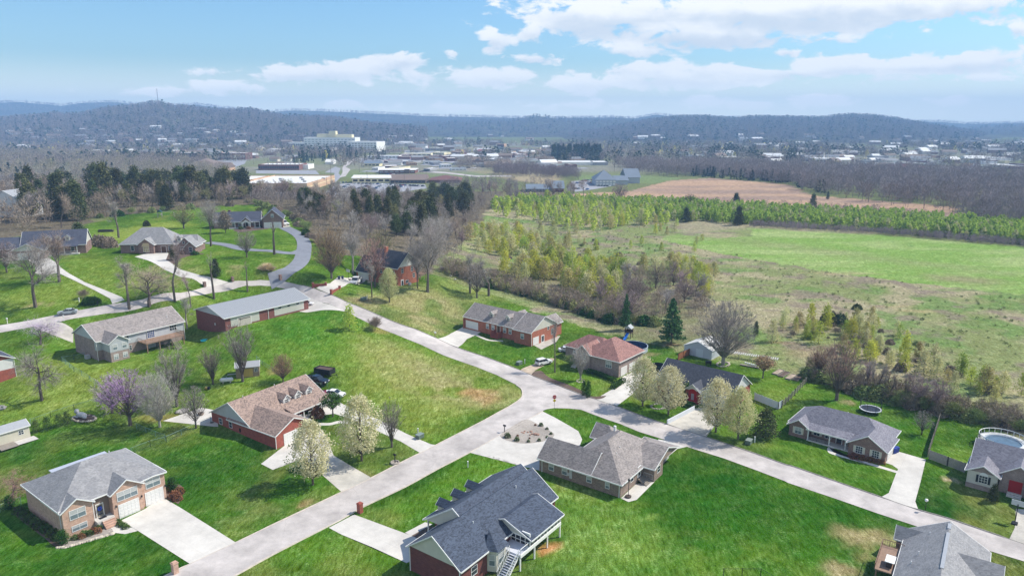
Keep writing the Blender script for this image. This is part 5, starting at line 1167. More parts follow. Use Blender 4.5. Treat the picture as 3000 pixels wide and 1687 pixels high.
for i,(x,y) in enumerate(((1370,585),(1410,580),(1470,560),(1730,590),(1840,600),(1690,560))): T('A',x,y,y-45,'shrub','low shrub against the front wall of the hipped-roof house','shrub','rust' if i%2 else 'hedge',group='shrubs before the hipped-roof house',rx=1.4)
T('B',200,240,160,'topiary','dark round evergreen against the portico house garage','round_topped_tree','cedar',rx=1.2)
T('A',2130,395,190,'cedar','dark bushy tree left of the portico house porch','evergreen_tree','brush',var=2)
# meadow individuals
for a in (('M',45,715,585,'cedar','dark rounded cedar near the fence corner','cedar_tree','cedar',.8),('M',1000,470,408,'bush','solitary dark round bush in the open meadow','bush','cedar',1.),('M',740,600,480,'bush','largest dark evergreen thicket in the meadow, left clump','bush','cedar',1.1),('M',830,610,500,'bush','largest dark evergreen thicket in the meadow, right clump','bush','cedar',1.1),
 ('M',200,775,570,'sapcone','cream young pear nearest the fenced garden','young_tree','sapc',1.),('M',320,608,440,'sap','cream narrow young tree left in the meadow','young_tree','sapc',1.),('M',420,660,540,'sap','green narrow young tree left in the meadow','young_tree','sap',1.),('M',580,640,530,'sapcone','rounded pale young tree left of the dark thicket','young_tree','sapb',1.),
 ('M',545,750,680,'bush','bright green leafy bush in the meadow','bush','sap',.8),('M',1090,780,655,'sapcone','cream white young tree behind the red maple','young_tree','pear',.8),('M',1205,800,705,'bush','pale rounded tree behind the red maple','young_tree','pear',.7),('M',1120,960,760,'sapcone','wide yellow-green young tree right of the red maple','young_tree','yg',1.1),
 ('M',1440,940,755,'sapcone','yellow-green young tree standing alone right of the maple','young_tree','yg',1.),('M',1320,1010,850,'sapcone','pale yellow conical tree behind the brushy stems','young_tree','sapc',1.),('M',1990,1100,945,'sapcone','green leafy young tree at right of the meadow','young_tree','sap',1.),('M',2180,1205,1000,'sapcone','tall green young tree near the right edge thicket','young_tree','sap',1.),('M',2070,1180,1010,'sap','slim yellow young tree between two green ones at right','young_tree','yg',1.),
 ('M',2300,1240,1100,'sapcone','pale yellow young tree furthest right in the thicket','young_tree','yg',1.),('M',630,1125,820,'vase','reddish brown stemmed tree left of the tall maple by the fence','bare_tree','orange',.8),
 ('S',200,330,105,'cedar','large dark cedar at the wood edge above the saplings','cedar_tree','cedar',1.),('S',45,270,150,'cedar','dark cedar behind the large cedar at the wood edge','cedar_tree','cedar',1.),('3',1750,1240,1095,'cedar','dark low cedar at the far sapling band','cedar_tree','cedar',1.3),('3',1790,1110,960,'round','flat-topped dark tree rising over the sapling band','evergreen_tree','cedar',1.2),('3',2275,1270,1080,'cedar','dark rounded cedar at the edge of the green field','cedar_tree','cedar',1.1),('3',2250,1110,950,'cedar','dark cedar rising behind the field-edge cedar','cedar_tree','cedar',1.1),
 ('3',1080,1030,850,'round','large round purplish bare tree before the tan field','bare_tree','pink',1.3),('4',450,1110,955,'cedar','dark cedar at the far edge of the tan field','cedar_tree','cedar',1.),('4',600,1010,930,'cedar','dark cedar crown right of the tan field cedar','cedar_tree','cedar',.8),
 ('2',170,1010,0,'wood',None,None,None,1)):
    if a[5]: T(a[0],a[1],a[2],a[3],a[4],a[5],a[6],a[7],rx=a[8])
# ---- scattered growth
def inside(poly,n,seed,mind=0.):
    rs=np.random.RandomState(seed);P=np.array(poly);lo=P.min(0);hi=P.max(0);out=[];tries=0
    while len(out)<n and tries<60:
        q=rs.uniform(lo,hi,(4000,2));q=q[inpoly(q[:,0],q[:,1],poly)];tries+=1
        for p in q:
            if mind and any((p[0]-o[0])**2+(p[1]-o[1])**2<mind*mind for o in out): continue
            out.append((p[0],p[1]))
            if len(out)>=n: break
    return out
rr=random.Random(4)
WH_={8:'beyond the thicket',24:'behind the swing playset, right part',1:'left of the meadow',2:'above the hedgerow',3:'in the meadow middle',4:'in the back band',5:'near the green field',6:'right of the meadow middle',7:'behind the right lawns',11:'at far left',12:'at far left by the white house',13:'behind the upper lawn',14:'behind the upper lawn swings',15:'far behind the cedars',16:'right of the asphalt drive',17:'below the big car park',18:'behind the tall brick house',19:'above the upper lawn',22:'right of the portico house',23:'in the middle wood',20:'left of the low clinic',21:'behind the blue slide',35:'behind the right lawns',36:'among the young trees'}
def scatter(poly,n,seed,kinds,hr,label,name,group,mind=1.5,rxr=(.85,1.2)):
    label={k:v+' '+WH_[seed] for k,v in label.items()};group=group+' '+WH_[seed]
    for x,y in inside(poly,n,seed,mind):
        k,c=rr.choice(kinds);plant(k,x,y,rr.uniform(*hr),label[c] if isinstance(label,dict) else label,name,TW.get(c) or LF[c],group=(group+' '+c) if isinstance(label,dict) else group,rx=rr.uniform(*rxr))
SL={'sap':'light green young tree','sapc':'cream-tinted young tree','sapb':'bronze-green young tree','yg':'bright yellow-green young tree'}
SK=[('sap','sap'),('sapcone','yg'),('sapcone','sap'),('sap','sapc'),('sap','sapb'),('sapcone','sapb'),('sapcone','sapc'),('sap','yg')]
scatter(wpoly('S',[(230,640),(420,560),(760,640),(1000,700),(1180,930),(1150,1040),(900,1020),(700,1090),(560,1120),(470,950),(300,760)]),72,1,SK,(5.5,10),SL,'young_tree','young trees',2.2,(1,1.35))
scatter(wpoly('S',[(560,960),(900,850),(1250,880),(1560,930),(1750,1080),(1560,1290),(1350,1220),(1060,1060)]),62,2,SK,(5.5,9.5),SL,'young_tree','young trees',2.,(1,1.35))
scatter(wpoly('S',[(900,500),(1250,560),(1450,640),(1250,760),(1050,720),(900,600)]),12,3,SK,(4,8),SL,'young_tree','young trees',3)
scatter(wpoly('S',[(420,380),(560,300),(900,260),(1300,300),(1900,320),(2150,420),(2100,520),(1700,520),(1450,590),(1150,560),(900,480),(600,450)]),50,4,SK,(6,10),SL,'young_tree','young trees',3.5)
scatter(wpoly('W',[(1560,555),(1700,545),(1720,590),(1620,600)]),8,5,SK,(4,7),SL,'young_tree','young trees',4)
scatter(wpoly('S',[(1250,700),(2500,600),(2500,950),(2300,1060),(1900,950),(1450,860)]),10,6,SK,(3,5.5),SL,'young_tree','young trees',4)
scatter(wpoly('M',[(250,640),(700,600),(1300,560),(1500,900),(2300,1150),(2576,1300),(2576,1449),(1900,1300),(1300,1080),(600,850)]),46,7,SK,(3.,6.8),SL,'young_tree','young trees',3)
scatter(wpoly('S',[(1180,850),(1500,880),(1750,960),(2150,900),(2560,1000),(2576,1280),(2400,1130),(2050,980),(1600,960)]),34,8,SK,(4.5,8.),SL,'young_tree','young trees',2.5,(1,1.3))
BL={'grey':'grey bare tree standing in the wood','brown':'brown bare tree standing in the wood','pink':'pinkish bare tree standing in the wood','pale':'pale bare tree standing in the wood','bud':'yellow-budding tree standing in the wood'}
WK=[('wood','grey'),('wood','brown'),('wood','pink'),('wood','grey'),('wood','pale'),('wood','brown'),('wood','bud')]
CK=[('cedar','cedar')]
CL={'cedar':'dark green cedar in the belt'}
scatter(wpoly('W',[(-120,640),(60,598),(225,560),(250,535),(0,500),(-200,500)]),34,11,WK[:4],(12,17),BL,'bare_tree','wood trees',3.2,(.8,1.2))
scatter(wpoly('W',[(60,590),(220,560),(235,545),(150,500),(20,520)]),22,12,CK,(14,20),CL,'cedar_tree','cedars',4.)
scatter(wpoly('W',[(235,548),(400,532),(560,518),(640,512),(640,500),(400,505),(240,520)]),24,13,WK,(8,13),BL,'bare_tree','wood trees',3.)
scatter(wpoly('W',[(430,505),(620,508),(625,492),(430,485)]),42,24,CK,(16,22),CL,'cedar_tree','cedars',3.,(.8,1.1))
scatter(wpoly('W',[(240,515),(430,505),(430,484),(250,488)]),44,14,CK,(16,22),CL,'cedar_tree','cedars',3.,(.8,1.1))
scatter(wpoly('W',[(70,565),(235,546),(400,531),(560,517),(620,502),(400,498),(235,515),(60,540)]),52,19,CK,(12,17),CL,'cedar_tree','cedars',3.4,(.8,1.15))
scatter(wpoly('N',[(1500,930),(1820,960),(1840,840),(1500,800)]),8,22,CK,(8,12),CL,'cedar_tree','cedars',4)
scatter(wpoly('N',[(2000,1000),(2300,1080),(2560,1150),(2700,1000),(2500,850),(2050,830)]),20,23,CK,(9,13),CL,'cedar_tree','cedars',4.5)
scatter(wpoly('W',[(-200,490),(240,480),(600,480),(600,466),(200,462),(-200,465)]),26,15,WK,(14,19),BL,'bare_tree','wood trees',5)
scatter(wpoly('W',[(640,512),(740,545),(800,608),(870,640),(930,625),(1040,640),(1120,690),(1160,640),(1160,580),(1000,540),(700,492),(640,495)]),66,16,WK,(9,14),BL,'bare_tree','wood trees',3.3)
scatter(wpoly('W',[(700,505),(1000,548),(1180,600),(1230,540),(1200,500),(1000,492),(680,490)]),34,17,WK,(8,12),BL,'bare_tree','wood trees',4)
scatter(wpoly('W',[(1030,610),(1170,570),(1190,520),(1100,505),(1040,540)]),22,18,CK,(12,17),CL,'cedar_tree','cedars',5)
scatter(wpoly('W',[(1200,520),(1500,505),(1500,492),(1380,486),(1200,495)]),20,20,WK[:4],(10,15),BL,'bare_tree','wood trees',4)
scatter(wpoly('S',[(1500,1060),(1700,980),(2100,1000),(2480,1180),(2500,1340),(2300,1420),(2080,1449),(1700,1449),(1560,1400),(1440,1310)]),20,21,[('wood','pink'),('round','pink'),('wood','grey'),('round','brown')],(6,10),BL,'bare_tree','wood trees',2.6,(1.,1.35))
BB={'brush':'brown twiggy bush in the hedgerow','brushg':'greenish leafing bush in the hedgerow','hedge':'dark green bush in the hedgerow'}
BK=[('brush','brush'),('bush','brushg'),('bush','brush'),('brush','brushg')]
def along(f,pts,n,jit,seed,kinds,hr,label,name,group):
    L=wpoly(f,pts);d=[math.dist(a,b) for a,b in zip(L[:-1],L[1:])];tot=sum(d);rs=random.Random(seed);where={31:'below the sapling field',32:'along the right-hand lawns',34:'at the wood edge behind the upper lawns'}.get(seed,'')
    for i in range(n):
        t=(i+rs.random())/n*tot;k=0
        while k<len(d)-1 and t>d[k]: t-=d[k];k+=1
        f_=t/d[k];a,b=L[k],L[k+1];x=a[0]+(b[0]-a[0])*f_+rs.uniform(-jit,jit);y=a[1]+(b[1]-a[1])*f_+rs.uniform(-jit,jit)
        kk,c=rs.choice(kinds);plant(kk,x,y,rs.uniform(*hr),(label[c]+' '+where).strip(),name,TW.get(c) or LF[c],group=(group+' '+c+' '+where).strip(),rx=rs.uniform(.9,1.4))
along('S',[(0,960),(200,1010),(480,1110),(660,1140),(800,1190),(1000,1240),(1200,1300),(1400,1380),(1600,1430),(1750,1449),(2050,1460)],46,1.,31,BK+[('bush','hedge')],(1.8,3.6),BB,'bush','hedgerow bushes')
along('M',[(560,1090),(900,1230),(1240,1310),(1540,1400),(1750,1449),(2300,1560),(2700,1640)],60,1.4,32,BK,(1.5,3.6),BB,'bush','hedgerow bushes')
along('M',[(1040,1220),(1250,1290),(1330,1320),(1540,1390),(1660,1430),(1800,1460)],16,.8,33,[('thin','brown'),('wood','pink'),('thin','grey')],(5.5,8.5),{'brown':'slim brown bare tree in the hedgerow by the trampoline lawn','pink':'pinkish multi-stemmed tree in the hedgerow by the trampoline lawn','grey':'grey slim bare tree in the hedgerow by the trampoline lawn'},'bare_tree','hedgerow trees')
along('W',[(860,640),(780,600),(740,548),(640,515),(400,533),(235,550)],36,1.2,34,BK+[('bush','hedge')],(2,4),BB,'bush','wood edge bushes')
scatter(wpoly('M',[(300,700),(900,620),(1400,700),(1900,950),(2400,1150),(2400,1300),(1500,1100),(700,900)]),46,35,[('brush','brush'),('brush','brushg'),('bush','brush')],(1.,2.4),{'brush':'low brown brush clump in the meadow','brushg':'low greenish brush clump in the meadow'},'bush','meadow brush',2)
scatter(wpoly('S',[(250,600),(1000,560),(1700,700),(2100,900),(1700,900),(1100,850),(600,950)]),26,36,[('brush','brush'),('brush','brushg'),('bush','brush')],(1.,2.4),{'brush':'low brown brush clump in the meadow','brushg':'low greenish brush clump in the meadow'},'bush','meadow brush',2)
# ---------------------------------------------------------------- vehicles
RUB=mat('tyre_rubber',(.02,.02,.02),.8);CARG=mat('car_glass',(.02,.025,.03),.05,0,1,.6);RIM=mat('rim_metal',(.45,.45,.46),.3,0,1,.5,.6);LAMP=mat('headlight_lens',(.7,.7,.68),.1);TAIL=mat('tail_light',(.35,.01,.01),.2)
def paint(n,c,r=.25): return mat('paint_'+n,c,r,0,1,.6)
WH=paint('white',(.72,.72,.72));BK_=paint('black',(.012,.014,.02),.15);SILV=paint('silver',(.36,.40,.41),.3);REDP=paint('maroon',(.22,.02,.025))
def extr(m,prof,y0,y1,taper=0.):
    n=len(prof);k=len(m.v);zs=[p[1] for p in prof];z0,z1=min(zs),max(zs)
    for s,y in((0,y0),(1,y1)):
        for x,z in prof:
            t=(z-z0)/(z1-z0+1e-6)*taper;m.v.append((x,y+(t if s==0 else -t),z))
    m.f.append(tuple(range(k,k+n)));m.f.append(tuple(range(k+n,k+2*n))[::-1])
    for i in range(n): j=(i+1)%n;m.f.append((k+i,k+n+i,k+n+j,k+j))
    return m
SPEC={'sedan':dict(L=4.8,W=1.82,body=[(-2.4,.35),(-2.42,.8),(-2.2,.98),(-1.55,1.02),(1.05,.95),(2.1,.80),(2.4,.62),(2.4,.32),(1.85,.25),(-1.9,.25)],cab=[(-1.75,1.),(-1.15,1.40),(.25,1.44),(1.15,.94)],top=[(-1.1,1.38),(-.9,1.45),(.15,1.47),(.32,1.42)],ax=(-1.42,1.45),r=.33),
 'suv':dict(L=4.9,W=1.95,body=[(-2.4,.45),(-2.45,1.0),(-2.35,1.15),(1.0,1.12),(2.2,1.02),(2.42,.8),(2.42,.4),(1.9,.35),(-1.9,.35)],cab=[(-2.32,1.13),(-2.1,1.72),(.35,1.75),(1.1,1.1)],top=[(-2.15,1.7),(-2.0,1.82),(.2,1.84),(.42,1.72)],ax=(-1.45,1.5),r=.38),
 'pickup':dict(L=5.9,W=2.0,body=[(-2.9,.5),(-2.95,1.12),(-.9,1.14),(1.35,1.14),(2.75,1.05),(2.95,.85),(2.95,.45),(2.3,.4),(-2.4,.42)],cab=[(-.95,1.13),(-.75,1.76),(.75,1.78),(1.5,1.13)],top=[(-.78,1.74),(-.6,1.86),(.6,1.87),(.82,1.76)],ax=(-1.85,1.9),r=.42)}
def vehicle(kind,x,y,rz,p,label,name,cat,s=1.,z=None):
    S_=SPEC[kind];w=S_['W']/2;t=thing(name,label,cat,(x,y,(hg(x,y) if z is None else z)+.06),rz);t.scale=(s,s,s)
    extr(MB(),S_['body'],-w,w,.06).build('body',p,t,bevel=.05)
    extr(MB(),S_['cab'],-w+.1,w-.1,.14).build('window_glass',CARG,t)
    m=extr(MB(),S_['top'],-w+.2,w-.2,.03);c=S_['cab'];
    for q in(-1,1):
        yy=q*(w-.1);yt=q*(w-.23)
        for a,b in((c[0],c[1]),(c[2],c[3])): m.tube((a[0],yy,a[1]),(b[0],yt,b[1]),.05,n=4)
        mx=(c[1][0]+c[2][0])/2;m.tube((mx,yy,c[0][1]),(mx,yt,c[1][1]+.02),.045,n=4)
    m.build('roof',p,t,bevel=.03)
    if kind=='pickup':
        MB().box(-2.8,-1.0,-w+.14,w-.14,1.145,1.16).build('bed_liner',DARK if p is not BK_ else RUB,t)
        b=MB().box(-2.92,-.97,-w+.03,-w+.13,1.1,1.3).box(-2.92,-.97,w-.13,w-.03,1.1,1.3).box(-2.95,-2.85,-w+.13,w-.13,1.1,1.3);b.build('bed_rail',p,t)
    for ax in S_['ax']:
        for q in(-1,1):
            r=S_['r'];wo=MB();wo.tube((0,-.12,0),(0,.12,0),r,n=16);o=wo.build('wheel',RUB,t);o.location=(ax,q*(w-.1),r)
            ri=MB();ri.tube((0,q*.121,0),(0,q*.135,0),r*.6,n=10);ri.build('rim',RIM,o)
    bz=S_['body'][5][1] if kind!='suv' else .9
    fx=S_['L']/2
    for q in(-1,1):
        MB().box(fx-.12,fx+.015,q*(w-.35)-.17,q*(w-.35)+.17,.62 if kind=='sedan' else .75,.78 if kind=='sedan' else .93).build('headlight',LAMP,t)
        MB().box(-fx-.05,-fx+.05,q*(w-.2)-.1,q*(w-.2)+.1,.7 if kind=='sedan' else .85,.9 if kind=='sedan' else 1.1).build('taillight',TAIL,t)
        MB().box(.85,1.0,q*(w+.02)-.09,q*(w+.02)+.09,c[0][1]+.02,c[0][1]+.16).build('side_mirror',p,t)
    MB().box(fx-.02,fx+.03,-.5,.5,.5,.75).build('grille',DARK,t)
    return t
def V(kind,f,x0,y0,x1,y1,p,label,name,cat,L=None):
    a=g(f,x0,y0);b=g(f,x1,y1);d=math.dist(a,b);return vehicle(kind,(a[0]+b[0])/2,(a[1]+b[1])/2,math.atan2(b[1]-a[1],b[0]-a[0]),p,label,name,cat,s=min(1.25,max(.85,(L or d)/SPEC[kind]['L'])))
V('sedan','A',735,1145,548,1172,SILV,'silver grey sedan driving on the road at left','sedan_car','car')
V('pickup','B',1160,840,1050,862,WH,'white pickup parked before the tall brick house garage','pickup_truck','pickup truck')
V('pickup','B',375,312,462,332,WH,'white pickup parked before the portico house garage','pickup_truck','pickup truck')
V('pickup','B',560,1085,690,1072,WH,'white pickup behind the end of the metal-roofed storage building','pickup_truck','pickup truck')
V('suv','C',875,1003,1008,975,WH,'white sport utility vehicle on the short dirt drive','suv_car','car')
V('pickup','F',945,236,1165,296,BK_,'black pickup on the grass behind the red brick house','pickup_truck','pickup truck',6.2)
V('sedan','F',1135,372,1315,402,WH,'white sedan on the drive beside the maroon pickup','sedan_car','car',4.9)
V('pickup','F',1105,358,1130,478,REDP,'maroon pickup half hidden by the end of the brown-roofed house','pickup_truck','pickup truck',5.4)
V('sedan','C',1115,868,1200,868,WH,'white car mostly hidden behind the reddish roofed house','sedan_car','car',4.5)
# black dump trailer
a=g('F',1035,160);b=g('F',1255,222);t=thing('dump_trailer','black dump trailer parked beside the black pickup','trailer',((a[0]+b[0])/2,(a[1]+b[1])/2,hg((a[0]+b[0])/2,(a[1]+b[1])/2)+.05),math.atan2(b[1]-a[1],b[0]-a[0]));t.scale=(1.0,1.05,.9)
BLK=mat('black_steel',(.018,.018,.02),.6)
m=MB().box(-2.6,1.9,-1.,1.,.7,.8).box(-2.6,1.9,-1.05,-.97,.8,2.05).box(-2.6,1.9,.97,1.05,.8,2.05).box(-2.66,-2.6,-1.05,1.05,.7,2.05).box(1.9,1.96,-1.05,1.05,.7,2.05)
for x in np.arange(-2.4,1.9,.6): m.box(x-.04,x+.04,-1.1,-1.05,.75,2.0).box(x-.04,x+.04,1.05,1.1,.75,2.0)
m.build('bed',BLK,t);MB().box(-2.3,1.6,-.9,.9,1.8,1.9).build('ribbed_tarp',mat('tarp_brown',(.09,.06,.05),.8,.3,4),t)
m=MB();[m.tube((1.9,q*.8,.6),(3.3,0,.55),.07,n=4) for q in(-1,1)];m.tube((3.2,0,0),(3.2,0,1.),.05,n=6);m.build('drawbar',BLK,t)
for x in(-.9,.05):
    for q in(-1,1): o=MB().tube((0,-.12,0),(0,.12,0),.38,n=14).build('wheel',RUB,t);o.location=(x,q*1.2,.38)
# ---------------------------------------------------------------- small things
def simple(name,label,cat,f,x,y,parts,rz=0,group=None,s=1.):
    X,Y=g(f,x,y);t=thing(name,label,cat,(X,Y,hg(X,Y)+.02),rz,group);t.scale=(s,)*3
    for nm,m,mt in parts: m.build(nm,mt,t)
    return t
UGRN=mat('utility_green',(.12,.16,.13),.6);REDS=mat('sign_red',(.55,.02,.02),.4);YEL=mat('sign_yellow',(.75,.48,.02),.4);GALV=mat('galvanised_steel',(.38,.39,.4),.4,.1,4,.5,.5)
for f,x,y,l in(('F',2028,780,'green utility cabinet beside the lower driveway mouth'),('C',712,990,'grey green utility cabinet left of the white sport utility vehicle'),('B',1175,1028,'green utility cabinet before the tall brick house lot'),('L',1268,1412,'green utility cabinet near the dark conifer')):
    simple('utility_cabinet',l,'utility box',f,x,y,[('cabinet',MB().box(-.75,.75,-.5,.5,0,.75),UGRN),('lid',MB().box(-.8,.8,-.55,.55,.75,.85),mat('utility_lid',(.2,.24,.22),.5))],R(54))
for f,x,y,l in(('F',2012,742,'slim white utility marker beside the green cabinet by the driveway'),('F',2482,1058,'slim white utility post on the lawn before the blue-roofed house'),('B',1210,1020,'short pale utility post beside the cabinet on the dry lot'),('L',1322,1402,'short white utility post right of the cabinet by the dark conifer'),('C',765,985,'thin white utility post beside the cabinet by the white vehicle'),('A',748,1045,'short white utility post beside the dark hedge bushes')):
    simple('utility_post',l,'post',f,x,y,[('post',MB().box(-.1,.1,-.1,.1,0,1.15),WHITE),('cap',MB().box(-.13,.13,-.13,.13,1.15,1.22),WHITE)])
def pillar_box(f,x,y,h,l,mt,rz=54):
    simple('brick_mailbox',l,'mailbox',f,x,y,[('pillar',MB().box(-.36,.36,-.36,.36,0,h),mt),('cap_stone',MB().box(-.42,.42,-.42,.42,h,h+.12).box(-.3,.3,-.3,.3,h+.12,h+.22),mt),('mail_door',MB().box(.36,.39,-.14,.14,h*.62,h*.62+.3),DARK)],R(rz))
pillar_box('E',1655,1420,1.55,'tan brick mailbox pillar beside the wide white drive',tanb);pillar_box('I',178,850,1.6,'dark red brick mailbox pillar by the road before the blue-roofed house',redb)
pillar_box('B',392,838,1.5,'brick pillar mailbox right of the asphalt drive mouth',rb2);pillar_box('A',2195,850,1.3,'brick pillar mailbox at the right of the long concrete drive mouth',rb2);pillar_box('A',1932,900,1.3,'brick pillar mailbox at the left of the long concrete drive mouth',rb2)
def postbox(f,x,y,l,c,h=1.1,base=None,bc=None):
    P=[('post',MB().box(-.06,.06,-.06,.06,0,h),c),('mail_box',MB().box(-.3,.3,-.13,.13,h,h+.28).prism([(-.3,-.13,h+.28),(-.3,.13,h+.28),(-.3,0,h+.36)],(.6,0,0)),bc or c)]
    if base: P.append(('planter_ring',MB().lathe([(.85,0),(.85,.3),(.65,.3),(.65,.1),(.0,.1)],14),base))
    simple('mailbox',l,'mailbox',f,x,y,P,R(-36))
postbox('F',1795,1020,'black mailbox in a stone ring beside the road',DARK,1.6,GRAV);postbox('I',1540,92,'black mailbox on a post at the gravel island bed',DARK,1.3);postbox('A',72,1250,'white mailbox at the far side of the road at left',WHITE,1.3);postbox('A',604,1225,'white mailbox on the near side of the road below the silver sedan',WHITE,1.3)
postbox('A',925,1085,'dark mailbox by the dark hedge bushes',DARK,1.1);postbox('C',552,640+738,'small wooden mailbox on the roadside before the dormer house',WOOD,1.1) if 0 else postbox('B',1852,1375,'wooden mailbox at the mouth of the dormer house drive',WOOD,1.2,None,WHITE)
simple('lamp_post','white globe lamp on a dark post beside the road at right','lamp',*('K',1642,835),[('post',MB().tube((0,0,0),(0,0,1.7),.05,n=8),DARK),('lamp_globe',MB().lathe([(.02,1.65),(.2,1.78),(.27,1.95),(.2,2.13),(.02,2.22)],12),mat('white_globe',(.8,.8,.78),.3))])
simple('lamp_post','black garden lamp on the patio corner of the taupe-roofed house','lamp','J',1097,985,[('post',MB().tube((0,0,0),(0,0,2.9),.05,n=8),DARK),('lamp_head',MB().lathe([(.08,2.9),(.18,3.1),(.2,3.3),(.02,3.5)],8),DARK),('planter',MB().lathe([(.0,.0),(.5,.0),(.55,.25),(.4,.3),(0,.28)],12),mat('dark_planter',(.08,.06,.05)))])
X,Y=g('C',1043,1408);t=thing('stop_sign','red stop sign above a yellow sign at the road junction','street sign',(X,Y,0),R(14))
MB().tube((0,0,0),(0,0,3.3),.04,n=6).build('post',GALV,t)
oc=[(math.cos(R(22.5+45*i))*.46,-.06,2.95+math.sin(R(22.5+45*i))*.46) for i in range(8)];o=MB().prism([(x*1.08,y+.03,(z-2.95)*1.08+2.95) for x,y,z in oc],(0,.02,0)).build('sign_plate',WHITE,t)
oc[0:0]=[];MB().prism(oc,(0,.025,0)).build('sign_face',REDS,o)
def text(body,size,loc,mt,parent,rot=(math.pi/2,0,0),name='lettering',ext=.006):
    c=bpy.data.curves.new(name,'FONT');c.body=body;c.size=size;c.align_x='CENTER';c.align_y='CENTER';c.extrude=ext
    o=bpy.data.objects.new(name,c);COL.objects.link(o);dg=bpy.context.evaluated_depsgraph_get();me=bpy.data.meshes.new_from_object(o.evaluated_get(dg));bpy.data.objects.remove(o)
    me.materials.clear();me.materials.append(mt);o=link(bpy.data.objects.new(name,me),parent);o.location=loc;o.rotation_euler=rot;return o
text('STOP',.34,(0,-.075,2.95),WHITE,t);MB().prism([(0,-.06,1.7),(.42,-.06,2.1),(0,-.06,2.5),(-.42,-.06,2.1)],(0,.02,0)).build('yellow_plate',YEL,t)
# playset, pool, trampoline
X,Y=g('C',1745,735);t=thing('playset','dark wooden play tower with grey roof and blue slide behind the pool','playset',(X,Y,0),R(-30))
m=MB()
for a in(-.9,.9):
    for b in(-.9,.9): m.box(a-.07,a+.07,b-.07,b+.07,0,3.2)
m.box(-.95,.95,-.95,.95,1.5,1.6).box(-.95,.95,.88,.95,1.6,2.3).box(-.95,-.88,-.95,.95,1.6,2.3);m.build('frame',mat('dark_wood',(.05,.035,.028),.8),t)
MB().prism([(-1.15,-1.15,3.),(0,-1.15,3.9),(1.15,-1.15,3.)],(0,2.3,0)).build('roof',mat('play_roof',(.35,.37,.38),.5),t)
m=MB().prism([(-.35,-.9,1.55),(.35,-.9,1.55),(.35,-3.6,.15),(-.35,-3.6,.15)],(0,0,.05)).prism([(-.4,-.9,1.55),(-.33,-.9,1.55),(-.33,-3.6,.15),(-.4,-3.6,.15)],(0,0,.22)).prism([(.33,-.9,1.55),(.4,-.9,1.55),(.4,-3.6,.15),(.33,-3.6,.15)],(0,0,.22));m.build('slide',mat('slide_blue',(.03,.16,.55),.3),t)
X,Y=g('C',1790,875);t=thing('swimming_pool','round above-ground pool with blue liner behind the reddish roofed house','pool',(X,Y+2.2,0),0)
MB().lathe([(4.3,0),(4.3,1.3),(4.36,1.32),(4.36,1.38),(4.18,1.38),(4.2,1.3)],40).build('wall',mat('pool_wall',(.40,.46,.52),.4,.08,2),t)
MB().lathe([(4.2,1.3),(4.19,.1),(3.,.06),(.01,.06)],40).build('liner',mat('pool_liner',(.03,.07,.16),.3,.3,1.2),t);MB().lathe([(3.1,.22),(.01,.22)],30).build('water',mat('pool_dark_water',(.012,.02,.03),.05,0,1,.6),t)
X,Y=g('L',2412,1118);t=thing('trampoline','round trampoline with white rim and black net on the lawn','trampoline',(X,Y,0),0)
MB().lathe([(1.95,.82),(2.25,.82),(2.25,.9),(1.95,.9)],30).build('rim_pad',mat('pad_pale',(.6,.63,.68),.5),t);MB().lathe([(1.95,.86),(.01,.85)],30).build('jumping_mat',mat('mat_black',(.025,.03,.045),.5),t)
m=MB();nt=MB()
for i in range(8):
    a=i*math.pi/4;c,s_=math.cos(a)*2.25,math.sin(a)*2.25;m.tube((c,s_,0),(c,s_,2.6),.035,n=5)
for i in range(40):
    a=i*math.pi/20;c,s_=math.cos(a)*2.15,math.sin(a)*2.15;a2=a+math.pi/20;c2,s2=math.cos(a2)*2.15,math.sin(a2)*2.15
    nt.tube((c,s_,.9),(c,s_,2.55),.012,n=3)
    for z in(1.3,1.7,2.1,2.55): nt.tube((c,s_,z),(c2,s2,z),.012,n=3)
m.build('frame',DARK,t);nt.build('safety_net',DARK,t)
X,Y=g('L',410,760);t=thing('trampoline','dark green netted trampoline partly hidden between two pears','trampoline',(X,Y,0),0)
m=MB();m.lathe([(1.7,.8),(1.9,.8),(1.9,.9),(1.7,.9)],24).lathe([(1.72,2.5),(1.78,2.5),(1.78,2.58),(1.72,2.58)],24)
for i in range(8): a=i*math.pi/4;m.tube((math.cos(a)*1.8,math.sin(a)*1.8,0),(math.cos(a)*1.8,math.sin(a)*1.8,2.55),.04,n=5)
m.build('frame',mat('dark_green_metal',(.02,.07,.05),.5),t);MB().lathe([(1.72,.85),(.01,.84)],24).lathe([(1.74,.9),(1.74,2.5)],24).build('net',mat('net_dark',(.025,.03,.03),.8),t)
# pool with deck at the right house
X,Y=g('K',2370,235);t=thing('deck_pool','above-ground pool with pale-railed deck behind the right edge house','pool',(X,Y,0),0)
MB().lathe([(3.2,0),(3.2,1.3),(3.05,1.3),(3.0,1.0),(.01,1.0)],30).build('pool_wall',mat('pool_pale',(.50,.56,.62),.4,.1,2),t);MB().lathe([(3.0,1.1),(.01,1.1)],30).build('water',mat('pool_cover',(.10,.15,.20),.2,.3,1.),t)
m=MB();n=16
for i in range(n):
    a0=-.5+i*4.2/n;a1=-.5+(i+1)*4.2/n;p=(math.cos(a0)*4.1,math.sin(a0)*4.1);q=(math.cos(a1)*4.1,math.sin(a1)*4.1);m.tube((p[0],p[1],2.3),(q[0],q[1],2.3),.07,n=4);m.tube((p[0],p[1],0),(p[0],p[1],2.3),.06,n=4)
m.build('railing',WHITE,t);m=MB()
for i in range(110): a=-.5+i*4.2/110;m.tube((math.cos(a)*4.1,math.sin(a)*4.1,1.4),(math.cos(a)*4.1,math.sin(a)*4.1,2.25),.022,n=3,cap=False)
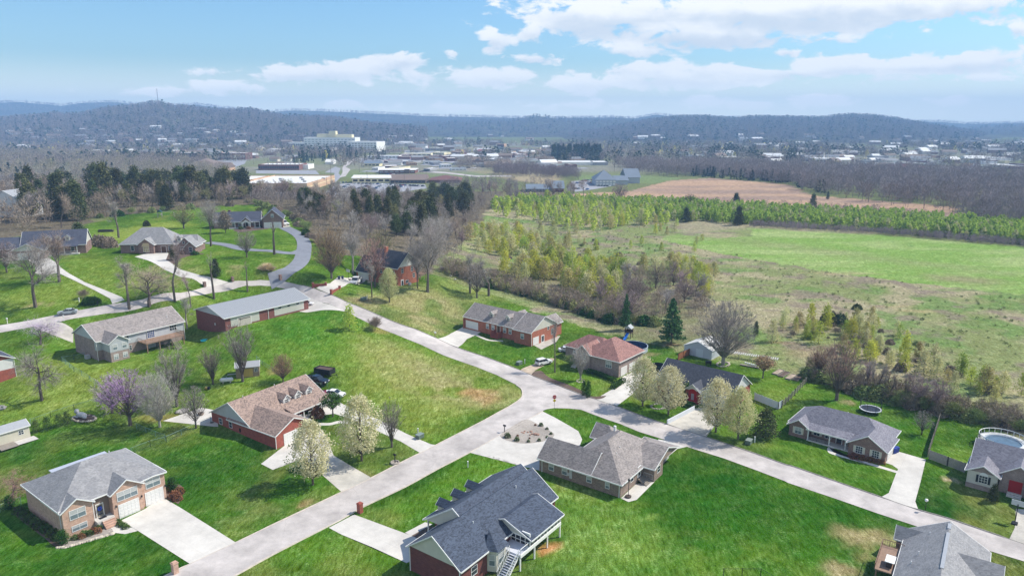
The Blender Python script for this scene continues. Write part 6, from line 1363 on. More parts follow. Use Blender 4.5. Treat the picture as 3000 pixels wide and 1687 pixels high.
m.build('balusters',DARK,t);MB().lathe([(3.2,1.25),(4.2,1.25),(4.2,1.35),(3.2,1.35)],30).build('deck_ring',mat('deck_pale',(.55,.55,.53)),t);MB().box(-4.6,-3.4,-1.4,.2,.0,.5).box(-4.4,-3.4,-1.4,.2,.5,1.).box(-4.,-3.4,-1.4,.2,1.,1.35).build('steps',WHITE,t)
# swing set, gazebo-like bench, grill etc
X,Y=g('A',1510,248);t=thing('swing_playset','wooden playset with green canopy and swing beam on the upper lawn','playset',(X,Y,hg(X,Y)),.3)
m=MB()
for a in(-.9,.9):
    for b in(-.9,.9): m.box(a-.08,a+.08,b-.08,b+.08,0,2.6)
m.box(-1,1,-1,1,1.4,1.5).tube((1,0,2.6),(6,0,2.6),.1,n=5).tube((6,0,2.6),(6.6,-1,0),.08,n=5).tube((6,0,2.6),(6.6,1,0),.08,n=5);m.build('frame',mat('weathered_play_wood',(.42,.38,.34),.8),t)
MB().prism([(-1.2,-1.2,2.6),(0,-1.2,3.6),(1.2,-1.2,2.6)],(0,2.4,0)).build('canopy',mat('canopy_green',(.02,.08,.07),.6),t)
X,Y=g('C',1275,0) if 0 else g('B',1035,840);t=thing('basketball_hoop','basketball hoop standing beside the white pickup','basketball hoop',(X,Y,hg(X,Y)),R(-40))
MB().tube((0,0,0),(0,0,2.9),.06,n=6).box(-.4,.4,.2,.9,0,.3).build('post',DARK,t);MB().box(-.9,.9,-.15,-.08,2.8,3.7).build('backboard',mat('backboard',(.5,.52,.54),.3),t)
X,Y=g('K',2490,945);t=thing('basketball_hoop','dark basketball hoop beside the road at right edge','basketball hoop',(X,Y,0),R(50));MB().tube((0,0,0),(.3,0,3.1),.07,n=6).build('post',DARK,t);MB().box(-.9,.2,-.4,.4,0,.22).build('base',mat('black_plastic',(.015,.015,.018),.4),t,bevel=.06);MB().box(.35,.42,-.9,.9,2.8,3.7).build('backboard',mat('backboard',(.5,.52,.54)),t)
for i,(x,y) in enumerate(((945,832),(978,830))): simple('wheeled_bin','navy wheeled bin %s of the pair by the basketball hoop'%('left','right')[i],'bin','B',x,y,[('bin',MB().prism([(-.28,-.3,0),(.28,-.3,0),(.34,-.38,1.),(-.34,-.38,1.)],(0,.62,0)),mat('bin_navy',(.02,.03,.09),.4)),('lid',MB().box(-.36,.36,-.42,.36,1.,1.07),mat('bin_lid',(.03,.04,.1),.4))])
for i,(x,y) in enumerate(((1352,288),(1372,278))): simple('wheeled_bin','blue wheeled bin, %s of the pair at the cream-shuttered house drive'%('left','right')[i],'bin','K',x,y,[('bin',MB().prism([(-.28,-.3,0),(.28,-.3,0),(.34,-.38,1.),(-.34,-.38,1.)],(0,.62,0)),mat('bin_blue',(.02,.05,.28),.4)),('lid',MB().box(-.36,.36,-.42,.36,1.,1.07),mat('bin_lid_blue',(.03,.06,.3),.4))])
simple('propane_tank','white propane tank lying on the grass left of the wooden shed','gas tank','D',2140,905,[('tank',MB().tube((-1.2,0,.75),(1.2,0,.75),.48,n=16).tube((-1.45,0,.75),(-1.2,0,.75),.25,.48,16).tube((1.2,0,.75),(1.45,0,.75),.48,.25,16),mat('tank_white',(.68,.69,.70),.35)),('valve_dome',MB().tube((0,0,1.2),(0,0,1.4),.16,n=8),GALV),('tank_leg',MB().box(-.9,-.7,-.3,.3,0,.4).box(.7,.9,-.3,.3,0,.4),CONC)],R(15))
simple('barrel','yellow and black barrel lying under the vase-shaped tree','barrel','D',1960,968,[('drum',MB().tube((-.5,0,.35),(.05,0,.35),.35,n=12),mat('barrel_yellow',(.45,.33,.12),.6)),('drum_end',MB().tube((.05,0,.35),(.5,0,.35),.36,n=12),BLK)])
simple('plastic_pipe','white plastic pipe lying beside the wooden shed','pipe','D',2195,828,[('pipe',MB().tube((-1.2,0,.1),(1.2,0,.1),.09,n=6),WHITE)],R(25))
simple('kiddie_pool','small turquoise paddling pool on the grass beyond the deck','paddling pool','D',1930,510,[('rim',MB().lathe([(.9,0),(1.0,.25),(.85,.25),(.8,.08),(0,.08)],16),mat('turquoise',(.04,.45,.50),.4))])
simple('septic_lid','round tan manhole lid on the driveway of the triangular patio','lid','D',2000,1280,[('lid',MB().lathe([(.4,.02),(.4,.08),(0,.1)],14),mat('lid_brown',(.12,.1,.08)))])
X,Y=g('D',1895,1205);t=thing('fire_pit','round stone fire pit on the triangular patio','fire pit',(X,Y,hg(X,Y)+.05));MB().lathe([(.6,0),(.6,.4),(.4,.4),(.4,.1),(0,.1)],12).build('stone_ring',mat('pit_stone',(.2,.15,.12),.9,.3,3),t)
def rocks(name,label,f,pts,r,mt,seed=0,cat='rocks',group=None):
    rs=np.random.RandomState(seed);X,Y=g(f,*pts[0]);t=thing(name,label,cat,(X,Y,hg(X,Y)),0,group);m=MB()
    for q in pts:
        a=g(f,*q);rr_=r*rs.uniform(.6,1.3);n=7;k=len(m.v)
        pr=[(rr_*.9,-.1),(rr_,rr_*.25),(rr_*.7,rr_*.65),(.02,rr_*.75)]
        m.lathe([(p*rs.uniform(.85,1.15),z) for p,z in pr],7,(a[0]-X,a[1]-Y))
        for i in range(k,len(m.v)): v=m.v[i];m.v[i]=(v[0]+rs.normal()*r*.1,v[1]+rs.normal()*r*.1,v[2])
    m.build('stones',mt,t);return t
STN=mat('pale_stone',(.48,.42,.34),.9,.3,3);STG=mat('grey_stone',(.33,.31,.29),.9,.3,3)
def arc(cx,cy,rx,ry,a0,a1,n): return [(cx+rx*math.cos(R(a0+(a1-a0)*i/n)),cy+ry*math.sin(R(a0+(a1-a0)*i/n))) for i in range(n+1)]
rocks('stone_edging','pale stone edging along the front gravel bed','E',[(540+i*26,1180-max(0,i-3)*7.5+ (0)) for i in range(21)],.3,STN,1,'stone edging')
rocks('stone_ring','ring of pale stones around the big domed tree','L',arc(1025,668,58,22,0,345,16),.35,STN,2,'stone ring');rocks('stone_ring','ring of stones round the pale birch-like tree','C',arc(1288,1145,34,14,0,340,12),.22,STN,3,'stone ring');rocks('stone_ring','curved stone planter between the first two pears','L',arc(415,1065,68,26,0,340,16),.28,STG,4,'stone planter')
rocks('stone_edging','stone ring around the statue bed','D',arc(793,1240,112,38,0,350,26),.25,STN,5,'stone edging');rocks('rock_pile','dark rock pile beside the triangular patio','D',[(1680,1185),(1700,1170),(1730,1165),(1760,1160),(1745,1180),(1710,1190)],.55,STG,6,'rocks')
rocks('rock_feature','white and rust rocks in the middle of the gravel island','I',[(1700,95),(1730,85),(1760,95),(1790,90),(1800,110),(1830,115),(1850,120),(1780,120),(1720,100)],.35,mat('rust_stone',(.33,.2,.15),.9,.3,3),7,'rocks');rocks('boulder','small boulder on the lawn behind the tall brick house','B',[(1995,800),(2040,845)],.4,STG,8,'rocks');rocks('boulder','flat grey rocks on the lawn before the hipped-roof house','A',[(1150,700),(1185,690),(1165,712)],.6,STG,9,'rocks')
rocks('stone_ring','grey stone fire ring at the far left lawn','D',arc(15,1140,30,18,0,340,9),.35,STG,10,'stone ring')
X,Y=g('D',775,1232);t=thing('garden_statue','pale reclining animal statue in the round stone bed','statue',(X,Y,hg(X,Y)),R(-20));t.scale=(1.3,1.3,1.3)
m=MB();
def blob(m,c,r,n=10):
    k=[(math.sin(math.pi*i/6)*1.,-math.cos(math.pi*i/6)) for i in range(7)];b=len(m.v);m.lathe([(max(.01,p),z) for p,z in k],n)
    for i in range(b,len(m.v)): v=m.v[i];m.v[i]=(c[0]+v[0]*r[0],c[1]+v[1]*r[1],c[2]+v[2]*r[2])
blob(m,(0,0,.45),(1.15,.5,.45));blob(m,(-1.,.0,.95),(.42,.36,.42));blob(m,(-1.35,0,.85),(.22,.2,.18));blob(m,(.9,-.3,.3),(.5,.22,.25));blob(m,(-.9,-.4,.15),(.55,.14,.15));blob(m,(-.9,.4,.15),(.55,.14,.15));m.build('statue',mat('statue_grey',(.45,.45,.46),.7,.15,3),t,smooth=True)
X,Y=g('E',1003,878);t=thing('porch_statue','small white statue standing on the entry porch','statue',(X,Y,1.1));MB().lathe([(.2,0),(.2,.3),(.1,.35),(.16,.7),(.1,.9),(.12,1.05),(.02,1.2)],10).build('figure',WHITE,t)
# brick gate walls of the tall house, side walls
def wallseg(f,a,b,h,w,mt,label,name='brick_wall',cap=None,cat='wall',seg=1,piers=False):
    A=g(f,*a);B=g(f,*b);L=math.dist(A,B);t=thing(name,label,cat,(A[0],A[1],min(hg(*A),hg(*B))),math.atan2(B[1]-A[1],B[0]-A[0]))
    m=MB().box(0,L,-w/2,w/2,-.6,h)
    m.build('wall',mt,t)
    if piers:
        p=MB()
        for x in(0,L): MB().box(x-.3,x+.3,-.3,.3,-.5,h+.35).box(x-.35,x+.35,-.35,.35,h+.35,h+.45).build('pier',mt,t)
    if cap: MB().box(-.03,L+.03,-w/2-.04,w/2+.04,h,h+.08).build('coping',cap,t)
wallseg('B',(700,910),(820,890),1.2,.25,redb,'low red brick gate wall left of the drive mouth',piers=True);wallseg('B',(872,975),(950,920),1.2,.25,redb,'low red brick gate wall right of the drive mouth',piers=True)
wallseg('L',(498,1232),(752,1098),1.,.22,mat('white_wall_paint',(.60,.63,.68),.6,.08,1),'low white painted retaining wall beside the stained driveway','retaining_wall')
wallseg('L',(862,1345),(935,1255),.35,.25,CONC,'low kerb-like wall right of the stained driveway','retaining_wall')
# fences
def fence(f,pts,h,label,mt,style='board',name='fence',sp=2.4,cat='fence',gate=None):
    L=[G(*px(f,*p)) if isinstance(f,str) else p for p in pts];t=thing(name,label,cat,(L[0][0],L[0][1],0));b=MB();po=[]
    for a,c in zip(L[:-1],L[1:]):
        d=math.dist(a,c);n=max(1,round(d/sp));ux,uy=(c[0]-a[0])/d,(c[1]-a[1])/d
        P=[(a[0]+ux*d*i/n,a[1]+uy*d*i/n) for i in range(n+1)]
        for i,p in enumerate(P): po.append(p)
        for p,q in zip(P[:-1],P[1:]):
            x0,y0=p[0]-L[0][0],p[1]-L[0][1];x1,y1=q[0]-L[0][0],q[1]-L[0][1];h0,h1=hg(*p),hg(*q)
            if style=='board':
                k=max(3,int(math.dist(p,q)/.19))
                for j in range(k):
                    u0=(j+.05)/k;u1=(j+.93)/k;z=h0+(h1-h0)*u0;e=.02*((j*7)%3)
                    b.prism([(x0+(x1-x0)*u0,y0+(y1-y0)*u0,z+.03),(x0+(x1-x0)*u1,y0+(y1-y0)*u1,z+.03),(x0+(x1-x0)*u1,y0+(y1-y0)*u1,z+h+e),(x0+(x1-x0)*u0,y0+(y1-y0)*u0,z+h+e)],(-uy*.03,ux*.03,0))
            elif style=='rail':
                for z in(.35,.8,1.25)[:3 if h>1 else 2]: b.prism([(x0,y0,h0+z),(x1,y1,h1+z),(x1,y1,h1+z+.14),(x0,y0,h0+z+.14)],(-uy*.04,ux*.04,0))
            else:
                b.tube((x0,y0,h0+h),(x1,y1,h1+h),.03,n=4,cap=False);n2=int(math.dist(p,q)/.32)
                for j in range(n2):
                    u0=j/n2;u1=(j+1)/n2;za=h0+(h1-h0)*u0
                    A=(x0+(x1-x0)*u0,y0+(y1-y0)*u0);B=(x0+(x1-x0)*u1,y0+(y1-y0)*u1)
                    for (za_,zb_) in((0,h/2),(h/2,0),(h/2,h),(h,h/2)): b.tube((A[0],A[1],za+za_),(B[0],B[1],za+zb_),.007,n=3,cap=False)
    b.build({'board':'boards','rail':'rails'}.get(style,'wire_mesh'),mt,t)
    for p in po[:60]:
        x,y=p[0]-L[0][0],p[1]-L[0][1];z=hg(*p);r=.07 if style!='wire' else .035;MB().box(x-r,x+r,y-r,y+r,z-.2,z+h+.08).build('post',mt,t)
ORW=mat('orange_wood',(.36,.15,.07),.8,.2,3);GRW=mat('grey_boards',(.27,.25,.235),.85,.25,2.5);WHF=mat('white_vinyl',(.58,.62,.68),.5,.05,2);CHN=mat('chain_link',(.16,.27,.24),.5)
fence('L',[(600,628),(745,560)],1.8,'orange stained board fence beside the white metal shed',ORW)
fence('L',[(1320,1000),(1545,1092)],1.7,'white vinyl fence enclosing the fenced lawn',WHF,name='vinyl_fence')
fence('L',[(1545,1092),(1578,1072)],1.7,'short white vinyl fence return at the brown rail fence',WHF,name='vinyl_fence')
fence('L',[(1580,1075),(1700,960),(1820,830),(1850,770)],1.7,'brown board-on-rail fence along the right side of the fenced lawn',WOODG,'rail')
fence('M',[(-10+0,1449-330),(0,1449-330)],1,'x',WOODG) if 0 else None
fence('K',[(1775,-10),(1720,160),(1668,325)],1.75,'long tall wooden fence running away beside the lawn at right',WOODG)
fence('K',[(1680,345),(1850,410),(2010,470)],1.8,'weathered grey board fence beside the right edge house',GRW)
fence('D',[(585,705),(700,690),(800,665)],1.2,'green chain-link fence with gate left of the grey house',CHN,'wire',sp=3)
fence('D',[(585,705),(700,800),(930,945)],1.2,'green chain-link fence down the grey house yard',CHN,'wire',sp=3)
fence('D',[(290,1300),(480,1230),(700,1160),(915,1105)],1.2,'chain-link fence behind the four evergreens',CHN,'wire',sp=3)
fence('D',[(1290,1340),(1560,1449)],1.2,'chain-link fence running toward the camera from the patio',CHN,'wire',sp=3)
fence('E',[(1240,300),(1420,230),(1570,190),(1850,60),(1990,0)],1.3,'green chain-link fence with gate behind the split-level house',CHN,'wire',sp=3)
fence('E',[(0,850),(100,800),(200,770)],1.3,'chain-link fence at far left of the split-level house',CHN,'wire',sp=3)
fence('D',[(2420,690),(2480,745),(2576,800)],1.1,'chain-link fence right of the wooden shed',CHN,'wire',sp=3)
fence('K',[(-260,1449),(90,1449),(280,1560)],1.2,'black wire fence at the bottom edge of the lawn',DARK,'wire',sp=2.6)
fence('F',[(1000,300),(1090,310),(1160,300)],1.2,'green chain-link fence before the black pickup',CHN,'wire',sp=2)
fence('S',[(480,1110),(660,1150),(900,1230),(1200,1320),(1500,1410)],1.1,'wire field fence with thin posts along the hedgerow',WOODG,'wire',sp=3.5)
# garden behind the fenced lawn: pallet-like trellis, raised beds
X,Y=g('L',1070,590);B=g('L',1570,665);t=thing('garden_trellis','long low row of weathered white slatted frames behind the fenced yard','trellis',(X,Y,0),math.atan2(B[1]-Y,B[0]-X));L_=math.dist((X,Y),B);m=MB();fr=MB()
for i in range(int(L_/.55)): x=i*.55;m.box(x,x+.3,-1.,1.,1.25+.05*((i*5)%3),1.32+.05*((i*5)%3))
for i in range(int(L_/3)+1): x=i*3;fr.box(x-.05,x+.05,-1,-.9,0,1.25).box(x-.05,x+.05,.9,1,0,1.25)
m.build('slats',mat('weathered_white',(.42,.41,.40),.8,.25,2),t);fr.build('frame',WOODG,t)
for i,(x,y) in enumerate(((1545,745),(1600,765),(1665,790),(1735,800))):
    simple('raised_bed','raised garden bed, %s of the row by the brown rail fence'%('first','second','third','last')[i],'garden bed','L',x,y,[('frame',MB().box(-2.2,2.2,-.7,-.62,0,.3).box(-2.2,2.2,.62,.7,0,.3).box(-2.2,-2.12,-.62,.62,0,.3).box(2.12,2.2,-.62,.62,0,.3),WOODG),('soil',MB().box(-2.12,2.12,-.62,.62,0,.2),DIRT if i in(0,2) else MULCH)],R(46),group='raised beds')
for i in range(6): simple('white_bucket','white bucket in a row on the garden rack','bucket','L',1235+i*19,672+i*5,[('bucket',MB().tube((0,0,.3),(0,0,.75),.2,.25,8),WHITE)],group='white buckets')
simple('bucket_rack','low weathered rack holding white buckets in the garden','rack','L',1275,690,[('rack',MB().box(-2.4,2.4,-.4,.4,.2,.3).box(-2.3,-2.1,-.3,.3,0,.2).box(2.1,2.3,-.3,.3,0,.2),WOODG)],R(-33))
simple('patio_set','dark grill and table behind the black roof','grill','L',885,680,[('grill_box',MB().box(-.7,.7,-.4,.4,.7,1.3),DARK),('grill_legs',MB().box(-.65,-.55,-.3,.3,0,.7).box(.55,.65,-.3,.3,0,.7),DARK)])
simple('woodpile','dark low timber pile on the upper back lawn','timber pile','A',1000,385,[('logs',MB().box(-3,3,-.5,.5,0,.7).box(-2.8,2.6,-.4,.4,.7,1.),mat('dark_timber',(.06,.05,.04),.9,.3,2))],.1)
# ---------------------------------------------------------------- hills
def hillmat():
    m=bpy.data.materials.new('hill_woods');m.use_nodes=True;t=NT(m.node_tree);b=t.t.nodes['Principled BSDF'];b.inputs['Roughness'].default_value=1.;b.inputs['Specular IOR Level'].default_value=0.
    P=t.n('ShaderNodeTexCoord').outputs['Object'];a=t.noise(P,.012,6.,.7);c=t.noise(P,.003,4.,.6)
    vo=t.n('ShaderNodeTexVoronoi',{'Vector':P,'Scale':.045}).outputs['Distance']
    col=t.ramp(t.m('ADD',t.m('MULTIPLY',a,.6),t.m('MULTIPLY',c,.4)),[(.38,(.050,.050,.035)),(.5,(.085,.075,.055)),(.62,(.115,.12,.055))])
    t.t.links.new(col,b.inputs['Base Color']);bp=t.n('ShaderNodeBump',{'Strength':1.,'Height':t.m('ADD',vo,a),'Distance':14.});t.t.links.new(bp.outputs[0],b.inputs['Normal']);return m
HM=hillmat();_F='W'
def hill(D,wf,wb,prof,rough,seed):
    px_=np.array([p[0] for p in prof],float);py=np.array([p[1] for p in prof],float)
    xs=np.linspace(px_[0],px_[-1],520);t=(xs-CX)/F_*cp   # X/Y
    b=(CY-np.interp(xs,px_,py))/F_
    el=(-sp+b*cp)/(cp+b*sp);crest=CH+el*D-(13 if D<5000 else 10)
    nv=34;sv=np.concatenate([np.linspace(-1,0,24),np.linspace(0.08,1,10)]);V=[]
    for s in sv:
        Y=D+(s*wf if s<0 else s*wb);X=t*Y
        k=ss(1+s) if s<0 else ss(1-s)
        z=crest*k*(1+rough*(fbm(X/300.+seed,np.full_like(X,Y)/300.,4)-.5)*(1-abs(k)**6))+rough*16*(fbm(X/60.+seed,np.full_like(X,Y)/60.,3)-.5)*k
        V.append(np.stack([X,np.full_like(X,Y),z-6*(1-k)],1))
    V=np.array(V).reshape(-1,3);n=len(xs);i=np.arange(nv*n).reshape(nv,n);F=np.stack([i[:-1,:-1],i[:-1,1:],i[1:,1:],i[1:,:-1]],-1).reshape(-1,4)
    me=npmesh('hills',V,F,[HM]);me.polygons.foreach_set('use_smooth',[True]*len(me.polygons));o=link(bpy.data.objects.new('hills',me));tag(o,kind='structure')
    return V
far=[(-600,300),(0,298),(67,296),(186,307),(253,298),(349,296),(393,302),(480,306),(582,304),(641,312),(750,321),(779,327),(861,320),(1012,325),(1158,332),(1260,337),(1498,342),(1600,344),(1791,341),(1858,344),(1922,333),(1995,340),(2250,344),(2687,355),(2745,354),(2832,360),(3000,357),(3600,350)]
HV=[hill(5500,1300,250,far,.25,3.1)]
HV.append(hill(4300,1300,700,[(1000,366),(1100,356),(1498,350),(1573,334),(1631,342),(1700,345),(1820,343),(1900,352),(2050,372)],.25,9.3))
HV.append(hill(2900,1100,900,[(-500,345),(0,343),(60,338),(140,333),(163,328),(200,332),(242,331),(309,315),(408,304),(450,297),(478,296),(495,304),(553,309),(611,316),(655,319),(728,317),(760,321),(837,337),(954,340),(1012,346),(1070,356),(1250,372)],.3,5.7))
HV.append(hill(3400,1300,900,[(1640,392),(1762,374),(1820,363),(1908,348),(1995,338),(2070,338),(2141,345),(2200,340),(2250,339),(2396,343),(2440,337),(2497,333),(2560,336),(2600,341),(2687,355),(2803,374),(2900,388),(3050,396)],.3,7.7))
HV.append(hill(4100,1200,800,[(2700,384),(2850,372),(2950,364),(3000,362),(3300,350),(3700,360)],.3,2.2))
# ---------------------------------------------------------------- woods far off
def stufftrees(name,P,hs,tmpl,mt,label,seed=0):
    """many trees of one far wood as one object"""
    if len(P)==0: return
    rs=np.random.RandomState(seed);V0,F0=tmpl;n=len(P);a=rs.uniform(0,6.28,n);c,s=np.cos(a),np.sin(a);w=hs*rs.uniform(.85,1.2,n)
    V=np.empty((n,len(V0),3),np.float32);V[...,0]=P[:,0,None]+(V0[:,0]*c[:,None]-V0[:,1]*s[:,None])*w[:,None];V[...,1]=P[:,1,None]+(V0[:,0]*s[:,None]+V0[:,1]*c[:,None])*w[:,None];V[...,2]=P[:,2,None]+V0[:,2]*hs[:,None]
    F=(F0[None]+(np.arange(n)*len(V0))[:,None,None]).reshape(-1,F0.shape[1]);me=npmesh(name,V.reshape(-1,3),F,[mt]);o=link(bpy.data.objects.new(name,me));tag(o,label,name.replace('_',' '),None,'stuff')
def t_bare(seed,n,w,rx=.3):
    rs=np.random.RandomState(seed);t=rs.uniform(.25,.98,n);r=rx*np.sqrt(np.sin(np.pi*np.clip((t-.15)/.87,0,1)))*rs.uniform(.1,1,n)**.5;a=rs.uniform(0,6.28,n);P=np.stack([np.cos(a)*r,np.sin(a)*r,t],1);D=np.stack([np.cos(a)*.5,np.sin(a)*.5,np.ones(n)*.8],1)+rs.normal(size=(n,3))*.45
    V,F=twigs(rs,P-D*.06,D,rs.uniform(.12,.26,n),w);tr=np.array([[-.014,0,0],[.014,0,0],[0,0,.85],[0,-.014,0],[0,.014,0],[0,0,.8]]);return np.vstack([V,tr]),np.vstack([F,[[len(V),len(V)+1,len(V)+2],[len(V)+3,len(V)+4,len(V)+5]]])
def t_leaf(seed,n,size,rx=.28,base=.08,cone=False):
    rs=np.random.RandomState(seed);t=rs.uniform(0,1,n);pr=(1.05-t) if cone else np.sin(np.pi*np.clip(t,.02,1)**.8)**.6;r=rx*pr*rs.uniform(.5,1,n);a=rs.uniform(0,6.28,n);C=np.stack([np.cos(a)*r,np.sin(a)*r,base+(1-base)*t],1);V,F=leaves(rs,C,size);return V,F
FM=dict(g=vegmat('far_twigs_grey',(.19,.155,.13),(.35,.29,.25),sc=.06),p=vegmat('far_twigs_purple',(.21,.165,.165),(.34,.28,.275),sc=.06),b=vegmat('far_twigs_brown',(.22,.18,.13),(.37,.31,.23),sc=.05),c=vegmat('far_evergreen',(.02,.04,.018),(.06,.085,.035),sc=.05),y=vegmat('far_budding',(.26,.27,.09),(.42,.40,.16),sc=.05),s=LF['sap'],w=vegmat('far_blossom',(.5,.48,.36),(.75,.72,.58),sc=.05),yl=vegmat('far_yellow_bloom',(.5,.42,.06),(.62,.55,.14),sc=.05))
TB1=t_bare(1,150,.014);TB2=t_bare(2,46,.034,.34);TL1=t_leaf(3,110,.10);TL2=t_leaf(4,40,.17,.3);TC1=t_leaf(5,120,.12,.24,.02,True);TS=t_leaf(6,80,.15,.24,.05)
NOGO=[]
def region(poly,dens=None,n=None,seed=0,z=True):
    P=np.array(poly);A=abs(sum(P[i-1][0]*P[i][1]-P[i][0]*P[i-1][1] for i in range(len(P))))/2;n=n or int(A*dens);rs=np.random.RandomState(seed);lo,hi=P.min(0),P.max(0);out=[];tot=0
    while tot<n:
        q=rs.uniform(lo,hi,(max(n*2,2000),2));m=inpoly(q[:,0],q[:,1],poly)
        for ng in NOGO: m&=~inpoly(q[:,0],q[:,1],ng)
        q=q[m];out.append(q);tot+=len(q)
        if len(q)<5: break
    q=np.concatenate(out)[:n];return np.c_[q,H(q[:,0],q[:,1])]
def wood(name,label,poly,n,tm,mt,hr,seed):
    P=region(poly,n=n,seed=seed);rs=np.random.RandomState(seed+99);stufftrees(name,P,rs.uniform(*hr,len(P)),tm,mt,label,seed)
W=lambda *p: wpoly('W',p)
# ---------------------------------------------------------------- town buildings
def slab(f,x0,x1,yb,yt,depth,label,wall,roofc,cat='building',name='town_building',par=.6,win=0,wrow=None,winc=None,y1=None,gab=0,parts=(),hip=False):
    """long building whose near wall runs from (x0,yb) to (x1,y1) in the photo and rises to yt"""
    A=g(f,x0,yb);B=g(f,x1,y1 or yb);L=math.dist(A,B);h=Ht(*px(f,x0,yb),px(f,x0,yt)[1]);t=thing(name,label,cat,(A[0],A[1],0),math.atan2(B[1]-A[1],B[0]-A[0]))
    MB().box(0,L,0,depth,-1,h).build('wall',wall,t)
    if gab:
        m=MB();o=1.
        if hip: k=min(L,depth)/2;m.v+=[(-o,-o,h),(L+o,-o,h),(L+o,depth+o,h),(-o,depth+o,h),(k,depth/2,h+gab),(L-k,depth/2,h+gab)];m.f+=[(0,1,5,4),(1,2,5),(2,3,4,5),(3,0,4),(3,2,1,0)]
        else: m.prism([(-o,-o,h),(-o,depth+o,h),(-o,depth/2,h+gab)],(L+2*o,0,0))
        m.build('roof',roofc,t)
    else:
        MB().box(.3,L-.3,.3,depth-.3,h,h+.05).build('roof',roofc,t)
        MB().box(0,L,0,.3,h,h+par).box(0,L,depth-.3,depth,h,h+par).box(0,.3,.3,depth-.3,h,h+par).box(L-.3,L,.3,depth-.3,h,h+par).build('parapet',wall,t)
    if win:
        rows=wrow or [(.35,.7)]
        for lo,hi in rows:
            n=win
            for i in range(n): x=L*(i+.5)/n;w=L/n*(.36 if par>.7 or L<60 else .27);MB().box(x-w,x+w,-.12,0,h*lo,h*hi).build('window',winc or GLASS,t)
    t['_L']=L;t['_h']=h;NOGO.append([tuple((t.matrix_basis@Vector((x,y,0)))[:2]) for x,y in((-6,-14),(L+6,-14),(L+6,depth+6),(-6,depth+6))])
    return t,L,h
TW_=mat('town_white',(.80,.79,.75),.7,.06,.1);TY=mat('town_cream',(.76,.68,.42),.7,.06,.1);TT=mat('town_tan_brick',(.55,.36,.23),.8,.1,.15);TR=mat('town_red_brick',(.20,.09,.075),.8,.1,.15);TG=mat('town_grey',(.35,.35,.36),.7,.1,.1);TBr=mat('town_brown',(.16,.12,.10),.8,.1,.1);RW=mat('white_membrane_roof',(.72,.70,.66),.6,.06,.08);RG=mat('grey_town_roof',(.22,.215,.22),.7,.1,.1);RB=mat('brown_town_roof',(.20,.15,.125),.8,.1,.1);RR=mat('red_town_roof',(.42,.08,.09),.5,.05,.1);RBl=mat('slate_town_roof',(.16,.19,.23),.6,.1,.1)
t,L,h=slab('N',960,1612,680,612,105,'large tan brick store building with flat white roof beside the car park',TT,RW,win=9,wrow=[(.12,.5)],par=1.);MB().box(0,L+.1,-.1,0,h*.55,h*.62).box(0,L+.1,-.1,0,h*.86,h*.93).box(L,L+.1,0,105,h*.55,h*.62).build('stone_band',TY,t)
for i in range(7):
    MB().box(0,3.,0,2.4,0,1.5).build('rooftop_unit',TG,t).location=(12+i*L*.13,18+((i*37)%60),h)
slab('N',700,960,670,600,90,'tan brick wing of the store building hidden by cedars',TT,RW)
t,L,h=slab('N',1150,1535,478,430,40,'long red brick school building with white flat roof',TR,RW,win=18)
for i in range(8): MB().box(0,2.5,0,2,0,1.4).build('rooftop_unit',TW_,t).location=(8+i*L*.11,14,h)
slab('N',1535,1620,470,432,30,'white fronted entrance block at the right end of the red brick school',TW_,RW);t,L,h=slab('N',770,1030,380,322,34,'brown brick building with arcaded front left of the cars',TR,RW,win=9,winc=BLIND)
slab('N',330,590,372,318,36,'low building with white roof at the left of the town',TBr,RW,win=8);slab('N',440,720,470,440,60,'broad brown hip-roofed church hall beyond the cedars',TBr,RB,gab=9,hip=True);slab('N',720,850,490,455,30,'smaller brown roofed hall with a stone front beyond the cedars',TT,RB,gab=6)
t,L,h=slab('2',968,1352,848,795,28,'cream office building with white metal roof at the car park edge',TY,RW,win=6,winc=DARK,gab=2.2);slab('2',1358,1705,850,815,28,'brown gabled building joined to the cream office',TBr,RB,gab=5,win=9)
t,L,h=slab('2',1235,1600,750,715,30,'dark brick building with pale roof and arched entrance behind the car park',TR,RW,win=7,winc=BLIND,gab=1.5);MB().box(L*.72,L*.86,-4,0,0,h+1).build('entrance_porch',TBr,t);slab('2',1740,2050,845,815,36,'maroon roofed low building right of the car park',TR,mat('maroon_town_roof',(.17,.08,.07),.8),gab=4,hip=True)
t,L,h=slab('2',930,1215,538,432,45,'white right wing of the hospital with dark window rows',TW_,RW,win=9,wrow=[(.07,.13),(.25,.31),(.43,.49),(.61,.67),(.81,.87)],winc=DARK,y1=541)
t,L,h=slab('2',485,1000,500,392,60,'main block of the white hospital with cream penthouse',TW_,RW,win=14,wrow=[(.43,.49),(.61,.66),(.81,.86)],winc=GLASSM);MB().box(L*.25,L*.45,6,30,h,h+9).box(L*.62,L*.93,6,30,h,h+8).box(L*.45,L*.62,8,28,h,h+5).build('penthouse',TY,t);MB().box(L*.49,L*.62,4,24,h+5,h+16).build('lift_tower',TY,t)
slab('2',330,490,490,440,40,'low left annex of the hospital',TW_,RW,win=7,winc=DARK);slab('2',520,760,535,500,50,'hospital ground-floor building behind dark trees',TW_,RG);slab('2',700,775,655,635,18,'small white gabled house by the fork of the road',TW_,RW,gab=4)
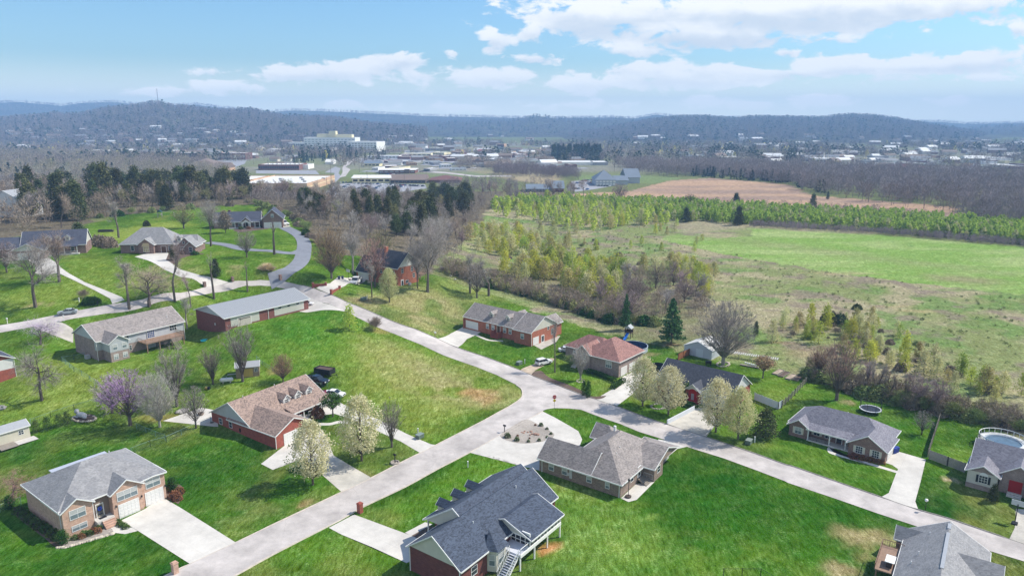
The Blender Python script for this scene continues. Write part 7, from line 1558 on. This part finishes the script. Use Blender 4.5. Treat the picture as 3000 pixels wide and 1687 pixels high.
for a in (('2',1120,1440,600,575,30,TW_,RW,9,'white office strip with two rows of windows above the hill road'),('2',1090,1240,682,650,26,TY,RBl,4,'cream gabled clinic with slate roof on the hillside'),('2',1530,1720,500,478,40,TR,RG,0,'red brick store at the far shopping strip'),('2',1740,1920,520,500,40,TBr,RW,6,'dark fronted shop at the far shopping strip'),('2',1980,2220,665,645,30,TG,RG,8,'long grey roofed office with parked cars before it'),('2',2280,2576,640,610,40,TG,RW,9,'white roofed warehouse at the right of the shopping strip'),
 ('2',2300,2576,690,660,36,TT,RB,8,'tan gabled clinic below the white roofed warehouse'),('2',2210,2310,552,525,30,TR,RR,3,'small building with dark red front at the shopping strip'),('2',2320,2420,545,515,30,TW_,RW,3,'tall white box store at the shopping strip'),('2',60,300,520,498,30,TW_,RW,6,'pale house-like building left of the hospital'),('2',1480,1760,575,552,34,TY,RW,6,'cream flat building left of the dark shop strip'),
 ('3',10,260,658,620,50,TW_,RW,9,'long white shed-like building at the centre of the town'),('3',410,820,665,640,50,TW_,RW,0,'very long white-roofed warehouse in front of the dark pines'),('3',820,965,668,640,45,TG,RW,0,'right hand bay of the very long white-roofed warehouse'),('3',330,460,660,645,26,TBr,RB,4,'brown roofed house left of the long warehouse'),('3',150,420,935,905,24,TBr,RBl,8,'low brown clinic with slate gabled roof at the end of the saplings'),
 ('3',1820,1940,585,570,30,TW_,RW,0,'far white roofed shed behind the right wood'),('3',2040,2310,598,585,30,TW_,RW,0,'long far pale building behind the right wood'),('4',0,110,640,615,40,TR,RG,4,'red brick far building left of the steepled church'),('4',480,670,645,605,50,TW_,RW,5,'white roofed church hall with slim steeple'),('4',668,735,668,625,30,TT,RB,2,'orange brick block right of the church hall'),
 ('4',1040,1380,682,655,34,RBl,RW,9,'long blue-fronted store at the right of the town'),('4',1390,1600,722,690,50,TR,RR,0,'building with bright pinkish red roof'),('4',1420,1600,672,650,34,TW_,RW,5,'white store behind the red roofed building'),('4',1780,1960,650,630,34,TW_,RW,4,'flat white far store right of the red roof'),('4',1840,2240,758,715,60,TW_,RW,8,'wide white-roofed plant at far right'),('4',2400,2576,700,675,50,TW_,RW,0,'white building cut by the right edge of the photo'),('4',2000,2060,700,655,14,TT,TT,0,'small tan tower block at far right')):
    gb=3.5 if a[7] in(RB,RBl,RR) else 0;slab(a[0],a[1],a[2],a[3],a[4],a[5],a[9],a[6],a[7],win=a[8],winc=DARK if a[6] in(TW_,TY) else BLIND,gab=gb,hip=a[7] is RR)
t,L,h=slab('3',840,1045,875,815,34,'grey two-storey hall with hipped slate roof beside its car park',mat('town_bluegrey',(.40,.44,.48),.7),RBl,win=6,wrow=[(.15,.4),(.58,.85)],winc=TW_,gab=9,hip=True)
t,L,h=slab('3',1150,1285,850,790,40,'grey gabled wing right of the hipped hall',mat('town_bluegrey',(.40,.44,.48)),RBl,win=0,gab=8);slab('3',1040,1165,865,820,26,'small grey link building between the hall and its wing',mat('town_bluegrey',(.40,.44,.48)),RBl,gab=4)
slab('3',410,520,938,900,26,'brick clinic with dark blue gable right of the low brown clinic',TR,RBl,gab=6);slab('4',2335,2415,958,930,16,'dark barn with white roof in the far right clearing',TBr,RW,name='barn',cat='barn',gab=2)
X,Y=g('4',610,645);t=thing('church_steeple','slim white church steeple above the white roofed hall','steeple',(X,Y+20,0));MB().box(-1.2,1.2,-1.2,1.2,0,8).build('tower',TW_,t);MB().tube((0,0,8),(0,0,17),1.2,.05,4).build('spire',TW_,t)
# transmission mast on the left hill, water tanks
b0=P_;mx,my=px('1',1590,130);d=ray(mx,my);Yh=2885.;k=Yh/d[1];X=d[0]*k;Z=CH+d[2]*k
t=thing('radio_mast','tall thin lattice radio mast on the left hilltop','mast',(X,Yh,Z-8));hh=(px('1',1590,130)[1]-px('1',1590,10)[1])*Yh/F_+8;m=MB()
for i in range(3): a=i*2.094;m.tube((math.cos(a)*1.2,math.sin(a)*1.2,0),(math.cos(a)*.9,math.sin(a)*.9,hh),.32,n=4)
for i in range(22):
    z=hh*i/22
    for j in range(3): a=j*2.094;c=a+2.094;m.tube((math.cos(a)*1.1,math.sin(a)*1.1,z),(math.cos(c)*1.,math.sin(c)*1.,z+hh/22),.2,n=3)
m.build('lattice',mat('mast_steel',(.35,.34,.34),.5),t)
# ---------------------------------------------------------------- small far houses
FH=[]
for cm_,nm_ in(((.85,.84,.8),'w'),((.6,.54,.46),'t'),((.28,.17,.14),'r')):
    for rc,rn in(((.24,.24,.25),'grey'),((.7,.7,.68),'pale'),((.2,.15,.12),'brown')):
        m=MB();m.box(-7,7,-5,5,-1,4);m.prism([(-7.6,-5.8,3.9),(-7.6,5.8,3.9),(-7.6,0,6.6)],(15.2,0,0));me=m.mesh('far_house');me.materials.append(mat('far_wall_'+nm_,cm_,.8));me.materials.append(mat('far_roof_'+rn,rc,.8))
        for i,p in enumerate(me.polygons): p.material_index=1 if i>=6 else 0
        FH.append(me)
def hz(x,y):
    z=0.
    for V in HV:
        D=V.reshape(34,520,3);Ys=D[:,0,1]
        if Ys[0]<y<Ys[-1]:
            j=int(np.searchsorted(Ys,y))-1;r=D[j];i=int(np.clip(np.searchsorted(r[:,0],x)-1,0,518))
            if r[0,0]<x<r[-1,0]:
                f=(y-Ys[j])/(Ys[j+1]-Ys[j]);z=max(z,(1-f)*r[i,2]+f*D[j+1][i,2])
    return z
rs=random.Random(12);cnt=0
hr_=[('W',0,330,0+330,360,16),('W',0,345,560,400,40),('W',330,320,560,360,14),('W',520,330,760,420,20),('W',1540,335,1900,400,22),('W',1900,340,2300,410,30),('W',2250,355,2576,415,50),('W',1900,380,2300,412,30),('W',960,345,1400,420,50),('W',620,380,760,405,6),('W',1150,395,1400,425,8),('W',1340,385,1560,400,6)]
def hpick(x,y):   # first surface under a sight line, hills included
    d=ray(x,y);last=0
    for Yq in np.geomspace(900,5200,260):
        k=Yq/d[1];X=d[0]*k;Z=CH+d[2]*k
        if Z<=hz(X,Yq): return X,Yq
    return None
for f,x0,y0,x1,y1,n in hr_:
    for i in range(n):
        q=hpick(rs.uniform(x0,x1)*WS,rs.uniform(y0,y1)*WS)
        if not q or (inpoly(np.array(q[0]),np.array(q[1]),[(a[0],a[1]) for a in W((1660,560),(2700,700),(2700,440),(1660,440))])): continue
        o=link(bpy.data.objects.new('far_house',rs.choice(FH)));o.location=(q[0],q[1],hz(*q)+2.5 if q[1]>1600 else 0);o.rotation_euler=(0,0,rs.uniform(-.6,.6));s=rs.uniform(.8,1.5);o.scale=(s*rs.uniform(1,1.8),s,s*1.1)
        wl,rl=[m.name for m in o.data.materials];wl={'w':'white','t':'tan','r':'reddish'}[wl[-1]];rl=rl.split('_')[-1];pl='on the left hillside' if x1<800 else 'in the middle of the far town' if x1<1500 else 'left of the right hill' if x1<2000 else 'below the right hill';tag(o,'small %s walled far house with %s roof %s'%(wl,rl,pl),'house','far houses %s %s %s'%(wl,rl,pl));cnt+=1
rs=random.Random(77)
for f,x0,y0,x1,y1,n in (('W',930,386,1440,430,80),('W',330,372,560,410,24),('W',1880,396,2576,428,56),('W',1000,362,1420,386,30),('W',560,366,760,386,8),('W',1480,398,1880,412,6),('W',0,372,300,392,8)):
    for i in range(n):
        x=rs.uniform(x0,x1);y=rs.uniform(y0,y1);w=rs.uniform(14,42)*(.6 if y<385 else 1);A=g(f,x,y)
        if A[1]>2300 or any(inpoly(np.array(A[0]),np.array(A[1]),ng) for ng in NOGO): continue
        wc,wn=rs.choice(((TW_,'white'),(TY,'cream'),(TG,'grey'),(TR,'red brick'),(TT,'tan')));rc,rn=rs.choice(((RW,'white'),(RW,'white'),(RG,'grey'),(RBl,'slate')))
        t,L,h=slab(f,x,x+w,y,y-rs.uniform(4,7.5),rs.uniform(16,38),'%s walled flat building with %s roof, %s'%(wn,rn,'in the central town strip' if 900<x<1500 else 'in the town at left' if x<900 else 'in the right-hand town strip'),wc,rc,win=4 if i%2 else 0,winc=DARK);t.rotation_euler.z+=rs.uniform(-.4,.4);q=Matrix.Translation(t.location)@Matrix.Rotation(t.rotation_euler.z,4,'Z');(sheet('parking_lot',LOT,None,[tuple((q@Vector((u,v,0)))[:2]) for u,v in((-8,-1),(L+10,-1),(L+10,-rs.uniform(18,34)),(-8,-24))],.05+.004*(i%9),world=True) if i%3 else 0);t['group']='town buildings %s %s %d'%(wn,rn,int(x>1500)+int(x>900))
# parked cars far away: one low mesh each
def carlow(p):
    m=MB();extr(m,SPEC['sedan']['body'],-.9,.9,.05);k=len(m.f);extr(m,SPEC['sedan']['cab'],-.8,.8,.12);k2=len(m.f);m.box(-.95,.2,-.62,.62,1.40,1.47);me=m.mesh('parked_car');me.materials.append(p);me.materials.append(CARG)
    for i,q in enumerate(me.polygons): q.material_index=1 if k<=i<k2 else 0
    return me
CL_=[carlow(p) for p in(WH,WH,SILV,BK_,BK_,REDP,paint('blue',(.03,.07,.2)),paint('grey',(.12,.12,.13)))]
def carrow(f,a,b,n,label,seed,rot=1.57):
    A=g(f,*a);B=g(f,*b);an=math.atan2(B[1]-A[1],B[0]-A[0]);r=random.Random(seed);n2=min(n,int(math.dist(A,B)/2.7))
    for i in range(n2):
        if r.random()<.12: continue
        u=(i+.5)/n2;o=link(bpy.data.objects.new('parked_car',r.choice(CL_)));X=A[0]+(B[0]-A[0])*u;Y=A[1]+(B[1]-A[1])*u;o.location=(X,Y,hg(X,Y)+.1);o.rotation_euler=(0,0,an+rot+r.choice((0,math.pi)));tag(o,'parked car in %s'%label,'car','parked cars in %s'%label)
carrow('2',(690,980),(930,870),17,'the row beside the tan store',1);carrow('2',(750,850),(920,846),9,'the row at the top left of the big car park',2);carrow('2',(980,855),(1360,862),10,'the row before the cream office',3)
carrow('2',(980,925),(1120,880),10,'the middle left row of the big car park',4);carrow('2',(1120,940),(1250,880),11,'the middle row of the big car park',5);carrow('2',(1300,865),(1690,882),16,'the row before the brown gabled building',6);carrow('2',(1330,900),(1480,885),7,'the right row of the big car park',8);carrow('N',(1000,720),(1600,720),20,'the row below the tan store',7)
carrow('2',(2040,690),(2210,700),9,'the row before the long grey office',9);carrow('3',(640,850),(830,845),9,'the upper row by the grey hall',10);carrow('3',(600,905),(770,915),8,'the lower row by the low clinic',11);carrow('3',(700,830),(820,820),6,'the back row by the grey hall',12);carrow('3',(860,880),(1000,882),7,'the front row by the grey hall',18);carrow('N',(500,382),(960,384),16,'the row before the arcaded building',13);carrow('4',(520,700),(860,710),18,'the near row of the church car park',14);carrow('4',(480,680),(700,690),14,'the far row of the church car park',15);carrow('2',(1130,605),(1350,612),10,'the row before the white office strip',16);carrow('2',(1240,755),(1480,768),9,'the row before the arched entrance',17);carrow('2',(1500,540),(2180,560),60,'the shopping strip car park',19);carrow('2',(1250,525),(1500,530),30,'the car park right of the hospital',21);carrow('2',(1960,620),(2240,625),30,'the car park above the long grey office',22);carrow('4',(880,690),(1040,700),14,'the right end of the church car park',23);carrow('4',(1640,700),(1800,705),14,'the car park right of the red roof',24);carrow('2',(1460,600),(1900,620),16,'the lower shopping strip car park',20)
# poles
def pole(f,x,yb,yt,label,arm=True,r=.18):
    X,Y=g(f,x,yb);h=Ht(*px(f,x,yb),px(f,x,yt)[1]);t=thing('utility_pole',label,'utility pole',(X,Y,0));MB().tube((0,0,0),(0,0,h),r,r*.7,6).build('pole',mat('pole_wood',(.16,.13,.11),.9),t)
    if arm: MB().box(-1.2,1.2,-.08,.08,h-1.2,h-1.).build('cross_arm',mat('pole_wood',(.16,.13,.11)),t)
for i,(f,x,b_,tp) in enumerate((('2',760,868,650),('2',715,930,780),('2',1122,870,725),('2',1495,892,740),('2',1040,740,600),('2',1060,870,780),('3',1028,730,648),('3',1252,745,660),('3',1525,775,680),('2',312,640,570),('2',1755,640,560),('N',1105,430,360),('N',1237,410,350),('N',1418,410,350),('4',1300,1010,960))):
    pole(f,x,b_,tp,'%s pole standing %s'%(('dark lamp','thin dark lamp','tall grey','tall dark','thin grey')[i%5],('behind the fork of the road','beside the tan store corner','in front of the cream office','in the car park before the gabled building','on the grassy hillside','before the cream office door','left in the row by the right wood','middle in the row by the right wood','right in the row by the right wood','among the dark trees left of the hospital','above the shopping strip','before the red brick school at its left','behind the red brick school at its left','behind the red brick school at its middle','in the far right clearing')[i]),arm=i%2==0)
# ---------------------------------------------------------------- far woods
wood('woodland','belt of bare grey purple trees beyond the tan field',W((1540,420),(1600,416),(2000,430),(2200,432),(2700,455),(2700,600),(2410,548),(2400,520),(2040,488),(1990,466),(1790,446),(1690,446),(1620,440),(1560,425)),1500,TB1,FM['p'],(12,17),1)
wood('woodland','grey bare trees mixed through the belt beyond the tan field',W((1540,420),(1600,416),(2000,430),(2200,432),(2700,455),(2700,600),(2410,548),(2040,488),(1990,466),(1790,446),(1690,446),(1560,425)),900,TB1,FM['g'],(11,17),2)
wood('evergreen_wood','dark evergreens at the foot of the tan field belt',W((1740,444),(1990,462),(2045,486),(2100,490),(1990,452),(1760,436)),80,TC1,FM['c'],(8,13),3)
wood('woodland','bare trees bordering the clinics before the tan field',W((1240,440),(1460,452),(1440,438),(1250,428)),300,TB1,FM['p'],(9,13),4)
wood('evergreen_wood','row of dark green pines behind the long white warehouse',W((1390,404),(1510,404),(1510,396),(1390,396)),70,TC1,FM['c'],(20,27),5)
wood('woodland','bare trees behind the shopping strip on the slope',W((1150,425),(1350,435),(1330,415),(1150,410)),120,TB1,FM['g'],(10,15),6)
wood('sapling_thicket','dense band of yellow-green young trees beyond the green field',W((1240,528),(1500,522),(1700,556),(1900,566),(2200,582),(2700,626),(2700,585),(2300,552),(1900,530),(1660,515),(1450,512),(1240,515)),2300,TS,LF['sap'],(4.5,8.),7)
wood('sapling_thicket','cream young trees mixed in the far band',W((1240,528),(1500,522),(1700,556),(1900,566),(2200,582),(2700,626),(2700,585),(2300,552),(1900,530),(1660,515),(1450,512),(1240,515)),600,TS,LF['sapc'],(4,7.5),8)
SB=wpoly('S',[(420,380),(560,300),(900,260),(1300,300),(1900,320),(2150,420),(2100,520),(1700,520),(1450,590),(1150,560),(900,480),(600,450)])
wood('sapling_thicket','light green young trees filling the back band behind the meadow',SB,230,TS,LF['sap'],(5,9),48)
wood('sapling_thicket','cream young trees filling the back band behind the meadow',SB,90,TS,LF['sapc'],(5,8.5),49)
wood('brushwood','purple grey brush edging the green field',W((1880,572),(2200,590),(2700,634),(2700,622),(2300,590),(1900,565)),700,TB1,FM['p'],(2.5,4.),9)
wood('woodland','round grey trees at the right edge above the sapling band',W((2400,562),(2700,600),(2700,560),(2440,545)),70,TB1,FM['p'],(8,13),19)
wood('brushwood','grey brush along the far side of the sapling band',W((1700,510),(2400,558),(2400,550),(2100,525),(1700,505)),260,TB1,FM['g'],(2.5,6),20)
wood('woodland','bare woods on the left beyond the cedars',W((-300,470),(400,478),(600,474),(560,425),(400,398),(0,385),(-300,385)),1300,TB1,FM['b'],(11,16),10)
wood('woodland','greyer bare trees on the left beyond the cedars',W((-300,470),(400,478),(600,474),(560,425),(400,398),(0,385),(-300,385)),900,TB1,FM['g'],(11,16),11)
wood('evergreen_wood','evergreens mixed in the left woods',W((-200,470),(500,476),(500,430),(0,390),(-200,390)),70,TC1,FM['c'],(11,16),12)
wood('evergreen_wood','dark cedars round the houses below the hospital',W((730,412),(960,402),(990,392),(760,396)),60,TC1,FM['c'],(9,14),13)
wood('woodland','bare trees round the houses below the hospital',W((600,400),(960,400),(990,385),(600,385)),90,TB1,FM['g'],(10,15),14)
wood('woodland','bare trees between the clinics and the wood edge',W((1060,486),(1230,492),(1400,470),(1240,455),(1120,466)),130,TB1,FM['p'],(6,10),15)
wood('woodland','thin brown understorey filling the left wood',W((-120,640),(60,598),(225,560),(400,533),(640,513),(640,480),(200,470),(-200,480)),900,TB1,FM['b'],(6,13),41)
wood('woodland','thin grey understorey filling the middle wood',W((640,512),(740,548),(800,612),(870,640),(930,622),(1040,635),(1120,690),(1160,640),(1200,560),(1230,510),(1000,492),(640,492)),760,TB1,FM['g'],(4,8.5),42)
wood('woodland','brown shrubs filling the thicket behind the pool',W((1560,560),(1560,555),(1561,556)) if 0 else wpoly('S',[(1500,1060),(1700,980),(2100,1000),(2480,1180),(2500,1340),(2300,1420),(2080,1449),(1700,1449),(1560,1400),(1440,1310)]),160,TB1,FM['b'],(3,6.5),43)
HB=wpoly('S',[(0,880),(480,1040),(800,1120),(1200,1230),(1600,1360),(1760,1400),(1760,1460),(1500,1425),(1200,1325),(800,1205),(480,1118),(0,985)])
wood('brushwood','brown twiggy brush filling the hedgerow below the sapling field',HB,420,TB1,FM['b'],(2.5,5.5),44)
wood('brushwood','greenish leafing brush filling the hedgerow below the sapling field',HB,110,TL1,FM['y'],(2.,4.5),45)
HC=wpoly('M',[(540,1000),(900,1120),(1240,1200),(1540,1290),(1900,1380),(2400,1480),(2700,1540),(2700,1640),(2300,1560),(1750,1449),(1540,1400),(1240,1315),(900,1235),(540,1095)])
wood('brushwood','brown twiggy brush filling the hedgerow behind the right lawns',HC,380,TB1,FM['b'],(1.8,4.2),46)
wood('brushwood','greenish leafing brush filling the hedgerow behind the right lawns',HC,110,TL1,FM['y'],(1.5,3.6),47)
MD=wpoly('W',[(1150,620),(1250,540),(1660,560),(1660,605),(1900,650),(2300,715),(2700,755),(2700,1130),(2350,1030),(2060,950),(1900,900),(1840,780),(1700,720),(1400,700)])
wood('scrub','dry brown scrub tufts across the rough meadow',MD,1500,t_bare(71,34,.05,.7),TW['brown'],(.5,1.5),61)
wood('scrub','low green scrub tufts across the rough meadow',MD,800,t_leaf(72,30,.4,.8,.0),LF['brushg'],(.3,.85),62)
wood('scrub','pale straw tufts across the rough meadow',MD,900,t_bare(73,34,.05,.6),LF['grass'],(.4,1.),63)
# town woods, thinning with the clearings
def townwood(n,tm,mt,hr,seed,name,label,y0=1050,y1=2350,thr=.40):
    rs=np.random.RandomState(seed);q=[];tot=0
    while tot<n:
        u=rs.uniform(0,1,n*2);Y=(y0**-1+(y1**-1-y0**-1)*u)**-1 if seed%2 else rs.uniform(y0,y1,n*2);X=Y*rs.uniform(-.95,.95,n*2)
        m=fbm(X/170.+seed*0,Y/240.,4)>thr
        m&=~((Y<1350)&(X/Y>-.42)&(X/Y<-.05)&(fbm(X/60.,Y/60.+3,3)<.62))
        m&=~((Y<1900)&(X/Y>-.3)&(X/Y<.05)&(fbm(X/90.,Y/90.+3,3)<.52))
        m&=~((Y>1000)&(Y<1500)&(X/Y>.15)&(X/Y<.75)&(fbm(X/130.,Y/40.+3,3)<.50))
        for ng in NOGO: m&=~inpoly(X,Y,ng)
        m&=~((Y<1250)&(X/Y>.05)&(X/Y<.25)&(fbm(X/60.,Y/60.+1,2)<.5))
        q.append(np.c_[X[m],Y[m]]);tot+=int(m.sum())
    q=np.concatenate(q)[:n];Z=np.array([hz(*p) for p in q]);P=np.c_[q,np.maximum(Z-1,0)];stufftrees(name,P,rs.uniform(*hr,len(P)),tm,mt,label,seed)
townwood(5200,TB2,FM['g'],(11,18),21,'town_woods','grey bare trees spread through the far town');townwood(3600,TB2,FM['p'],(11,18),22,'town_woods','purplish bare trees spread through the far town');townwood(1500,TB2,FM['b'],(10,16),23,'town_woods','brownish bare trees spread through the far town')
townwood(1100,TL2,FM['c'],(11,20),25,'town_evergreens','dark evergreens spread through the far town',1100,2350,.5);townwood(260,TL2,FM['w'],(7,11),27,'town_blossom_trees','pale blossoming trees spread through the far town',1000,2200,.3);townwood(170,TL2,FM['yl'],(9,14),29,'town_blossom_trees','yellow blooming trees spread through the far town',1300,2200,.45);townwood(500,TL2,FM['y'],(8,13),31,'town_budding_trees','yellow-green budding trees in the far town',1000,2300,.45)
# trees standing on the hills
def hillwood(V,n,tm,mt,hr,seed,label,name='hill_woods',smin=0):
    D=V.reshape(34,520,3);rs=np.random.RandomState(seed);j=rs.randint(smin,24,n);i=rs.randint(0,519,n);f=rs.uniform(0,1,n)[:,None];f2=rs.uniform(0,1,n)[:,None];P=(D[j,i]*(1-f)+D[j,i+1]*f)*(1-f2)+(D[np.minimum(j+1,23),i]*(1-f)+D[np.minimum(j+1,23),i+1]*f)*f2;P[:,2]-=2
    P=P[P[:,2]>4];stufftrees(name,P,rs.uniform(*hr,len(P)),tm,mt,label,seed)
TH=t_leaf(9,14,.42,.36,.1);TH2=t_bare(8,22,.07,.36)
for i,k,n in((2,'left hill',9000),(3,'right hill',9000),(1,'middle ridge',2500),(4,'far right ridge',2000)):
    hillwood(HV[i],n,TH2,FM['p'],(13,20),50+i,'bare woods covering the %s'%k);hillwood(HV[i],n//2,TH2,FM['g'],(13,20),60+i,'grey woods covering the %s'%k);hillwood(HV[i],n//9,TH,FM['c'],(13,20),70+i,'scattered evergreens on the %s'%k,'hill_evergreens')
hillwood(HV[0],6000,TH2,FM['p'],(16,24),80,'woods on the most distant ridge',smin=14)
# ---------------------------------------------------------------- haze
hzm=bpy.data.materials.new('haze_air');hzm.use_nodes=True;t=NT(hzm.node_tree);t.t.nodes.clear()
pv=t.n('ShaderNodeVolumePrincipled');pv.inputs['Color'].default_value=(.36,.62,1,1);pv.inputs['Density'].default_value=HAZE;pv.inputs['Anisotropy'].default_value=0.
o=t.n('ShaderNodeOutputMaterial',{1:pv.outputs[0]})
x=MB().box(-6300,6300,-500,6100,-14,262).build('haze',hzm);tag(x,kind='stuff')
